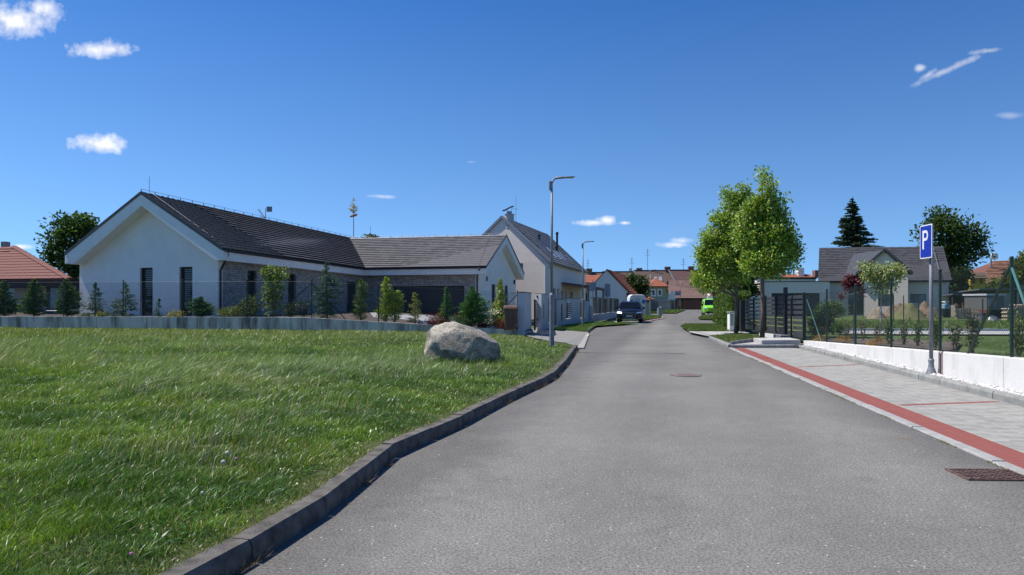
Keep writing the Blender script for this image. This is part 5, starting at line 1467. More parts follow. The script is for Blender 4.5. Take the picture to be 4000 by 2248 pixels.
# ================================================================ BOULDER
def boulder():
    b = bmesh.new(); bmesh.ops.create_icosphere(b, subdivisions=5, radius=1)
    planes = [((.15, -.3, 1), .86), ((.72, -.60, -.12), .70), ((-.9, -.2, .25), .9), ((.5, -.2, .75), .84), ((-.5, -.35, .9), .88), ((0, -1, .35), .86), ((.95, .1, .1), .93), ((-.75, -.6, -.2), .9), ((-.2, -.9, -.5), .85), ((.1, .3, 1), .85)]
    from mathutils import noise
    for v in b.verts:
        d = v.co.normalized(); r = 1.0
        for n_, k in planes:
            n_ = Vector(n_).normalized(); c = d.dot(n_)
            if c > .05: r = min(r, k / c * 1.0) if k / c < r else r
        # soften the facets
        r = r * .92 + .08
        r += .06 * noise.noise(d * 2.0) + .035 * noise.noise(d * 5) + .010 * noise.noise(d * 17) + .004 * noise.noise(d * 40)
        v.co = d * r
    m = bpy.data.materials.new('granite'); m.use_nodes = True
    t = m.node_tree; N = t.nodes; L = t.links; p = N['Principled BSDF']; g = N.new('ShaderNodeNewGeometry')
    def nz_(s, dt=5, rg=.6):
        n = N.new('ShaderNodeTexNoise'); n.inputs['Scale'].default_value = s; n.inputs['Detail'].default_value = dt; n.inputs['Roughness'].default_value = rg; L.new(g.outputs['Position'], n.inputs['Vector']); return n.outputs['Fac']
    r1 = N.new('ShaderNodeValToRGB'); e = r1.color_ramp.elements; e[0].position = .33; e[0].color = (.13, .12, .10, 1); e[1].position = .60; e[1].color = (.50, .465, .39, 1); L.new(nz_(24, 6, .75), r1.inputs[0])
    r2 = N.new('ShaderNodeValToRGB'); e = r2.color_ramp.elements; e[0].position = .38; e[0].color = (.48, .47, .42, 1); e[1].position = .58; e[1].color = (1.05, 1.03, 1.0, 1); L.new(nz_(2.6, 5), r2.inputs[0])
    mm = N.new('ShaderNodeMix'); mm.data_type = 'RGBA'; mm.blend_type = 'MULTIPLY'; mm.inputs['Factor'].default_value = 1; L.new(r1.outputs[0], mm.inputs['A']); L.new(r2.outputs[0], mm.inputs['B'])
    L.new(mm.outputs['Result'], p.inputs['Base Color']); p.inputs['Roughness'].default_value = .9
    bp = N.new('ShaderNodeBump'); bp.inputs['Strength'].default_value = 1; bp.inputs['Distance'].default_value = .03; L.new(nz_(30, 4), bp.inputs['Height']); L.new(bp.outputs[0], p.inputs['Normal'])
    Y = 16.7; x = XU(1163, Y); z = float(zlawn(x, Y))
    # silhouette: high on the left, falling to the right
    for v in b.verts:
        c = v.co
        c.z *= 1 + .16 * max(0, -c.x) - .20 * max(0, c.x)
        if c.z > 0: c.x -= .12 * c.z
        v.co = Vector((c.x * .91, c.y * .72, c.z * .67 + .36))
    me = bpy.data.meshes.new('boulder'); b.to_mesh(me); b.free(); me.materials.append(m)
    me.polygons.foreach_set('use_smooth', [True] * len(me.polygons))
    o = link('boulder', me); o.location = (x, Y, z - .08); o.rotation_euler = (0, R(4), 0)
    tag(o, 'big pale granite boulder lying in the lawn near the kerb', 'boulder')
    # grass around the foot
    n = 2600; a = rng.random(n) * 6.283; rr = 1.0 + .16 * np.abs(rng.normal(size=n))
    X = x + np.cos(a) * .80 * rr; Yy = Y + np.sin(a) * .62 * rr
    H = .07 + .12 * rng.random(n)
    o = blades('boulder_grass', np.stack([X, Yy, zlawn(X, Yy)], 1), H, np.full(n, .010), np.stack([H * .5, 0 * H], 1) + rng.normal(size=(n, 2)) * H[:, None] * .4, tint(n, (.06, .13, .02), .3, (.12, .18, .07), .3), M_grass)
    tag(o, 'longer grass growing round the foot of the boulder', 'grass'); o['kind'] = 'stuff'
boulder()

# ================================================================ STREET LAMPS
def lamp(label, x, y, z, H, yaw=0.0, group='street lamps along the road'):
    T = thing('street_lamp', label, 'street lamp', (x, y, z), group)
    o = Vector((x, y, z)); s = H / 5.45
    MB().tube([o - V3(0, 0, .1), o + V3(0, 0, 1.62 * s)], .078 * s, 14).lathe(o + V3(0, 0, 1.62 * s), [(.078 * s, 0), (.066 * s, .035), (.045 * s, .07)], 14).build('lower_pole', M_galv, T, smooth=False)
    MB().tube([o + V3(0, 0, 1.6 * s), o + V3(0, 0, 5.0 * s)], [.046 * s, .036 * s], 12).build('upper_pole', M_galv, T, smooth=True)
    MB().box(o + V3(-.04, -.005, 5.13 * s), (.11, .09, .30)).build('bracket', M_galv, T, bevel=.02)
    mb = MB(); mb.tube([o + V3(0, 0, 5.0 * s), o + V3(0, 0, 5.2 * s), o + V3(.06, 0, 5.32 * s), o + V3(.14, 0, 5.36 * s)], .033, 10); mb.build('elbow', M_galv, T, smooth=True)
    hd_ = MB(); c = o + V3(.12, 0, 5.36 * s)
    ring = lambda t: c + V3(.62 * t, 0, .045 * t)
    sec = [(0, .045, .045), (.08, .07, .05), (.35, .09, .05), (.5, .10, .034), (.9, .10, .03), (1.0, .06, .02), (1.02, .02, .01)]
    bi = len(hd_.v); n = 10
    for t_, hw, hh_ in sec:
        p = ring(t_)
        for k in range(n):
            a = 2 * math.pi * k / n; hd_.v.append((p.x, p.y + hw * math.cos(a), p.z + hh_ * math.sin(a) * (1 if math.sin(a) > 0 else .55)))
    for i in range(len(sec) - 1):
        for k in range(n):
            k2 = (k + 1) % n; hd_.f.append((i * n + k, i * n + k2, (i + 1) * n + k2, (i + 1) * n + k))
    hd_.f.append(tuple(range(n))); hd_.f.append(tuple((len(sec) - 1) * n + k for k in range(n)))
    h = hd_.build('lamp_head', M_galv, T, smooth=True)
    p = ring(.68); MB().box(p - V3(0, 0, .018), (.30, .13, .012)).build('lens', mat('lamp_lens', (.45, .44, .32), rough=.3), h)
    MB().box(o + V3(.055 * s, -.055 * s, .75 * s), (.06, .02, .1)).build('sticker', M_white, T) if H > 5.6 else None
    return T
lamp('tall galvanised street lamp nearest the camera, rising from the lawn', XU(1388, 23.2), 23.2, .20, 5.52)
lamp('second street lamp, on the mown verge beside the grey garden walls', XU(1466.5, 46.5), 46.5, .13, 5.5)
lamp('third street lamp, behind the dark parked car', XU(1636, 87), 87, .1, 5.55)
lamp('smallest and farthest street lamp, in front of the brown wooden gate', XU(1711, 150), 150, .15, 6.7)
# ================================================================ BROWN BIN
def wheelie_bin():
    x, y, z = XU(1285, 29.7), 29.9, .42
    T = thing('wheelie_bin', 'brown wheeled garden-waste bin beside the first grey garden wall', 'bin', (x, y, z))
    m = mat('brown_plastic', (.12, .065, .045), (.15, .085, .06), rough=.55, scale=5)
    mb = MB(); a = .23; b = .29
    mb.hexa([(x - a, y - a, z + .06), (x + a, y - a, z + .06), (x + a, y + a, z + .06), (x - a, y + a, z + .06), (x - b, y - b, z + .92), (x + b, y - b, z + .92), (x + b, y + b, z + .92), (x - b, y + b, z + .92)])
    mb.build('body', m, T, bevel=.02)
    mb = MB(); mb.hexa([(x - .31, y - .33, z + .93), (x + .31, y - .33, z + .93), (x + .31, y + .31, z + .96), (x - .31, y + .31, z + .96), (x - .27, y - .28, z + 1.02), (x + .27, y - .28, z + 1.02), (x + .27, y + .28, z + 1.08), (x - .27, y + .28, z + 1.08)])
    l = mb.build('lid', m, T, bevel=.015)
    MB().tube([(x - .2, y + .36, z + .98), (x + .2, y + .36, z + .98)], .02, 8).build('handle', m, T)
    for s in (-1, 1): MB().tube([(x + s * .22, y + .22, z + .1), (x + s * .28, y + .22, z + .1)], .1, 14).build('wheel', M_black, T)
    for k in (-.1, .1): MB().beam((x + k, y - b + .028, z + .15), (x + k, y - b - .012, z + .88), .02, .02).build('rib', m, T)
wheelie_bin()

# ================================================================ GREY GARDEN WALLS AND GATES ALONG THE STREET
FW = [Vector((.53, 30, 0)), Vector((.88, 32.6, 0)), Vector((1.28, 37.0, 0)), Vector((1.56, 38.0, 0)), Vector((3.6, 48.0, 0)), Vector((6.1, 56.0, 0))]
def wpt(u, i0=0):
    for i in range(i0, len(FW) - 1):
        a, b = FW[i], FW[i + 1]; d = b - a; k = (u - CX) / FL; t = (k * a.y - a.x) / (d.x - k * d.y)
        if -.001 <= t <= 1.001: return a + d * t
    return FW[-1]
SW = thing('garden_wall', 'row of grey rendered garden walls and pillars along the street', 'wall', (.5, 30, .2))
M_cap = mat('wall_cap', (.10, .105, .11), rough=.6, metal=.3)
def wallseg(a, b, z0, z1, th=.30, name='pillar', cap=True, parent=SW, m=M_greyblue, zb1=None):
    d = (b - a).normalized(); n = Vector((-d.y, d.x, 0))
    q = [a, b, b + n * th, a + n * th]
    mb = MB(); mb.hexa([(p.x, p.y, z0) for p in q] + [(p.x, p.y, z1) for p in q]); o = mb.build(name, m, parent)
    if cap:
        e = .03; q = [a - d * e - n * e, b + d * e - n * e, b + n * (th + e) + d * e, a + n * (th + e) - d * e]
        mb = MB(); mb.hexa([(p.x, p.y, z1 + .002) for p in q] + [(p.x, p.y, z1 + .035) for p in q]); mb.build('coping', M_cap, o)
    return o
p_ = [wpt(u, 2 if u > 1345 else 0) for u in (1320, 1337, 1347.5, 1362, 1379, 1388, 1403, 1424, 1440, 1459, 1472, 1489)]
wallseg(FW[0], FW[1], .05, 2.02)
A_ = Vector((XU(1362, 37.6), 37.6, 0)); B_ = Vector((XU(1379, 40.0), 40.0, 0))
mb = MB(); q = [Vector((XU(1347, 37.9), 37.9, 0)), A_, B_, Vector((XU(1347, 37.9) + .1, 40.2, 0))]
mb.hexa([(p.x, p.y, .05) for p in q] + [(p.x, p.y, 2.05) for p in q]); P2_ = mb.build('pillar', M_greyblue, SW)
mb = MB(); mb.hexa([(p.x, p.y, 2.052) for p in q] + [(p.x, p.y, 2.085) for p in q]); mb.build('coping', M_cap, P2_)
MB().box((XU(1351.5, 37.8), 37.82, 1.93), (.08, .12, .1)).build('lamp', M_black, P2_); MB().box((XU(1352.5, 37.85), 37.83, .72), (.09, .1, .13)).build('keypad', M_black, P2_)
MB().box((XU(1367, 38.3), 38.27, 1.15), (.02, .25, .8), -.3).build('number_plate', M_galv, P2_)
def gate(parent_label, a, b, z0, z1, name='slat_gate', n=8, m=M_black, cat='gate', group=None, gap=.35, thing_=None, post=True, mid=True):
    T = thing_ or thing(name, parent_label, cat, (a.x, a.y, z0), group)
    d = (b - a).normalized(); h = (z1 - z0) / n
    if post:
        for q in (a, b) + (((a + b) / 2,) if mid else ()): MB().box((q.x, q.y, (z0 + z1) / 2), (.05, .06, z1 - z0), math.atan2(d.y, d.x)).build('upright', m, T)
    nn_ = Vector((-d.y, d.x, 0)) * .035
    for k in range(n):
        zc = z0 + h * (k + .5); MB().beam(V3(a.x, a.y, zc) - nn_, V3(b.x, b.y, zc) - nn_, .02, h * (1 - gap)).build('slat', m, T)
    return T
gate('dark slatted sliding gate between the first two grey pillars', FW[1] + V3(.15, .1, 0), Vector((XU(1348, 38.5), 38.5, 0)), .32, 1.75, n=9, gap=.3)
def along(s, e): return wpt(s, 3), wpt(e, 3)
a, b = along(1379, 1388); wallseg(a, b, .05, .45, .25, 'plinth', False); gate('short dark slatted panel right of the second grey pillar', a + V3(-.1, 0, 0), b + V3(-.1, 0, 0), .45, 1.85, 'slatted_fence', 7, cat='fence panel')
a, b = along(1390, 1402); gate('dark slatted garden gate behind the nearest street lamp', a + V3(-.1, 0, 0), b + V3(-.1, 0, 0), .2, 1.8, n=9)
a, b = along(1403, 1424); o = wallseg(a, b, .05, 1.80)
c = wpt(1413, 3); MB().box((c.x + .02, c.y, .95), (.03, .5, 1.1), -.2).build('recess', M_black, o)
a, b = along(1424, 1440); wallseg(a, b, .05, .5, .3, 'plinth', False); gate('dark slatted fence panel in the grey wall, left of the two', a + V3(-.12, 0, 0), b + V3(-.12, 0, 0), .52, 1.58, 'slatted_fence', 8, cat='fence panel', gap=.42)
a, b = along(1438, 1459); wallseg(a, b, .05, 1.88)
a, b = along(1459, 1472); wallseg(a, b, .05, .45, .3, 'plinth', False); gate('dark slatted fence panel in the grey wall, right of the two', a + V3(-.12, 0, 0), b + V3(-.12, 0, 0), .47, 1.62, 'slatted_fence', 8, cat='fence panel', gap=.42)
a, b = along(1472, 1489); wallseg(a, b, .05, 1.72)
c = wpt(1485, 3); bxm = MB().box((c.x + .12, c.y - .1, .75), (.2, .5, 1.25), -.3).build('meter_box', mat('meter_white', (.5, .54, .58), rough=.5), None, bevel=.01); tag(bxm, 'pale meter box at the far end of the grey garden walls', 'meter box')
# next fence: concrete posts with louvred panels and a low base
LFc = thing('louvre_fence', 'brownish fence of louvred panels left of the dark car', 'fence', (6.2, 56.5, 0))
M_bconc = mat('brown_concrete', (.20, .18, .155), (.26, .235, .205), rough=.9, scale=4); M_louv = mat('louvre', (.10, .085, .07), (.14, .12, .10), rough=.7)
la, lb = Vector((6.35, 56.5, 0)), Vector((11.2, 76.0, 0)); ld = (lb - la).normalized(); lL = (lb - la).length
def lu(u):
    k = (u - CX) / FL; d = lb - la; t = (k * la.y - la.x) / (d.x - k * d.y); return la + d * max(0, min(1, t))
mb = MB(); mb.beam(la + V3(0, 0, .35), lb + V3(0, 0, .35), .2, .6); mb.build('plinth', M_greyblue, LFc)
mb = MB(); mb.beam(la + V3(0, 0, 1.98), lb + V3(0, 0, 1.98), .2, .12); mb.build('rail', M_bconc, LFc)
for (s, e) in ((1497, 1508), (1511.5, 1521.5), (1525, 1535), (1538.5, 1546.5), (1550, 1556.5), (1560, 1566), (1569, 1574)):
    a, b = lu(s), lu(e); n = 12
    for q in (a, b): MB().box((q.x - .06 * (q is a) + .02, q.y, 1.28), (.16, .2, 1.28), math.atan2(ld.y, ld.x)).build('post', M_bconc, LFc)
    for k in range(n):
        z = .72 + 1.14 * (k + .5) / n; MB().beam(V3(a.x, a.y, z), V3(b.x, b.y, z), .06, .065).build('louvre', M_louv, LFc)
# parking signs seen from behind
M_sback = mat('sign_back', (.20, .25, .30), (.24, .29, .34), rough=.5, metal=.3, scale=3)
def sign_back(label, u, Y, z, panels, H, tri=False):
    x = XU(u, Y); T = thing('road_sign', label, 'road sign', (x, Y, z))
    MB().tube([(x, Y, z - .1), (x, Y, z + H)], .035, 10).build('pole', M_galv, T)
    for (dx, zc, w, h) in panels:
        MB().box((x + dx, Y + .06, zc), (w, .02, h)).build('panel', M_sback, T, bevel=.004)
        for k in (-.3, .3): MB().box((x, Y - .03, zc + h * k), (.12, .05, .04)).build('clamp', M_galv, T)
    return T
sign_back('grey back of a wide road sign on a pole before the beige house', 1491, 52, .13, [(-.14, 2.75, .22, .62), (.14, 2.78, .24, .64)], 3.1)
sign_back('grey back of a tall two-panel road sign before the white gable', 1528, 74, .12, [(0, 3.18, .60, .72), (0, 2.52, .62, .62)], 3.5)
sign_back('small far road sign seen from behind near the brown gate', 1705.5, 146, .15, [(0, 3.52, 1.25, .85)], 4.0)
# waste bin
x, y = XU(1659.5, 79), 79; T = thing('waste_bin', 'grey cylindrical litter bin on the small green behind the car', 'litter bin', (x, y, .1))
MB().lathe((x, y, .1), [(.24, 0), (.27, .02), (.27, .86), (.25, .9)], 18).build('drum', mat('bin_grey', (.22, .25, .29), rough=.6), T, smooth=False)
MB().lathe((x, y, 1.0), [(.28, 0), (.28, .03), (.12, .06)], 18).build('rim', M_galv, T); MB().tube([(x + .1, y, 1.0), (x + .1, y, 1.2)], .04, 6).build('knob', M_white, T)

# ================================================================ VEHICLES
def loft(sections, name, m, parent, smooth=True):
    """sections: list of rings with equal point counts"""
    mb = MB(); n = len(sections[0])
    for s in sections: mb.v += [tuple(p) for p in s]
    for i in range(len(sections) - 1):
        for k in range(n - 1 if False else n):
            k2 = (k + 1) % n; mb.f.append((i * n + k, i * n + k2, (i + 1) * n + k2, (i + 1) * n + k))
    mb.f.append(tuple(range(n))); mb.f.append(tuple((len(sections) - 1) * n + k for k in range(n)))
    return mb.build(name, m, parent, smooth=smooth)
def wheel(parent, c, r=.37, w=.26, rim=None):
    o = MB().tube([(c[0] - w / 2, c[1], c[2]), (c[0] - w * .42, c[1], c[2]), (c[0] + w * .42, c[1], c[2]), (c[0] + w / 2, c[1], c[2])], [r * .93, r, r, r * .93], 22).build('wheel', mat('tyre', (.012, .012, .013), rough=.9), parent)
    s = 1 if c[0] > 0 else -1; x0 = c[0] + s * w * .5
    mb = MB()
    for k in range(5):
        a = k * 2 * math.pi / 5; mb.beam((x0, c[1], c[2]), (x0, c[1] + math.cos(a) * r * .66, c[2] + math.sin(a) * r * .66), .03, .07, up=(1, 0, 0))
    mb.tube([(x0 - s * .05, c[1], c[2]), (x0 + s * .004, c[1], c[2])], r * .2, 12); mb.build('rim', rim or M_galv, o)
    return o
def vehicle_body(prof, hw_of, zlow, n_arc=5):
    """prof: list of (y, z_bottom, z_shoulder, z_top, half_low, half_shoulder, half_top)"""
    S_ = []
    for (y, zb, zs, zt, hl, hs_, ht) in prof:
        ring = [(-hl * .92, y, zb), (-hl, y, zb + .12), (-hs_, y, zs - .06), (-hs_ * .985, y, zs), (-ht, y, zt - .04), (-ht * .86, y, zt), (0, y, zt + .02), (ht * .86, y, zt), (ht, y, zt - .04), (hs_ * .985, y, zs), (hs_, y, zs - .06), (hl, y, zb + .12), (hl * .92, y, zb)]
        S_.append(ring)
    return S_
M_navy = mat('navy_paint', (.004, .008, .024), rough=.35, spec=.25, coat=.22)
M_lime = mat('lime_paint', (.22, .62, .03), rough=.35, spec=.5, coat=.5)
M_chrome = mat('chrome', (.34, .34, .35), rough=.3, metal=.9)
M_carglass = mat('car_glass', (.006, .008, .012), rough=.1, spec=.2)
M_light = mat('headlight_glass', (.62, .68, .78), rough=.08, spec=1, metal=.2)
M_glint = mat('glint_headlight', (.8, .8, .85), rough=.2)  # sun glint on one headlight, put in as emission
M_glint.node_tree.nodes['Principled BSDF'].inputs['Emission Color'].default_value = (.9, .92, 1, 1); M_glint.node_tree.nodes['Principled BSDF'].inputs['Emission Strength'].default_value = 2.5
def suv():
    T = thing('parked_car', 'dark blue large off-road car parked facing the camera', 'car', (0, 0, 0))
    # y = 0 at the front bumper, grows to the back
    P = [(0.02, .32, .72, .86, .80, .78, .70), (.10, .27, .82, .95, .95, .93, .80), (.35, .27, .88, 1.02, .985, .97, .84), (.9, .27, .93, 1.07, .995, .985, .86), (1.28, .27, .97, 1.11, .995, .985, .86)]
    P2 = [(1.28, .27, .99, 1.12, .995, .985, .86), (5.0, .30, 1.04, 1.16, .985, .975, .84), (5.06, .40, 1.0, 1.12, .93, .93, .8)]
    loft(vehicle_body(P, None, 0), 'bonnet', M_navy, T); loft(vehicle_body(P2, None, 0), 'body', M_navy, T)
    cab = [(1.30, 1.08, 1.10, 1.12, .93, .92, .86), (1.95, 1.06, 1.35, 1.60, .93, .86, .70), (2.4, 1.06, 1.4, 1.69, .93, .86, .68), (3.8, 1.06, 1.4, 1.70, .92, .85, .67), (4.9, 1.1, 1.2, 1.25, .88, .84, .75)]
    C_ = []
    for (y, zb, zs, zt, hl, hs_, ht) in cab: C_.append([(-hl, y, zb), (-hs_, y, zs), (-ht, y, zt - .03), (-ht * .8, y, zt), (ht * .8, y, zt), (ht, y, zt - .03), (hs_, y, zs), (hl, y, zb)])
    loft(C_, 'cabin', M_navy, T, smooth=False)
    def q(name, pts, m, t=(0, -.012, .008), par=T): return MB().prism([Vector(p) for p in pts], t).build(name, m, par)
    q('windscreen', [(-.80, 1.30, 1.13), (.80, 1.30, 1.13), (.655, 1.93, 1.585), (-.655, 1.93, 1.585)], M_carglass, (0, -.03, .03))
    for s in (-1, 1):
        q('side_window', [(s * .915, 1.75, 1.17), (s * .905, 4.3, 1.2), (s * .73, 3.9, 1.58), (s * .74, 2.1, 1.56)], M_carglass, (s * .035, 0, .02))
        mr = MB(); mr.box((s * 1.07, 1.66, 1.15), (.22, .14, .17)); mr.beam((s * .95, 1.7, 1.08), (s * 1.06, 1.68, 1.12), .05, .05); mr.build('wing_mirror', M_navy, T, bevel=.03)
        hl = MB(); hl.prism([(s * .90, .10, .86), (s * .56, -.005, .84), (s * .58, -.01, .73), (s * .93, .10, .76)], (0, -.02, .012)); hl.build('headlight', M_light if s > 0 else M_glint, T)
        for k in range(3): MB().beam((s * .70, .0, .56 - k * .1), (s * .90, .07, .56 - k * .1), .05, .028).build('intake_blade', M_chrome if k != 1 else M_black, T)
        MB().beam((s * .60, 2.0, 1.735), (s * .60, 3.9, 1.745), .04, .05).build('roof_rail', M_chrome, T)
        MB().beam((s * .99, 1.35, .45), (s * .99, 3.9, .45), .03, .1).build('side_trim', M_chrome, T)
    q('grille', [(-.50, -.015, .80), (.50, -.015, .80), (.54, -.015, .68), (.36, -.015, .42), (-.36, -.015, .42), (-.54, -.015, .68)], mat('grille_black', (.008, .008, .009), rough=.4), (0, -.02, 0))
    fr = MB(); pts = [(-.50, -.05, .81), (.50, -.05, .81), (.555, -.05, .68), (.37, -.05, .41), (-.37, -.05, .41), (-.555, -.05, .68)]
    for k in range(6): fr.beam(pts[k], pts[(k + 1) % 6], .03, .022)
    fr.build('grille_frame', M_chrome, T)
    for k in range(7): MB().box((-.39 + k * .13, -.045, .74 if 1 < k < 5 else .70), (.022, .02, .10 if 1 < k < 5 else .2)).build('grille_bar', M_chrome, T)
    em = MB()
    for k in range(4):
        c = Vector((-.12 + k * .08, -.065, .72)); ps = [c + V3(math.cos(a * math.pi / 6) * .052, 0, math.sin(a * math.pi / 6) * .052) for a in range(13)]; em.tube(ps, .008, 5, cap=False)
    em.build('ring_emblem', M_chrome, T)
    MB().box((0, -.065, .55), (.52, .012, .115)).build('number_plate', mat('plate', (.5, .5, .5), rough=.5), T)
    MB().box((-.245, -.073, .55), (.03, .006, .11)).build('plate_band', mat('plate_blue', (.02, .06, .35), rough=.5), T)
    MB().box((0, .0, .31), (1.15, .08, .05)).build('skid_plate', M_chrome, T)
    for s in (-1, 1):
        for y in (.95, 3.95): wheel(T, (s * .84, y, .37), .37, .27)
    T.rotation_euler = (0, 0, R(-11.5)); T.location = (XU(1582.5, 55.2), 55.2, .02)
    return T
suv()
def van():
    T = thing('parked_van', 'bright lime green delivery van half hidden by the hedge', 'van', (0, 0, 0))
    P = [(0.0, .35, .70, .92, .82, .80, .70), (.12, .3, .85, 1.05, .93, .92, .78), (.75, .3, 1.0, 1.2, .955, .95, .82), (1.45, .3, 1.15, 1.85, .96, .95, .76), (1.9, .3, 1.2, 1.96, .96, .95, .78), (4.9, .32, 1.2, 1.96, .95, .94, .78), (5.0, .4, 1.2, 1.9, .93, .92, .76)]
    loft(vehicle_body(P, None, 0), 'body', M_lime, T)
    MB().prism([(-.80, .80, 1.24), (.80, .80, 1.24), (.70, 1.44, 1.82), (-.70, 1.44, 1.82)], (0, -.05, .03)).build('windscreen', M_carglass, T)
    for s in (-1, 1):
        MB().prism([(s * .86, .03, 1.0), (s * .55, -.03, .88), (s * .62, -.03, .76), (s * .92, .05, .84)], (0, -.04, 0)).build('headlight', M_light, T)
        MB().box((s * 1.05, 1.05, 1.25), (.16, .12, .26)).build('wing_mirror', M_black, T, bevel=.03)
        MB().prism([(s * .945, 1.0, 1.2), (s * .94, 1.9, 1.22), (s * .86, 1.9, 1.68), (s * .87, 1.45, 1.66)], (s * .03, 0, 0)).build('side_window', M_carglass, T)
        for y in (.95, 3.95): wheel(T, (s * .83, y, .33), .33, .22)
    MB().prism([(-.5, -.03, .86), (.5, -.03, .86), (.42, -.03, .74), (-.42, -.03, .74)], (0, -.02, 0)).build('grille', M_black, T)
    MB().prism([(-.7, -.03, .50), (.7, -.03, .50), (.62, -.03, .34), (-.62, -.03, .34)], (0, -.02, 0)).build('lower_intake', M_black, T)
    T.rotation_euler = (0, 0, R(-12)); T.location = (XU(1791.5, 80), 80, .09)
van()
def camper(label, x, y, z, yaw=0, w=2.2, h=2.75, L=6.0, m=None):
    T = thing('motorhome', label, 'motorhome', (0, 0, 0)); m = m or M_white
    mb = MB(); mb.hexa([(-w / 2, .8, .45), (w / 2, .8, .45), (w / 2, L, .45), (-w / 2, L, .45), (-w / 2, .2, h - .3), (w / 2, .2, h - .3), (w / 2, L, h), (-w / 2, L, h)]); mb.build('body', m, T, bevel=.12)
    MB().prism([(-.9, -.35, 1.1), (.9, -.35, 1.1), (.8, .35, 1.75), (-.8, .35, 1.75)], (0, -.05, .03)).build('windscreen', M_carglass, T)
    MB().hexa([(-1, -1.0, .4), (1, -1.0, .4), (1, .9, .4), (-1, .9, .4), (-1, -.9, 1.0), (1, -.9, 1.0), (.95, .9, 1.8), (-.95, .9, 1.8)]).build('bonnet', m, T, bevel=.06)
    for s in (-1, 1):
        for yy_ in (0, L - 1.5): wheel(T, (s * .95, yy_, .35), .35, .22)
    MB().box((0, 2.5, h + .1), (.9, .9, .2)).build('roof_hatch', m, T)
    T.rotation_euler = (0, 0, yaw); T.location = (x, y, z); return T
camper('white motorhome roof showing above the green van', XU(1801, 92), 92, .05, -.27, h=2.85)
def silver():
    T = thing('parked_car', 'silver car behind the bushy conifers at the far left', 'car', (0, 0, 0)); m = mat('silver_paint', (.45, .47, .50), rough=.3, metal=.6, coat=.5)
    P = [(0, .3, .6, .72, .75, .72, .6), (.15, .25, .72, .82, .86, .84, .7), (1.2, .25, .85, .98, .88, .87, .72), (3.6, .25, .9, 1.0, .88, .87, .72), (4.3, .3, .85, .95, .82, .8, .66)]
    loft(vehicle_body(P, None, 0), 'body', m, T)
    cab = [(1.2, .95, 1.0, .72, .7), (1.9, .95, 1.38, .74, .58), (3.0, .95, 1.42, .74, .58), (3.9, .95, 1.02, .7, .64)]
    loft([[(-a, y, zb), (-b, y, zt), (b, y, zt), (a, y, zb)] for (y, zb, zt, a, b) in cab], 'cabin', M_carglass, T, smooth=False)
    MB().box((0, 2.45, 1.43), (1.16, 1.2, .04)).build('roof', m, T, bevel=.015)
    for s in (-1, 1):
        for y in (.8, 3.4): wheel(T, (s * .78, y, .3), .3, .2)
    T.rotation_euler = (0, 0, R(78)); T.location = (XU(250, 41), 41, -.30)
silver()
# white mobile cabin behind the dark car
x, y = XU(1604, 84), 84; T = thing('portable_cabin', 'white rounded portable cabin with blue panels behind the dark car', 'cabin', (x, y, 0))
mb = MB(); prof = [(-.95, .1), (-.95, 2.1), (-.85, 2.4), (-.6, 2.55), (.6, 2.55), (.85, 2.4), (.95, 2.1), (.95, .1)]; mb.prism([(x + a, y, b) for a, b in prof], (0, 1.9, 0)); mb.build('shell', mat('white_plastic', (.66, .66, .66), rough=.4), T, bevel=.05)
for s in (-1, 1): MB().box((x + s * .72, y - .03, 1.72), (.34, .06, .42)).build('blue_panel', mat('blue_plastic', (.03, .12, .4), rough=.5), T)
MB().box((x, y - .02, 1.5), (.62, .04, 1.2)).build('door', mat('pale_grey_plastic', (.45, .47, .5), rough=.5), T)

# ================================================================ FAR LEFT RED-ROOFED HOUSE
H0 = thing('house', 'low house with red hipped roof at the far left edge', 'house', (-38, 55, .6))
M_redt = varied('red_clay_tiles', (.15, .058, .048), (.24, .105, .085), rough=.8); M_orange = varied('orange_clay_tiles', (.24, .075, .042), (.36, .14, .085), rough=.8); M_brownt = varied('brown_roof_tiles', (.11, .075, .06), (.16, .11, .09), rough=.85)
Y0_ = 50; a = W(-120, 697, Y0_ + 2); b = W(175, 703, Y0_ - 1); zb_ = b.z; a.z = zb_
c_ = W(36, 622, Y0_ + 5.6); d_ = c_ + (a - b).normalized() * 8
bk = b + V3(-8.2, 12, 0)
rf = slab('roof', [a, b, c_, d_], .06, M_redt, H0); tiles(rf, a, b, c_, d_, 12, .5, M_redt, limit=140, lift=.07, th=.03, stagger=False)
slab('roof', [b, bk, c_ + V3(0, .1, 0)], .06, M_redt, H0); ridge(rf, c_ + V3(0, 0, .06), b + V3(0, 0, .06), M_redt, .5, .45, 'hip_tile', h=.12)
mb = MB(); e0, e1 = a, b; dd_ = (e1 - e0).normalized(); nn3 = Vector((-dd_.y, dd_.x, 0))
mb.hexa([(e0 + nn3 * s).to_tuple() + () if False else tuple(p) for p in (e0 - V3(0, 0, .55), e1 - V3(0, 0, .55), e1 + nn3 * 1.2 - V3(0, 0, .55), e0 + nn3 * 1.2 - V3(0, 0, .55), e0 - V3(0, 0, .05), e1 - V3(0, 0, .05), e1 + nn3 * 1.2 - V3(0, 0, .05), e0 + nn3 * 1.2 - V3(0, 0, .05))]); mb.build('fascia', mat('dark_brown_board', (.035, .025, .02), (.05, .036, .03), rough=.8), H0)
pa = e0 + nn3 * 1.0; pb = e1 + nn3 * 1.0; pa.z = pb.z = 0
def s0_(u): return s_of(u, pa, pb)
M_tan = mat('tan_render', (.33, .30, .25), (.38, .35, .29), rough=.9)
ops = [(s0_(-10), s0_(36), .3, 2.75), (s0_(67), s0_(76), 1.0, 2.3), (s0_(116), s0_(162), .3, 2.75)]
wall_open('wall', M_tan, H0, pa, pb, 0, zb_ - .4, .35, ops, n_in=nn3)
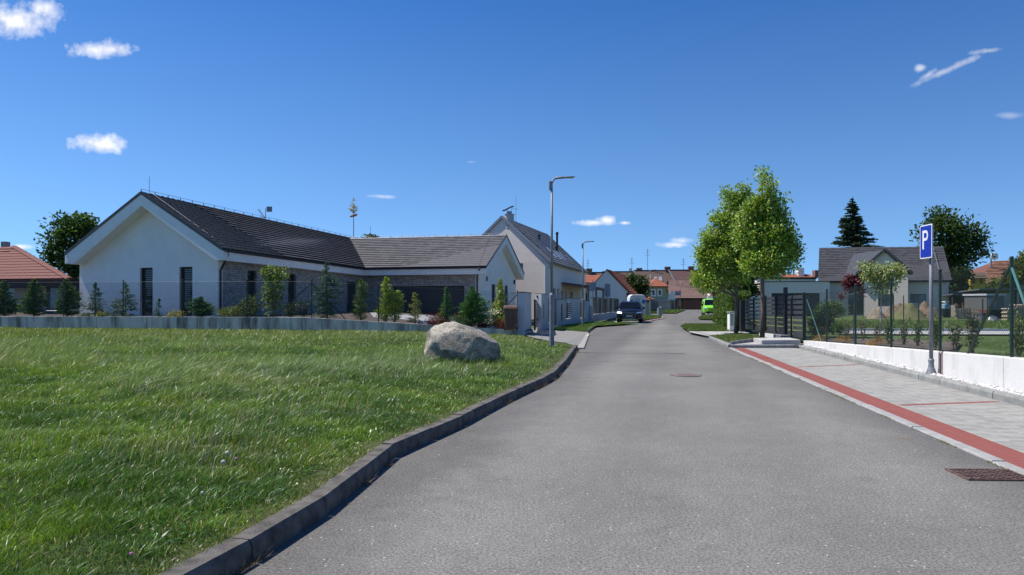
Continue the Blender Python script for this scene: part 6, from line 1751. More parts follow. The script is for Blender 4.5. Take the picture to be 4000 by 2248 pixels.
for k, (s, e, c, d) in enumerate(ops): win(H0, pa, pb, s, e, c, d, .15, nn3, M_black, blind=.97 if k == 2 else None, slat_mat=mat('light_blind', (.42, .43, .45), rough=.4, metal=.3) if k == 2 else None, slatp=.1)
mb = MB(); mb.beam(V3(b.x - .2, b.y + .2, zb_ - .9), V3(b.x + 4.5, b.y + 2.4, zb_ - .9), .5, .85); mb.build('carport_beam', mat('dark_brown_board', (.035, .025, .02)), H0)
qa, qb = Vector((b.x - .4, b.y + 4, 0)), Vector((b.x + 5.5, b.y + 5.5, 0)); nq = Vector((-(qb - qa).normalized().y, (qb - qa).normalized().x, 0))
wall_open('wall', M_tan, H0, qa, qb, 0, zb_ - .5, .3, [(.4, 5.0, .3, 2.75)], n_in=nq); win(H0, qa, qb, .4, 5.0, .3, 2.75, .15, nq, M_black, blind=.97, slat_mat=mat('light_blind', (.42, .43, .45)), slatp=.1, mull=1)
ch_ = W(14, 612, 60); MB().box((ch_.x, ch_.y, ch_.z - .6), (.45, .5, 1.4)).build('chimney', M_tan, H0)

# ================================================================ MIDDLE DISTANCE HOUSES
def gable_house(T, A, B, apex, back, mwall, mroof, over=.3, rows=14, tw=.5, limit=60, ops=(), th=.3, z0=-.1, stagger=False, lift=.06):
    """A, B eave points (left, right), apex, back = vector to the rear"""
    A, B, apex, back = Vector(A), Vector(B), Vector(apex), Vector(back)
    d = (B - A); d.z = 0; L_ = d.length; d.normalize(); n = back.normalized()
    wa, wb = A + d * over, B - d * over
    k = lambda P: P - V3(0, 0, 0)
    wall_open('wall', mwall, T, wa, wb, z0, min(A.z, B.z) + over * .3, th, ops, n_in=n)
    zt = min(A.z, B.z) + over * .3
    MB().prism([V3(wa.x, wa.y, zt), V3(wb.x, wb.y, zt), apex - V3(0, 0, .12)], n * th).build('gable', mwall, T)
    for (w_, s_) in ((wa, 1), (wb, -1)):
        MB().hexa([(w_.x, w_.y, z0), (w_.x + back.x, w_.y + back.y, z0), (w_.x + back.x + d.x * s_ * th, w_.y + back.y + d.y * s_ * th, z0), (w_.x + d.x * s_ * th, w_.y + d.y * s_ * th, z0)] + [(w_.x, w_.y, zt), (w_.x + back.x, w_.y + back.y, zt), (w_.x + back.x + d.x * s_ * th, w_.y + back.y + d.y * s_ * th, zt), (w_.x + d.x * s_ * th, w_.y + d.y * s_ * th, zt)]).build('wall', mwall, T)
    f = -n * over
    r1 = slab('roof', [B + f, B + back, apex + back, apex + f], .06, mroof, T); tiles(r1, B + f, B + back, apex + back, apex + f, rows, tw, mroof, limit=limit, lift=lift, stagger=stagger)
    r2 = slab('roof', [A + f, apex + f, apex + back, A + back], .06, mroof, T)
    ridge(r1, apex + f, apex + back, mroof, .25, .5)
    return r1, r2
Y3 = 105
H3 = thing('house', 'white gabled house with steep orange tiled roof behind the signs', 'house', (XU(1530, Y3), Y3, 0))
Bq = W(1584, 738, Y3); Cq = W(1526.5, 678.5, Y3); Aq = W(1469, 738, Y3); Aq.z = Bq.z
bkv = W(1572, 692.6, 127) - Cq; bkv.z = 0
r1, r2 = gable_house(H3, Aq, Bq, Cq, bkv, mat('white_house_render', (.56, .57, .58), (.60, .61, .62), rough=.9), M_orange, rows=12, tw=.6, limit=60, over=.15)
e_ = W(1649, 753, 128); slab('roof', [Bq + V3(-.05, .6, -.02), Bq + bkv * .25 + V3(2.2, 0, -1.0), e_, Bq + bkv + V3(0, 0, -.02)], .08, M_orange, H3)
MB().hexa([(Bq.x - .2, Bq.y + 1.5, -.1), (e_.x - 1, e_.y, -.1), (e_.x - 1.2, e_.y + .4, -.1), (Bq.x - .3, Bq.y + 2, -.1), (Bq.x - .2, Bq.y + 1.5, 2.6), (e_.x - 1, e_.y, 1.9), (e_.x - 1.2, e_.y + .4, 1.9), (Bq.x - .3, Bq.y + 2, 2.6)]).build('lean_to_wall', mat('brown_render', (.12, .10, .08), rough=.9), H3)
gutter(H3, Bq + V3(.1, 0, -.1), Bq + bkv + V3(.1, 0, -.1), M_galv, .09); pipe(H3, [Bq + V3(.1, 0, -.1), Bq + V3(-.1, -.1, -.7), Bq + V3(-.5, -.1, -.9)], M_galv, .05)
a, b = W(1466, 712.5, 112), W(1514, 712.5, 112); c, d = W(1514, 693.5, 117), W(1466, 693.5, 117); r_ = slab('roof', [a, b, c, d], .08, M_orange, H3); tiles(r_, a, b, c, d, 5, .45, M_orange, limit=30, lift=.09, stagger=False)
MB().bx(a.x, b.x, 112.4, 117, -.1, a.z - .1).build('wall', M_tan, H3)
# yellow house with hipped roof
H4 = thing('house', 'yellow house with small hipped red roof and two white-framed windows', 'house', (XU(1658, 150), 150, 0))
Y4 = 150; M_yel = mat('yellow_render', (.36, .32, .17), (.40, .36, .2), rough=.9)
A4, B4 = W(1622, 760, Y4), W(1677, 760, Y4); zt4 = W(0, 722, Y4).z
pa4, pb4 = V3(A4.x, Y4, 0), V3(B4.x, Y4, 0)
op4 = [(s_of(1640, pa4, pb4), s_of(1648, pa4, pb4), W(0, 744, Y4).z, W(0, 730, Y4).z), (s_of(1656, pa4, pb4), s_of(1664, pa4, pb4), W(0, 744, Y4).z, W(0, 730, Y4).z)]
wall_open('wall', M_yel, H4, pa4, pb4, 0, zt4, .3, op4, n_in=V3(0, 1, 0)); MB().bx(B4.x - .3, B4.x, Y4 + .3, Y4 + 9, 0, zt4).build('wall', M_yel, H4)
for (s, e, c, d) in op4:
    w_ = win(H4, pa4, pb4, s, e, c, d, .08, V3(0, 1, 0), M_white, fw=.1); x0_, x1_ = pa4.x + s, pa4.x + e
    mb = MB(); mb.bx(x0_ - .18, x0_, Y4 - .04, Y4 - .002, c - .18, d + .18); mb.bx(x1_, x1_ + .18, Y4 - .04, Y4 - .002, c - .18, d + .18); mb.bx(x0_, x1_, Y4 - .04, Y4 - .002, d, d + .18); mb.bx(x0_, x1_, Y4 - .04, Y4 - .002, c - .18, c); mb.build('surround', M_white, w_)
MB().bx(A4.x, B4.x, Y4 - .06, Y4 - .002, 0, W(0, 750, Y4).z).build('plinth', mat('blue_plinth', (.25, .32, .38), rough=.9), H4)
ap = W(1651.5, 700.5, Y4 + 4); e1_, e2_ = W(1628, 724, Y4 - .5), W(1682, 724, Y4 - .5); e1_.z = e2_.z = zt4
e3_, e4_ = e2_ + V3(0, 9.5, 0), e1_ + V3(0, 9.5, 0); rr_ = slab('roof', [e1_, e2_, ap], .08, M_orange, H4); tiles(rr_, e1_, e2_, ap + V3(.1, 0, 0), ap - V3(.1, 0, 0), 8, .7, M_orange, limit=40, lift=.1, stagger=False)
slab('roof', [e2_, e3_, ap + V3(0, 2, 0), ap], .08, M_orange, H4); slab('roof', [e4_, e1_, ap, ap + V3(0, 2, 0)], .08, M_orange, H4)
# barn with brown roof
H5 = thing('barn', 'long building with brown tiled roof and brown wooden gates at the road end', 'barn', (XU(1750, 168), 168, 0))
Y5 = 168; a, b = W(1683, 751, Y5), W(1812, 751, Y5); b.z = a.z; c, d = W(1812, 707, Y5 + 6), W(1680, 707, Y5 + 6); c.z = d.z
rr_ = slab('roof', [a, b, c, d], .08, M_redt, H5); tiles(rr_, a, b, c, d, 14, .75, varied('pinkish_tiles', (.17, .10, .085), (.26, .17, .145), rough=.85), limit=100, lift=.1)
MB().bx(a.x + .5, b.x, Y5 + 1, Y5 + 12, 0, a.z - .1).build('wall', mat('dark_barn_wall', (.05, .04, .035), (.08, .06, .05), rough=.9), H5)
gwl = W(1683.5, 730, Y5 - 1.2); MB().prism([W(1681.5, 757, Y5 - 1.2), W(1700, 757, Y5 - 1.2), W(1699, 748, Y5 - 1.2), W(1693, 733, Y5 - 1.2), W(1690, 731, Y5 - 1.2), W(1684, 742, Y5 - 1.2)], (0, .5, 0)).build('white_gable', M_white, H5)
MB().beam(W(1680, 708, Y5 - 1), W(1672, 757, Y5 - 1), .8, .3).build('barge_board', mat('dark_brown_board', (.035, .025, .02)), H5)
M_wood = mat('brown_fence_wood', (.13, .055, .03), (.18, .08, .045), rough=.75, scale=3, stretch=(4, 4, .3))
WG = thing('wooden_gate', 'wide brown wooden gate with arched top closing the end of the road', 'gate', (XU(1745, 160), 160, 0))
x0_, x1_ = XU(1699, 160), XU(1800, 160); nb_ = 34
for k in range(nb_):
    u0_ = 1699 + 101 * k / nb_; t_ = (u0_ - 1699) / 101
    top = 758 if u0_ < 1724 else 757 - 2.6 * math.sin(max(0, min(1, (u0_ - 1724) / 50)) * math.pi)
    xx0, xx1 = XU(u0_, 160), XU(u0_ + 101 / nb_ - .25, 160); MB().bx(xx0, xx1, 160, 160.06, .05, W(0, top, 160).z).build('plank', M_wood, WG)
for u in (1699, 1724, 1774, 1799): MB().box((XU(u, 160), 160.1, 1.1), (.22, .22, 2.2)).build('post', M_wood, WG)
PF = thing('picket_fence', 'grey weathered fence of vertical boards left of the brown gate', 'fence', (XU(1665, 120), 120, 0))
M_gwood = mat('grey_wood', (.16, .17, .155), (.24, .25, .23), rough=.9, scale=3, stretch=(3, 3, .4))
pf0, pf1 = V3(XU(1604, 104), 104, 0), V3(XU(1699, 158), 158, 0)
for k in range(58):
    t_ = k / 57; 
    u_ = 1612 + 86 * t_; kk = (u_ - CX) / FL; dv = pf1 - pf0; s = (kk * pf0.y - pf0.x) / (dv.x - kk * dv.y); p = pf0 + dv * s
    MB().box((p.x, p.y, 1.15), (p.y / FL * 1.15, .05, 2.2 + .05 * math.sin(k * 1.9))).build('picket', M_gwood, PF)
for z in (.6, 1.7): MB().beam(pf0 + V3(0, .08, z), pf1 + V3(0, .08, z), .06, .1).build('rail', M_gwood, PF)
tag(MB().bx(XU(1608, 92), XU(1636, 92), 92, 92.4, 0, W(0, 762, 92).z + .0).build('yard_wall', mat('tan_concrete', (.30, .27, .23), (.36, .33, .28), rough=.9), None), 'beige concrete wall right behind the dark car', 'wall')
# terrace of far houses
TR = [(1500, 1520, 689, 712, 190), (1533, 1622, 684, 716, 205), (1615, 1718, 681, 716, 200), (1706, 1806, 680, 712, 198), (1806, 1918, 683, 716, 205)]
labs = ['dark-ridged roof of a far terraced house just right of the white gable', 'far terraced house with satellite dish on its brown roof', 'far terraced house with tall aerial and two roof windows', 'far terraced house with purplish brown roof and red chimney', 'far terraced house behind the crowns of the street trees']
labs[0] = 'far terraced house with dark ridge left of the orange-roofed gable'
TR[0] = (1476, 1532, 686, 714, 190)
for k, (u0_, u1_, vt, vb, Y) in enumerate(TR):
    T = thing('terraced_house', labs[k], 'house', (XU(u0_, Y), Y, 0), 'row of far brown-roofed houses')
    zt_, zb2 = W(0, vt, Y + 5).z, W(0, vb + 14, Y).z
    x0_, x1_ = XU(u0_, Y), XU(u1_, Y); m = M_brownt if k != 3 else varied('purple_brown_tiles', (.10, .055, .055), (.14, .08, .075), rough=.85)
    r_ = slab('roof', [(x0_, Y, zb2), (x1_ + 1.2, Y, zb2), (x1_ - .5, Y + 6, zt_), (x0_ - 1.2, Y + 6, zt_)], .15, m, T)
    slab('roof', [(x1_ + 1.2, Y + 12, zb2), (x0_, Y + 12, zb2), (x0_ - 1.2, Y + 6, zt_), (x1_ - .5, Y + 6, zt_)], .15, m, T)
    MB().bx(x0_, x1_, Y + .6, Y + 11.4, 0, zb2 - .1).build('wall', M_tan, T)
    MB().beam((x0_ - 1.3, Y + 6, zt_ + .05), (x0_ - .0, Y - .1, zb2 + .05), .35, .2).build('verge_trim', M_galv, T)
    MB().beam((x0_ - 1.2, Y + 6, zt_ + .08), (x1_ - .5, Y + 6, zt_ + .08), .4, .2).build('ridge_cap', M_tiled, T)
    cu = {0: 1490, 1: 1611, 2: 1604 + 0, 3: 1700}[k] if k in (0, 1) else {2: 1603.5, 3: 1699.5, 4: 1830}.get(k, 0)
    cu = [1484, 1500 + 111, 1603 + 0, 1700, 1850][k]
    if k == 1: cu = 1609
    if k == 2: cu = 1690 - 0
    if k == 3: cu = 1737 + 53
    cx2 = XU({0: 1500, 1: 1610, 2: 1679, 3: 1741, 4: 1842}[k], Y + 6)
    for cx2 in {0: [XU(1482, Y + 6)], 1: [XU(1701 - 93, Y + 6)], 2: [XU(1680 - 1, Y + 6)], 3: [XU(1738.5, Y + 6)], 4: [XU(1842, Y + 6), XU(1880, Y + 6)]}[k]:
        c2 = MB(); c2.bx(cx2 - .75, cx2 + .75, Y + 5.4, Y + 6.8, zt_ - 1, zt_ + .9); C2_ = c2.build('chimney', mat('chimney_brick', (.20, .09, .07), (.27, .13, .10), rough=.9), T)
        MB().bx(cx2 - .85, cx2 + .85, Y + 5.3, Y + 6.9, zt_ + .9, zt_ + 1.1).build('chimney_cap', M_tan, C2_)
    for (au, hgt, kind_) in {0: [(1479, 3.6, 1)], 1: [(1589.5, 4.2, 2)], 2: [(1629, 6.2, 1)], 3: [(1719, 3.4, 1)], 4: []}[k]:
        ax = XU(au, Y + 6); mb = MB(); mb.tube([(ax, Y + 6, zt_ - .3), (ax, Y + 6, zt_ + hgt)], .07, 5)
        for q in range(3): mb.tube([(ax - .5 - .2 * q, Y + 6, zt_ + hgt - .4 - q * .7), (ax + .5 + .2 * q, Y + 6, zt_ + hgt - .4 - q * .7)], .035, 4)
        mb.build('aerial', M_galv, T)
        if kind_ == 2: MB().lathe((ax - .5, Y + 5.6, zt_ + .1), [(.1, 0), (.45, .2), (.5, .9)], 12, 1, .3).build('satellite_dish', M_white, T)
    if k in (1, 2):
        for q in ((1552, 1570) if k == 1 else (1656, 1667.5)):
            p = Vector((XU(q, Y), Y + 2.6, zb2 + (zt_ - zb2) * 2.6 / 6)); MB().beam(p + V3(0, 0, .2), p + V3(0, 1.2, .2 + 1.2 * (zt_ - zb2) / 6), .9, .1).build('roof_window', mat('roof_glass', (.30, .36, .42)), T)
# dark bushy tree between the orange roof and the yellow house
def bigtree(name, label, u, v_top, v_bot, hw, Y, base, alt, blobs_uv, nl=5200, size=.5, tr=.35, z0=0.0, cr=.5, per=12, trunk_u=None, p=.4, spread=.3, group=None, shell=.5):
    x = XU(trunk_u or u, Y); bl = []
    for (bu, bv, ru, rv) in blobs_uv:
        c = W(bu, bv, Y); bl.append((c.x, Y + random.uniform(-.3, .3) * ru / FL * Y, c.z, ru / FL * Y, ru / FL * Y * .9, rv / FL * Y))
    return tree(name, label, 'tree', x, Y, z0, bl, nl, size, base, alt, tr=tr, per=per, cr=cr, limbs=34, p=p, spread=spread, group=group, shell=shell)
bigtree('bushy_tree', 'dark bushy tree between the orange roof and the yellow house', 1600, 695, 760, 40, 118, (.03, .06, .015), (.06, .10, .03), [(1604, 712, 22, 13), (1588, 703, 12, 9), (1618, 725, 16, 14), (1600, 733, 16, 12), (1607, 745, 14, 10)], 2600, .42, .25, cr=.5, per=20)
# big tree behind the white bungalow
bigtree('oak_tree', 'large dark broadleaved tree behind the left end of the white bungalow', 170, 543, 700, 70, 70, (.035, .075, .015), (.075, .13, .03), [(172, 590, 34, 30), (205, 572, 30, 22), (140, 562, 18, 18), (180, 560, 22, 16), (132, 620, 28, 26), (175, 640, 32, 32), (215, 600, 26, 26), (135, 660, 20, 20), (200, 660, 30, 28), (225, 640, 26, 30), (185, 685, 22, 18), (212, 690, 24, 20)], 7000, .34, .4, z0=.3, cr=.48, per=26, trunk_u=188, shell=.62)
bigtree('distant_tree', 'small distant tree top peeping over the wing ridge of the bungalow', 930, 596, 640, 30, 100, (.05, .08, .02), (.12, .12, .04), [(925, 606, 16, 9), (938, 602, 12, 7), (948, 612, 12, 8), (930, 625, 16, 16)], 1500, .4, .2, cr=.3, trunk_u=930)
# decorated maypole
x, y = XU(889.5, 85), 85; T = thing('maypole', 'tall bare maypole with decorated spruce top and small wreath', 'maypole', (x, y, 0))
zt_ = W(0, 500, 85).z; MB().tube([(x, y, 0), (x, y, zt_ - .8)], [.09, .035], 8).build('pole', M_galv, T)
o, _ = foliage_cloud(T, 'treetop', [(x, y, zt_ - 1.25, .5, .5, .5), (x, y, zt_ - .6, .28, .28, .5), (x, y, zt_ - .15, .1, .1, .3)], 420, .16, (.28, .24, .13), (.5, .46, .34), M_leaf, 7, .08, narrow=.5)
zw_ = W(0, 543, 85).z; ps = [V3(x + math.cos(a * math.pi / 6) * .38, y + math.sin(a * math.pi / 6) * .38, zw_ + .12 * math.cos(a * math.pi / 6)) for a in range(13)]
MB().tube(ps, .09, 6, cap=False).build('wreath', mat('red_wreath', (.45, .15, .08), (.5, .4, .3), rough=.8, scale=20), T)
# ================================================================ RIGHT SIDE
# street trees
def street_tree(label, x, y, z0, blobs_uv, nl, tr, seed_bot):
    bl = []
    for (bu, bv, ru, rv) in blobs_uv:
        c = W(bu, bv, y); bl.append((c.x, y + random.uniform(-.25, .25), c.z, ru / FL * y, ru / FL * y, rv / FL * y))
    return tree('maple_tree', label, 'tree', x, y, z0, bl, nl, .125, (.175, .275, .040), (.48, .52, .23), tr=tr, per=24, cr=.17, limbs=60, group='young maples along the right pavement', p=.34, shell=.35, th=2.0)
street_tree('maple with pointed crown, the nearest street tree on the right', XU(1918, 29.3), 29.3, .12,
    [(1925, 445, 10, 20), (1926, 480, 20, 24), (1925, 520, 32, 26), (1935, 560, 42, 30), (1930, 600, 50, 34), (1945, 635, 50, 34), (1975, 600, 26, 34), (1962, 545, 22, 26), (1920, 650, 52, 30), (1905, 590, 40, 34), (1988, 640, 22, 22), (1985, 672, 20, 14), (1895, 665, 30, 26), (1935, 680, 40, 16), (1890, 540, 22, 24), (1965, 505, 12, 18), (1880, 600, 26, 40), (1905, 520, 18, 26), (1885, 540, 22, 30), (1880, 575, 26, 30)], 27000, .085, 0)
street_tree('maple with broad leaning crown, second street tree on the right', XU(1852, 34.6), 34.6, .12,
    [(1830, 492, 16, 18), (1842, 525, 30, 26), (1860, 510, 18, 16), (1825, 560, 34, 28), (1800, 600, 36, 26), (1845, 600, 44, 32), (1795, 548, 12, 16), (1785, 628, 28, 22), (1815, 650, 48, 30), (1860, 650, 44, 32), (1775, 598, 12, 12), (1780, 668, 26, 18), (1850, 690, 40, 22), (1885, 560, 28, 36), (1880, 620, 30, 36), (1868, 480, 14, 22), (1770, 640, 20, 22), (1845, 500, 14, 14), (1872, 512, 26, 26), (1878, 560, 26, 34), (1762, 700, 24, 18), (1780, 715, 26, 16)], 27000, .09, 0)
street_tree('smaller maple behind the hedge, third street tree on the right', XU(1797, 58), 58, .1,
    [(1790, 690, 34, 24), (1765, 700, 26, 22), (1815, 700, 34, 26), (1840, 690, 30, 30), (1775, 728, 22, 12), (1810, 728, 30, 14), (1752, 712, 12, 10), (1770, 672, 22, 18), (1800, 665, 26, 18)], 12000, .12, 0)
bigtree('shadowed_tree', 'dark tree standing behind the clipped hedge', 1868, 700, 790, 40, 52, (.04, .075, .015), (.10, .14, .04), [(1865, 720, 30, 20), (1850, 742, 26, 16), (1882, 735, 22, 18), (1880, 700, 18, 14)], 3000, .2, .08, z0=.1, cr=.2)
# clipped hedge
def hedge():
    pts = [V3(XU(1841, 37.6), 37.6, 0), V3(XU(1799, 52), 52, 0)]
    T = thing('hedge', 'tall clipped green hedge beside the black gate', 'hedge', (pts[0].x, pts[0].y, .1))
    d = (pts[1] - pts[0]); L_ = d.length; d.normalize(); n_ = V3(d.y, -d.x, 0)
    n = 15000; s = L_ * rng.random(n); w = (rng.random(n) - .5) * 1.0; z = .12 + 1.95 * rng.random(n) ** .9
    side = rng.random(n)
    w = np.where(side < .45, -.55 + .06 * rng.normal(size=n), w); z = np.where(side > .8, 2.08 + .10 * rng.normal(size=n), z)
    s = np.where((side > .45) & (side < .6), .08 * rng.normal(size=n), s)
    bulge = (vnoise(s, z, 1.1) - .5) * .22
    ww = w - bulge
    P = np.stack([pts[0].x + d.x * s + n_.x * (ww + .5), pts[0].y + d.y * s + n_.y * (ww + .5), z + bulge * .6], 1)
    leaves('foliage', P, .09 * (.6 + .8 * rng.random(n)), tint(n, (.06, .12, .018), .35, (.16, .24, .05), .35), M_leaf, T, up=.2, narrow=.55)
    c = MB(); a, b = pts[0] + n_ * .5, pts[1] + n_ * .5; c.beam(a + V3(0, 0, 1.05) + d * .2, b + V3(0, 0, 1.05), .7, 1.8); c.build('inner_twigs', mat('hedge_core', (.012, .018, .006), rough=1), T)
    for t_ in (.25, .6): p = pts[0].lerp(pts[1], t_) - n_ * .12; MB().tube([(p.x, p.y, 0), (p.x, p.y, 1.7)], .03, 8).build('support_post', M_green_post, T)
hedge()
# meter pillar
x, y = XU(1842.5, 36.8), 36.8; T = thing('meter_pillar', 'small white pillar with green door and sloping cap by the hedge', 'meter pillar', (x, y, .1))
MB().bx(x - .14, x + .14, y, y + .4, .05, 1.1).build('pillar', M_white, T); MB().bx(x - .12, x + .05, y - .02, y - .002, .4, 1.0).build('door', mat('pale_green_panel', (.25, .42, .34), rough=.6), T); MB().hexa([(x - .2, y - .06, 1.1), (x + .2, y - .06, 1.1), (x + .2, y + .46, 1.1), (x - .2, y + .46, 1.1), (x - .2, y - .06, 1.13), (x + .2, y - .06, 1.16), (x + .2, y + .46, 1.16), (x - .2, y + .46, 1.13)]).build('cap', M_conc, T)
# black slatted fence with sliding gate
def gpos(u):
    a, b = V3(XU(2024, 25.9), 25.9, 0), V3(XU(1862, 36.3), 36.3, 0); d = b - a; k = (u - CX) / FL; t = (k * a.y - a.x) / (d.x - k * d.y); return a + d * t
def zg(y): return float(np.interp(y, [25.9, 36.3], [.27, .16]))
M_slatm = mat('anthracite_slat', (.035, .04, .045), (.05, .056, .062), rough=.35, spec=.6)
GF = thing('slatted_fence', 'black slatted sliding gate and wicket behind the street trees', 'gate', tuple(gpos(2020)[:2]) + (.2,))
posts = [(2022, .07, 1.72), (1990.5, .05, 1.55), (1976, .12, 1.98), (1951.5, .06, 1.74), (1926, .06, 1.72), (1896.5, .07, 1.68), (1868, .22, 1.58)]
for (u, w, h) in posts:
    p = gpos(u); MB().box((p.x, p.y, zg(p.y) + h / 2 - .02), (w * 1.1, w * 1.1 if w > .1 else .07, h)).build('post', M_black, GF, bevel=.005)
segs = [(2021, 1992, .02, 1.62), (1989, 1977, .02, 1.62), (1975, 1952.5, .14, 1.62), (1950, 1927, .14, 1.62), (1924, 1898, .14, 1.62), (1895, 1873, .14, 1.60)]
for (u0_, u1_, zz0, zz1) in segs:
    a, b = gpos(u0_), gpos(u1_); d = (b - a).normalized(); sd = V3(-d.y, d.x, 0) * -.04
    hs_ = [.13, .13, .13, .13, .13, .13, .13, .24]; nS = 8; avail = zz1 - zz0; gap_ = (avail - sum(hs_)) / (nS - 1)
    z = zz1
    for h in hs_:
        z -= h; MB().hexa([(q.x + s.x, q.y + s.y, zg(q.y) + z) for q, s in ((a, sd), (b, sd), (b, sd * 1.6), (a, sd * 1.6))] + [(q.x + s.x, q.y + s.y, zg(q.y) + z + h) for q, s in ((a, sd), (b, sd), (b, sd * 1.6), (a, sd * 1.6))]).build('slat', M_slatm, GF); z -= gap_
a, b = gpos(1975), gpos(1897); MB().beam(a + V3(-.04, 0, zg(a.y) + .09), b + V3(-.04, 0, zg(b.y) + .09), .09, .1).build('gate_rail', M_black, GF)
mb = MB(); a, b = gpos(1958) + V3(-.05, 0, 0), gpos(1921) + V3(-.05, 0, 0); mb.hexa([(a.x - .15, a.y, 0), (b.x - .15, b.y, 0), (b.x + .1, b.y, 0), (a.x + .1, a.y, 0), (a.x - .15, a.y, .30), (b.x - .15, b.y, .26), (b.x + .1, b.y, .26), (a.x + .1, a.y, .30)]); tag(mb.build('gate_foundation', M_wwall), 'low white concrete block under the black sliding gate', 'foundation')
a = gpos(1972); tag(MB().box((a.x - .1, a.y - .1, .22), (.35, .7, .22), -.1).build('gate_motor', M_galv, None, bevel=.02), 'grey gate motor box at the foot of the tall black post', 'gate motor')

# parking sign
def psign():
    Y = 14.8; x = XU(2342.5, Y); z = .11
    T = thing('parking_sign', 'blue parking sign with white letter P on a galvanised pole', 'sign', (x, Y, z))
    MB().tube([(x, Y, z), (x, Y, 3.12)], .038, 16).build('pole', M_galv, T, smooth=True)
    mb = MB(); mb.lathe((x, Y, z), [(.11, 0), (.105, .02), (.06, .15), (.05, .26), (.058, .27), (.058, .31), (.045, .33)], 16); mb.build('foot', M_galv, T)
    ca = Vector((XU(2320, Y + .2), Y + .22, 0)); cb = Vector((XU(2344.6, Y - .2), Y - .22, 0)); ce = (ca + cb) / 2
    d = (cb - ca).normalized(); n_ = Vector((-d.y, d.x, 0)); 
    if n_.dot(Vector((-x, -Y, 0))) < 0: n_ = -n_
    w, h, r = .49, .70, .045; zc = EYE + (HZ - 608.5) / FL * Y
    def rr(w, h, r, o):
        P = []
        for (sx_, sz_, a0) in ((1, 1, 0), (-1, 1, 90), (-1, -1, 180), (1, -1, 270)):
            for q in range(5):
                a = R(a0 + 22.5 * q); P.append(ce + d * (sx_ * (w / 2 - r) + r * math.cos(a)) + n_ * o + V3(0, 0, zc + sz_ * (h / 2 - r) + r * math.sin(a)))
        return P
    MB().prism(rr(w, h, r, .0), n_ * .022).build('panel', mat('sign_edge', (.5, .52, .54), rough=.4, metal=.3), T)
    MB().prism(rr(w - .006, h - .006, r, .0225), n_ * .002).build('white_border', mat('sign_white', (.75, .75, .75), rough=.35), T)
    MB().prism(rr(w - .05, h - .05, r * .6, .025), n_ * .002).build('blue_field', mat('sign_blue', (.008, .03, .33), (.01, .035, .36), rough=.35), T)
    L_ = MB(); o = .0275
    def pt(a, b): return ce + d * (a) + n_ * o + V3(0, 0, zc + b)
    zt, zb = .235, -.155; sw = .06; xl = -.13
    L_.prism([pt(xl, zb), pt(xl + sw, zb), pt(xl + sw, zt), pt(xl, zt)], n_ * .002)
    cz, ro, ri = (zt + .02) / 2, (zt - .02) / 2, (zt - .02) / 2 - sw * .9; cxx = xl + sw + .075
    L_.prism([pt(xl + sw, zt), pt(cxx, zt), pt(cxx, zt - sw * .9), pt(xl + sw, zt - sw * .9)], n_ * .002); L_.prism([pt(xl + sw, .02 + sw * .9), pt(cxx, .02 + sw * .9), pt(cxx, .02), pt(xl + sw, .02)], n_ * .002)
    for q in range(10):
        a0, a1 = R(90 - 18 * q), R(90 - 18 * (q + 1)); kx = .85
        L_.prism([pt(cxx + math.cos(a0) * ro * kx, cz + math.sin(a0) * ro), pt(cxx + math.cos(a1) * ro * kx, cz + math.sin(a1) * ro), pt(cxx + math.cos(a1) * ri * kx, cz + math.sin(a1) * ri), pt(cxx + math.cos(a0) * ri * kx, cz + math.sin(a0) * ri)], n_ * .002)
    L_.build('letter_p', mat('sign_white', (.75, .75, .75)), T)
    for k in (-.2, .2): MB().box((x, Y, zc + k), (.1, .1, .03)).build('clamp', M_galv, T)
psign()
x, y = xw(14.6) - .03, 14.62; tag(MB().tube([(x, y, .12), (x, y, .56), (x + .05, y, .60)], .018, 8).build('drain_pipe', mat('brown_pipe', (.12, .05, .04), rough=.5)), 'thin brown pipe running up the white wall behind the sign pole', 'pipe')

# beige house on the right
HR = thing('house', 'beige house with dark roof and central gable beyond the fenced garden', 'house', (45, 76, .3))
Y = 75; zer = W(0, 709, Y).z; zrr = W(0, 625, Y + 5).z
EL, ER = W(2058, 709, Y), W(2395, 708.4, Y - 6); EL.z = ER.z = zer; ER.z -= .1
RL, RR_ = W(2061, 628, Y + 5.2), W(2373, 622, Y - .6); RL.z = RR_.z = zrr; RR_.z -= .3
M_dk = varied('dark_roof_tiles', (.04, .041, .047), (.075, .075, .082), rough=.65)
rR = slab('roof', [EL, ER, RR_, RL], .07, M_tiled, HR)
XV0, XV1 = W(2160, 700, Y).x, W(2290, 700, Y).x
tiles(rR, EL, ER, RR_, RL, 19, .42, M_dk, limit=160, lift=.05, th=.03, clip=lambda p: False)
slab('roof', [ER + (RR_ - ER) * 2 - V3(0, 0, (RR_ - ER).z * 2), EL + (RL - EL) * 2 - V3(0, 0, (RL - EL).z * 2), RL, RR_], .07, M_tiled, HR); ridge(rR, RL, RR_, M_tiled, .25, .4)
ed = (ER - EL).normalized(); en = Vector((-ed.y, ed.x, 0))
hwA, hwB = EL + en * .5 + ed * .25, ER + en * .5 - ed * .2; hwA.z = hwB.z = 0
def sr(u): return s_of(u, hwA, hwB)
def zv(v): return W(0, v, Y).z
opR = [(sr(2134), sr(2171.5), .35, zv(742.5)), (sr(2290), sr(2329.5), zv(762), zv(741.5))]
wall_open('wall', M_beige, HR, hwA, hwB, 0, zer + .1, .35, opR, n_in=en)
M_gl2 = mat('dim_glass', (.07, .085, .10), rough=.08, spec=.9)
for (s, e, c, d) in opR: win(HR, hwA, hwB, s, e, c, d, .12, en, M_anth, gm=M_gl2, mull=1)
skL = Vector((RL.x - EL.x, RL.y - EL.y, 0)) * 1.8; skR = Vector((RR_.x - ER.x, RR_.y - ER.y, 0)) * 1.8
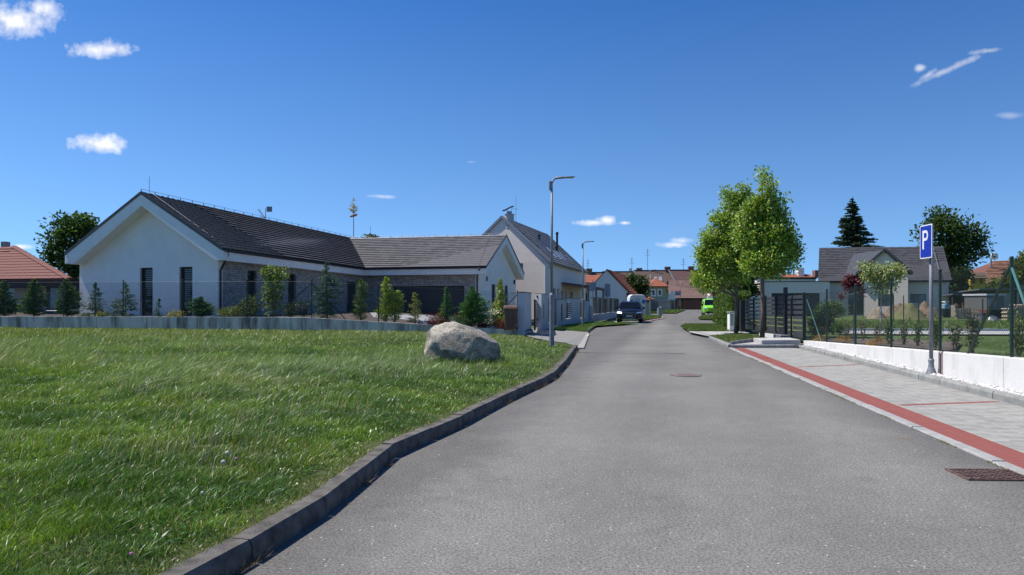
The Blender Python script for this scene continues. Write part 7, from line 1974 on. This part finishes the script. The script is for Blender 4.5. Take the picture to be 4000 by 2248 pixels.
for A__, s, sk in ((hwA, 1, skL), (hwB, -1, skR)):
    MB().hexa([(A__.x, A__.y, 0), (A__.x + sk.x, A__.y + sk.y, 0), (A__.x + sk.x + s * .3, A__.y + sk.y, 0), (A__.x + s * .3, A__.y, 0)] + [(A__.x, A__.y, zer), (A__.x + sk.x, A__.y + sk.y, zer), (A__.x + sk.x + s * .3, A__.y + sk.y, zer), (A__.x + s * .3, A__.y, zer)]).build('wall', M_white if s == 1 else M_beige, HR)
mb = MB(); mb.prism([V3(EL.x + .1, EL.y + .2, zer - .05), V3(EL.x + .1 + skL.x * 1.1, EL.y + .2 + skL.y * 1.1, zer - .05), V3(RL.x + .1, RL.y, zrr - .15)], (.25, 0, 0)); mb.build('gable', M_white, HR)
# central cross gable
fg = 1.0; GA, GB = W(2153, 682, Y - fg - 1.9), W(2296, 682, Y - fg - 4.6); GP = W(2226.6, 628.5, Y - fg - 3.3); zge = W(0, 690, Y - fg - 3).z
GA.z = GB.z = zge
wA_, wB_ = V3(W(2174, 700, Y - fg - 1.85).x, Y - fg - 1.85, 0), V3(W(2284, 700, Y - fg - 4.1).x, Y - fg - 4.1, 0)
dG = (wB_ - wA_).normalized(); nG = Vector((-dG.y, dG.x, 0))
opG = [(s_of(2209, wA_, wB_), s_of(2247, wA_, wB_), zv(771), zv(741.7))]
wall_open('wall', M_beige, HR, wA_, wB_, 0, zge + .55, .35, opG, n_in=nG); win(HR, wA_, wB_, *opG[0], .12, nG, M_anth, gm=M_gl2, mull=1)
zz = zge + .55; MB().prism([V3(wA_.x, wA_.y, zz), V3(wB_.x, wB_.y, zz), GP + V3(0, .3, -.18)], nG * .3).build('gable', M_beige, HR)
MB().bx(wB_.x - .3, wB_.x, wB_.y + .35, Y + 3, 0, zge + .5).build('wall', M_beige, HR)
GPb = GP + V3(0, 6.4, 0)
rr1 = slab('roof', [GB, GB + V3(0, 3.2, 0), GPb, GP], .10, M_tiled, HR); slab('roof', [GA, GP, GPb, GA + V3(0, 3.5, 0)], .10, M_tiled, HR)
for q in (GA, GB): MB().beam(GP + V3(0, -.03, .03), q + V3(0, -.03, .03), .12, .22).build('verge_trim', M_anth, HR)
def onR(u, v):
    # point on the front slope
    for t in np.linspace(0, 1, 60):
        a = EL.lerp(RL, t); 
        yy_ = a.y; z = a.z
        if W(u, v, yy_).z <= z: return W(u, v, yy_)
    return W(u, v, Y)
sl_ = Vector((0, RL.y - EL.y, zrr - zer)).normalized()
for (u, v) in ((2163, 691), (2309, 689)):
    p = onR(u, v); o = MB().beam(p - sl_ * .75 + V3(0, -.1, .1), p + sl_ * .6 + V3(0, -.1, .1), .95, .1).build('roof_window', M_galv, HR); MB().beam(p - sl_ * .63 + V3(0, -.14, .14), p + sl_ * .5 + V3(0, -.14, .14), .72, .06).build('pane', mat('roof_glass', (.30, .36, .42)), o)
gutter(HR, EL + V3(0, -.08, -.05), ER + V3(0, -.08, -.05), M_anth, .07); pipe(HR, [ER + V3(-.1, -.05, -.1), hwB + V3(-.05, -.06, zer - .6), hwB + V3(-.05, -.06, .2)], M_anth, .05)
p = onR(2385, 680); MB().tube([RR_ + V3(-1.2, -.2, .05), ER + V3(-1, 0, .08)], .025, 4).build('lightning_conductor', M_thin, HR)
# flat-roofed annex
AX = thing('annex', 'flat-roofed beige annex with dark garage door left of the beige house', 'annex', (XU(2000, 71), 71, .2))
a, b = V3(XU(1914, 72.4), 72.4, 0), V3(XU(2087, 71), 71, 0); zt_ = W(0, 709.5, 71.5).z; d = (b - a).normalized(); n_ = Vector((-d.y, d.x, 0))
gop = [(s_of(1941, a, b), s_of(2062, a, b), .2, W(0, 738, 71.5).z)]
wall_open('wall', M_beige, AX, a, b, 0, zt_, .35, gop, n_in=n_)
A__ = a + d * gop[0][0] + n_ * .2; B__ = a + d * gop[0][1] + n_ * .2; GDr = MB(); q = [A__, B__, B__ + n_ * .05, A__ + n_ * .05]; GDr = GDr.hexa([(p.x, p.y, .2) for p in q] + [(p.x, p.y, gop[0][3]) for p in q]).build('garage_door', M_anth, AX)
for k in range(8):
    z0_, z1_ = .2 + (gop[0][3] - .2) * k / 8 + .01, .2 + (gop[0][3] - .2) * (k + 1) / 8 - .01; q = [A__ - n_ * .03, B__ - n_ * .03, B__, A__]; MB().hexa([(p.x, p.y, z0_) for p in q] + [(p.x, p.y, z1_) for p in q]).build('door_panel', M_anth, GDr)
MB().hexa([(a.x, a.y + .35, zt_ - .3), (b.x, b.y + .35, zt_ - .3), (b.x, b.y + 9, zt_ - .3), (a.x, a.y + 9, zt_ - .3), (a.x, a.y + .35, zt_ - .1), (b.x, b.y + .35, zt_ - .1), (b.x, b.y + 9, zt_ - .1), (a.x, a.y + 9, zt_ - .1)]).build('roof', M_galv, AX)
MB().beam(a + V3(0, -.03, zt_ + .03), b + V3(0, -.03, zt_ + .03), .12, .07).build('coping', M_anth, AX)
MB().hexa([(a.x, a.y + .35, 0), (a.x + .3, a.y + .35, 0), (a.x + .3, a.y + 9, 0), (a.x, a.y + 9, 0), (a.x, a.y + .35, zt_), (a.x + .3, a.y + .35, zt_), (a.x + .3, a.y + 9, zt_), (a.x, a.y + 9, zt_)]).build('wall', M_beige, AX)
p = V3(XU(2097, 72), 75.3, W(0, 722, 72).z); MB().box((p.x, p.y, p.z), (.4, .25, .3)).build('wall_lamp', M_black, AX)
# white gabled house glimpsed behind the trees, and flat-roofed block with solar panels
T = thing('house', 'white gabled house with red barge boards glimpsed behind the street trees', 'house', (XU(1890, 62), 62, 0))
A6, B6, P6 = W(1850, 745, 62), W(1915, 745, 62), W(1872, 703, 62)
MB().prism([V3(A6.x, 62, 0), V3(B6.x, 62, 0), B6, P6, A6], (0, .3, 0)).build('gable', M_white, T)
for q in (A6, B6): MB().beam(P6 + V3(0, -.1, .1), q + V3(0, -.1, .1), .15, .25).build('barge_board', mat('red_board', (.20, .03, .035), rough=.6), T)
for q, s in ((A6, -1), (B6, 1)): slab('roof', [q + V3(0, -.1, .15), q + V3(0, 8, .15), P6 + V3(0, 8, .15), P6 + V3(0, -.1, .15)], .08, M_redt, T)
T = thing('flat_block', 'white flat-roofed block behind the annex', 'building', (XU(1970, 100), 100, 0))
MB().bx(XU(1905, 100), XU(2052, 100), 100, 108, 0, W(0, 703, 100).z).build('wall', M_white, T); MB().bx(XU(1903, 100), XU(2054, 100), 99.9, 108.1, W(0, 703, 100).z + .002, W(0, 698, 100).z).build('parapet', M_tiled, T)
for k in range(4):
    x0_ = XU(1915 + k * 14, 102); MB().beam((x0_, 101, W(0, 699, 101).z + .1), (x0_, 103.5, W(0, 691, 101).z + .1), .7, .06).build('solar_panel', mat('solar', (.03, .06, .09), rough=.15, spec=1), T)
FR = [('far terraced house with orange-red roof behind the annex, left one', 1880, 1975, 694, 715, 180, 1905, 'r'), ('far terraced house with orange-red roof and white chimney', 1975, 2062, 690, 712, 185, 2012, 'w')]
for (lab, u0_, u1_, vt, vb, Y_, cu, kd) in FR:
    T = thing('terraced_house', lab, 'house', (XU(u0_, Y_), Y_, 0), 'row of far brown-roofed houses'); x0_, x1_ = XU(u0_, Y_), XU(u1_, Y_); zt_, zb2 = W(0, vt, Y_ + 5).z, W(0, vb + 6, Y_).z
    slab('roof', [(x0_, Y_, zb2), (x1_, Y_, zb2), (x1_, Y_ + 6, zt_), (x0_, Y_ + 6, zt_)], .15, M_orange, T); slab('roof', [(x1_, Y_ + 12, zb2), (x0_, Y_ + 12, zb2), (x0_, Y_ + 6, zt_), (x1_, Y_ + 6, zt_)], .15, M_orange, T)
    MB().bx(x0_ + .1, x1_ - .1, Y_ + .6, Y_ + 11.4, 0, zb2 - .1).build('wall', M_tan, T)
    cx2 = XU(cu, Y_ + 6); MB().bx(cx2 - .8, cx2 + .8, Y_ + 5, Y_ + 6.8, zt_ - 1.5, zt_ + (1.6 if kd == 'w' else .8)).build('chimney', M_white if kd == 'w' else mat('chimney_brick', (.2, .09, .07)), T)
    cx3 = XU(cu + 40, Y_ + 6); MB().bx(cx3 - .6, cx3 + .6, Y_ + 5, Y_ + 6.8, zt_ - 1, zt_ + 1.0).build('chimney', mat('chimney_brick', (.2, .09, .07)), T)
# spruce and broadleaved tree behind the beige house
Yq = 92; conifer('tall_spruce', 'tall dark spruce behind the ridge of the beige house', XU(2145, Yq), Yq, 0, W(0, 501, Yq).z, 4.1, (.022, .040, .022), (.05, .07, .04), 1.1, droop=.12, colw=([0, .3, .5, .7, .85, .95, 1], [1.0, .95, .78, .42, .28, .12, .02]), size=.36, cat='tree', sparse=.12)
bigtree('oak_tree', 'tall irregular broadleaved tree behind the parking sign', 2400, 524, 680, 80, 96, (.04, .075, .018), (.09, .13, .04), [(2366, 536, 18, 12), (2345, 552, 16, 14), (2385, 560, 26, 18), (2360, 580, 40, 22), (2325, 600, 18, 20), (2420, 572, 24, 18), (2445, 595, 24, 18), (2400, 600, 36, 22), (2462, 620, 20, 18), (2425, 640, 30, 20), (2380, 640, 30, 24), (2340, 630, 24, 20), (2472, 645, 10, 10), (2400, 672, 34, 16), (2358, 665, 20, 18)], 7600, .42, .42, cr=.65, per=30, shell=.65, trunk_u=2388)
# houses at the right edge
T = thing('house', 'house with weathered red roof at the right edge behind the trees', 'house', (XU(2500, 100), 100, 0))
a, b, c, d = W(2452, 716, 98), W(2600, 716, 98), W(2600, 655, 104), W(2502, 657, 104)
r_ = slab('roof', [a, b, c, d], .1, M_redt, T); tiles(r_, a, b, c, d, 16, .6, varied('weathered_red_tiles', (.22, .10, .065), (.34, .18, .12), rough=.85), limit=60, lift=.1)
slab('roof', [a + V3(.2, 10, 0), a, d], .1, M_redt, T); MB().bx(a.x + .8, b.x, 99, 108, 0, a.z - .1).build('wall', M_tan, T)
MB().beam(W(2534, 690, 99.5), W(2545, 680, 100), .6, .4).build('roof_window', M_galv, T)
p = W(2493, 655, 102); MB().tube([p - V3(0, 0, 1.2), p + V3(0, 0, .3)], .1, 6).build('aerial', M_galv, T); MB().lathe((p.x + .3, p.y - .3, p.z), [(.08, 0), (.5, .2), (.55, .65), (.4, .95), (.06, 1.0)], 14, 1, .25).build('satellite_dish', M_white, T)
T = thing('yellow_house', 'bright yellow house front partly hidden right of the tall tree', 'house', (XU(2458, 90), 90, 0))
MB().bx(XU(2441, 90), XU(2480, 90), 90, 92.5, 0, W(0, 694, 90).z).build('wall', mat('bright_yellow', (.55, .38, .04), (.62, .44, .06), rough=.8), T)
for u in (2446, 2465): MB().bx(XU(u, 90), XU(u + 6, 90), 89.9, 89.99, W(0, 714, 90).z, W(0, 702, 90).z).build('window', mat('red_frame', (.22, .06, .03), rough=.6), T)
slab('roof', [W(2434, 700, 89.5), W(2486, 700, 89.5), W(2478, 686, 91.5), W(2442, 686, 91.5)], .1, M_brownt, T)
# open sheds and building materials
M_dkwood = mat('dark_shed_wood', (.03, .025, .02), (.06, .048, .04), rough=.9, scale=3)
def shed(label, u0_, u1_, vt, Y_, depth=4, zbase=.25):
    T = thing('open_shed', label, 'shed', (XU(u0_, Y_), Y_, zbase)); x0_, x1_ = XU(u0_, Y_), XU(u1_, Y_); zt_ = W(0, vt, Y_).z
    MB().hexa([(x0_ - .2, Y_ - .3, zt_ - .12), (x1_ + .2, Y_ - .3, zt_ - .12), (x1_ + .2, Y_ + depth, zt_ - .45), (x0_ - .2, Y_ + depth, zt_ - .45), (x0_ - .2, Y_ - .3, zt_), (x1_ + .2, Y_ - .3, zt_), (x1_ + .2, Y_ + depth, zt_ - .33), (x0_ - .2, Y_ + depth, zt_ - .33)]).build('roof', mat('shed_roof', (.12, .13, .15), rough=.6), T)
    MB().bx(x0_, x1_, Y_ + depth - .3, Y_ + depth - .2, zbase, zt_ - .46).build('rear_wall', M_dkwood, T)
    for k in range(4): x = x0_ + (x1_ - x0_) * k / 3; MB().box((x, Y_, (zt_ - .15 + zbase) / 2), (.14, .14, zt_ - .15 - zbase)).build('post', M_dkwood, T)
    return T
shed('open shed with flat dark roof behind the pallets', 2397, 2466, 739, 68)
shed('longer open shed at the right edge above the stacked wood', 2464, 2600, 727, 66, 5)
def clutter(u0_, u1_, n, Y_, z1):
    for k in range(n):
        u = u0_ + (u1_ - u0_) * (k + .5) / n; c = random.choice([(.14, .08, .05), (.10, .10, .11), (.25, .22, .18), (.18, .06, .04), (.07, .08, .10)])
        x = XU(u, Y_); h = z1 * random.uniform(.4, 1.0); w = (u1_ - u0_) / n / FL * Y_ * .8
        o = MB().box((x, Y_ + random.uniform(0, 1.4), .25 + h / 2), (w, .8, h), random.uniform(-.3, .3)).beam((x - w * .7, Y_, .25 + h + .04), (x + w * .7, Y_ + .3, .25 + h + .1), .12, .08).build('storage_box', mat('clutter_%d' % (int(c[0] * 100) * 7 + int(c[2] * 100)), c, rough=.8), None, bevel=.02)
        nm = ['brown crate', 'grey covered crate', 'pale timber crate', 'reddish crate', 'dark bluish crate'][[.14, .10, .25, .18, .07].index(c[0])]
        tag(o, nm + ' under the left open shed, ' + ['first from the left', 'second from the left', 'third from the left', 'in the middle of seven', 'third from the right', 'second from the right', 'last on the right'][k], 'crate', 'crates stored under the open shed')
clutter(2402, 2462, 7, 67, 1.25)
T = thing('trailer_cabin', 'old cabin on a trailer with pale roof edge under the long shed', 'cabin', (XU(2510, 60), 60, .3))
x0_, x1_ = XU(2483, 60), XU(2526, 60); MB().bx(x0_, x1_, 60, 63, 1.0, W(0, 744, 60).z).build('body', mat('old_grey_panel', (.12, .12, .12), rough=.6), T); MB().bx(x0_ - .1, x1_ + .1, 59.9, 63.1, W(0, 744, 60).z, W(0, 739.5, 60).z).build('roof', mat('pale_roof_edge', (.5, .5, .52), rough=.5), T)
MB().bx(x0_ + .1, x0_ + .7, 59.93, 59.99, 1.3, 2.0).build('window', mat('dull_glass', (.18, .20, .21), rough=.3), T); MB().bx(x0_, x1_ + .8, 60.1, 62.9, .72, .99).build('chassis', mat('red_chassis', (.18, .04, .03), rough=.7), T)
for s in (0.5, 1.1): MB().tube([(x0_ + s, 59.9, .65), (x0_ + s, 60.15, .65)], .36, 18).build('wheel', mat('tyre', (.012, .012, .013)), T)
T = thing('blue_tank', 'pale blue plastic tank on a dark frame left of the sheds', 'tank', (XU(2385, 62), 62, .3))
MB().bx(XU(2376, 62), XU(2391, 62), 62, 62.9, W(0, 778, 62).z, W(0, 766, 62).z).build('tank', mat('pale_blue', (.25, .36, .44), rough=.5), T, bevel=.05); MB().bx(XU(2374, 62), XU(2393, 62), 62.05, 62.9, .3, W(0, 778.5, 62).z).build('frame', M_black, T); MB().bx(XU(2378, 62), XU(2388, 62), 62, 62.6, W(0, 761, 62).z, W(0, 758.5, 62).z).bx(XU(2382, 62), XU(2384, 62), 62.1, 62.5, W(0, 767, 62).z, W(0, 760.5, 62).z).build('cap', M_white, T)
def pallet(label, x, y, z, yaw, tilt):
    T = thing('pallet', label, 'pallet', (0, 0, 0)); m = mat('pallet_wood', (.36, .25, .16), (.46, .34, .23), rough=.9, scale=5)
    for k in range(7): MB().bx(-.6 + k * .19, -.6 + k * .19 + .12, -.4, .4, .11, .13).build('board', m, T)
    for yy_ in (-.36, 0, .36):
        MB().bx(-.6, .66, yy_ - .05, yy_ + .05, .075, .108).build('stringer', m, T)
        for xx_ in (-.55, .03, .6): MB().bx(xx_ - .06, xx_ + .06, yy_ - .05, yy_ + .05, .0, .073).build('block', m, T)
    T.location = (x, y, z); T.rotation_euler = (R(tilt), 0, R(yaw)); return T
pallet('wooden pallet leaning on its edge, left of the two by the sheds', XU(2420, 54), 54, .75, 8, 80); pallet('wooden pallet leaning on its edge, right of the two by the sheds', XU(2442, 54), 54.4, .75, -6, 78)
def heap(name, label, u, vt, w, Y_, m, grass=None, zb=.2):
    c = W(u, vt, Y_); n = 26; X = np.linspace(-1, 1, n)[None] * np.ones((n, 1)); Yy = X.T; r = np.sqrt(X ** 2 + Yy ** 2)
    H = c.z - zb; Z = H * .86 * np.clip(np.cos(np.clip(r, 0, 1) * np.pi / 2) ** 1.25 * (.78 + .36 * (vnoise(X * 2 + u, Yy * 2 + 9, 1.7)) + .2 * (vnoise(X + u, Yy, 6) - .5)), 0, 1.4) - .05
    o = grid_mesh(name, X * w / 2 / FL * Y_ * 1.0, Yy * w / 2 / FL * Y_, Z, m, kind=None); o.location = (c.x, Y_ + 1, zb); tag(o, label, 'heap'); return o
M_dirt = mat('brown_earth', (.13, .09, .06), (.24, .17, .12), rough=1, scale=3, bump=.8, bscale=12)
heap('sand_heap', 'small pale sand heap before the middle window', 2220, 767, 52, 60, mat('pale_sand', (.22, .18, .13), (.30, .245, .185), rough=1, scale=4))
heap('earth_heap', 'brown earth heap, the left one before the beige house', 2270, 757, 84, 62, M_dirt)
heap('grassy_mound', 'overgrown green mound between the two earth heaps', 2302, 759, 100, 58, mat('weedy_earth', (.09, .13, .035), (.19, .15, .09), rough=1, scale=2.2, detail=8, bump=1, bscale=8))
heap('earth_heap', 'brown earth heap, the right one beside the blue tank', 2346, 755, 90, 61, M_dirt)
heap('rubble_heap', 'dark grey rubble heap between pallets and cabin', 2474, 776, 60, 57, mat('dark_rubble', (.10, .095, .10), (.17, .16, .16), rough=1, scale=5, bump=1))
o = heap('covered_pile', 'low pile wrapped in dark shiny sheeting in the grass', 2521, 789, 44, 50, mat('black_sheeting', (.04, .045, .055), (.12, .13, .15), rough=.25, spec=.8, scale=6, bump=1, bscale=9)); o['category'] = 'pile'
WP = thing('woodpile', 'stacked firewood pile at the right edge', 'woodpile', (XU(2555, 52), 52, .3)); M_log = mat('split_log', (.30, .24, .17), (.42, .35, .26), rough=.95, scale=12)
lg = MB(); lg.tube([(0, 0, 0), (0, 1, 0)], .5, 7); lgm = bpy.data.meshes.new('log'); lgm.from_pydata(lg.v, [], lg.f); lgm.materials.append(M_log); fix(lgm)
for r_ in range(9):
    for k in range(26):
        x = XU(2535, 52) + k * .155 + (r_ % 2) * .07; z = .32 + r_ * .135
        if r_ > 6 and k < 4: continue
        s = .15 * random.uniform(.8, 1.05); piece('log', lgm, Matrix.Translation((x, 52 + random.uniform(-.05, .05), z)) @ Matrix.Rotation(random.random() * 6, 4, 'Y') @ Matrix.Diagonal((s, .6, s, 1)), WP)
# grass of the fenced garden: rough far part
def gardengrass():
    for (y0, y1, dens, bw, hg, nm, lab) in ((33.5, 52, 90, .035, .16, 'meadow_grass', 'tall meadow grass beyond the garden path'), (6, 32, 260, .012, .035, 'mown_grass', 'mown grass of the garden behind the white wall')):
        n = int((y1 - y0) * 40 * dens * .35); y = rng.uniform(y0, y1, n); x = rng.uniform(.38, .74, n) * y
        k = (x > xw(y) + .35) | (y > 27); k &= ~((y > 28.9) & (y < 33.4) & (x > 14)); x, y = x[k], y[k]
        if y0 > 30: k = x > XU(2035, y); x, y = x[k], y[k]
        else: k = ~((x < xw(y) + 3.6 - (22 - y) * .25) & (y > 15.5)); x, y = x[k], y[k]
        n = len(x); H = hg * (.5 + rng.random(n))
        o = blades(nm, np.stack([x, y, zplotr(y) - .03], 1), H, np.full(n, bw) * (.6 + .8 * rng.random(n)), rng.normal(size=(n, 2)) * H[:, None] * .4, tint(n, (.12, .19, .035), .3, (.26, .29, .12), .35), M_grass, curved=False); tag(o, lab, 'grass'); o['kind'] = 'stuff'
gardengrass()
# young trees and shrubs in the fenced garden
def gtree(name, label, cat, u, vb, vt, Y_, blobs_uv, nl, size, base, alt, tr=.03, cr=.09, per=7, p=.35, limbs=22, bark=None):
    z0 = float(zplotr(Y_)) - .02; bl = []
    for (bu, bv, ru, rv) in blobs_uv: c = W(bu, bv, Y_); bl.append((c.x, Y_, c.z, ru / FL * Y_, ru / FL * Y_, rv / FL * Y_))
    return tree(name, label, cat, XU(u, Y_), Y_, z0, bl, nl, size, base, alt, tr=tr, per=per, cr=cr, limbs=limbs, p=p, shell=.3, bark=bark)
M_pbark = mat('pale_bark', (.30, .27, .24), (.4, .37, .33), rough=.9)
gtree('pale_leaved_tree', 'young tree with pale variegated leaves and thin pale trunk', 'tree', 2216, 827, 650, 35, [(2175, 672, 14, 10), (2195, 690, 24, 16), (2222, 682, 24, 16), (2250, 680, 22, 14), (2265, 690, 14, 12), (2215, 710, 26, 16), (2240, 712, 20, 14), (2205, 728, 14, 10), (2224, 735, 12, 10), (2180, 700, 12, 10)], 2900, .13, (.20, .25, .09), (.46, .48, .30), tr=.035, cr=.15, p=.6, bark=M_pbark)
gtree('red_leaved_tree', 'thin young tree with dark red leaves left of the pale tree', 'tree', 2147, 850, 692, 23.5, [(2135, 704, 9, 10), (2150, 708, 9, 10), (2126, 712, 8, 8), (2158, 725, 12, 10), (2118, 745, 8, 8), (2165, 740, 9, 9), (2136, 725, 8, 10)], 900, .085, (.10, .022, .03), (.20, .05, .06), tr=.018, cr=.07, limbs=14)
gtree('small_garden_tree', 'small round-headed green tree in the corner of the mulch bed', 'tree', 2097, 825, 760, 31, [(2075, 775, 22, 12), (2095, 768, 20, 10), (2112, 785, 18, 12), (2080, 795, 20, 12), (2060, 790, 12, 10)], 2400, .075, (.055, .10, .025), (.16, .22, .09), tr=.03, cr=.10)
gtree('garden_shrub', 'spreading dull green shrub beside the black wicket', 'shrub', 2068, 836, 790, 29, [(2060, 806, 22, 14), (2085, 812, 16, 10), (2045, 815, 14, 12), (2075, 826, 24, 9)], 2200, .07, (.05, .075, .03), (.11, .14, .06), tr=.02, cr=.10)
gtree('garden_shrub', 'dark reddish low shrub behind the first fence post', 'shrub', 2055, 845, 822, 27, [(2060, 834, 20, 8), (2045, 838, 12, 8)], 900, .06, (.05, .03, .02), (.10, .06, .03), tr=.015, cr=.07)
gtree('garden_shrub', 'rounded green shrub on the mulch right of the small tree', 'shrub', 2110, 838, 812, 27.5, [(2110, 826, 14, 11)], 900, .06, (.05, .10, .02), (.1, .17, .04), tr=.015, cr=.06)
for k, (u, v, w, h, Y_, c1, c2, nl, lab) in enumerate(((2131, 802, 24, 46, 24, (.07, .08, .035), (.14, .15, .07), 260, 'thin olive shrub left of the red-leaved tree'), (2171, 800, 20, 46, 24, (.09, .08, .05), (.15, .13, .08), 180, 'almost bare shrub between two fence posts'), (2208, 806, 28, 44, 22, (.10, .085, .06), (.17, .15, .10), 240, 'twiggy shrub behind the pale tree trunk'),
        (2236, 800, 26, 52, 19.5, (.08, .11, .03), (.16, .2, .07), 420, 'leafy slender shrub near the third fence post from the right'), (2274, 802, 22, 44, 19, (.08, .10, .04), (.15, .16, .08), 260, 'slender shrub in the grass left of the sign'), (2330 - 22, 800, 26, 46, 18, (.06, .10, .03), (.12, .17, .05), 300, 'open green shrub just left of the sign pole'),
        (2352, 790, 30, 82, 15.6, (.08, .12, .02), (.20, .24, .05), 700, 'yellow-green shrub between the sign pole and a fence post'), (2402, 812, 30, 50, 15.5, (.06, .07, .03), (.11, .12, .05), 260, 'dull shrub right of the fence post by the sign'), (2446, 776, 40, 92, 13.4, (.10, .10, .05), (.30, .30, .18), 620, 'tall sprawling shrub with whitish flowers by the leaning brace'), (2562, 776, 40, 90, 12.9, (.12, .16, .05), (.30, .34, .2), 520, 'pale-leaved shrub at the right edge of the picture'))):
    Y_ = max(Y_, (6.6 + .62) / ((u - CX) / FL - .15)); z0 = float(zplotr(Y_)) - .02; x = XU(u, Y_); ht = EYE + (HZ - v) / FL * Y_ - z0; r = w / FL * Y_ / 2
    T = thing('slender_shrub', lab, 'shrub', (x, Y_, z0), 'young shrubs behind the right mesh fence')
    bl = [(x, Y_, z0 + ht * .62, r, r, ht * .38), (x, Y_, z0 + ht * .3, r * .7, r * .7, ht * .25)]
    foliage_cloud(T, 'foliage', bl, nl, .055, c1, c2, M_leaf, 4, .05, shell=.1, p=.45)
    mb = MB()
    for q in range(9): a = random.random() * 6.28; mb.tube([(x + .02 * math.cos(a), Y_ + .02 * math.sin(a), z0), (x + r * .5 * math.cos(a), Y_ + r * .5 * math.sin(a), z0 + ht * .5), (x + r * random.uniform(.5, 1.1) * math.cos(a), Y_ + r * math.sin(a), z0 + ht * random.uniform(.75, 1))], [.007, .005, .002], 4, cap=False)
    mb.build('stem', M_bark, T)
for (u, Y_, lab) in ((2066, 24.6, 'small orange-yellow shrub right of the black wicket'), (2122, 22.6, 'small orange-yellow shrub, the middle of three'), (2202, 19.4, 'small orange-yellow shrub at the right end of the mulch bed')):
    z0 = float(zplotr(Y_)); x = XU(u, Y_) ; T = thing('orange_shrub', lab, 'shrub', (x, Y_, z0), 'small orange-yellow shrubs'); foliage_cloud(T, 'foliage', [(x, Y_, z0 + .10, .24, .24, .15)], 420, .04, (.30, .15, .02), (.45, .28, .04), M_leaf, 6, .04); MB().tube([(x, Y_, z0 - .05), (x, Y_, z0 + .15)], .01, 5).build('stem', M_bark, T)
# dead grey fence posts of the farther plot
for k, (u, vb, vt, Y_) in enumerate(((2248, 785, 742, 48), (2311, 829, 750, 34), (2472, 835, 752, 33.5), (2311 - 38, 788, 744, 47))):
    z0 = float(zplotr(Y_)); tag(MB().tube([(XU(u, Y_), Y_, z0), (XU(u, Y_), Y_, W(0, vt, Y_).z)], .03, 8).build('fence_post', M_green_post), ['thin dark post before the middle earth heap', 'thin dark post on the far side of the path, left of the sign', 'thin dark post on the far side of the path, near the pallets', 'thin dark post at the left earth heap'][k], 'post', 'thin posts across the garden')
bigtree('garden_bush_tree', 'round yellowish-green tree at the right edge above the long shed', 2560, 645, 740, 40, 80, (.07, .10, .02), (.16, .17, .04), [(2570, 672, 24, 24), (2590, 650, 20, 18), (2560, 700, 30, 18), (2530, 712, 26, 12), (2508, 717, 18, 8)], 3600, .3, .15, cr=.3, trunk_u=2568)
bigtree('dark_bush_tree', 'dark low tree filling the gap right of the beige house', 2415, 690, 760, 40, 87, (.025, .045, .012), (.05, .075, .02), [(2410, 700, 22, 20), (2416, 725, 20, 18), (2402, 735, 16, 18), (2424, 690, 14, 12)], 3200, .35, .2, cr=.3)
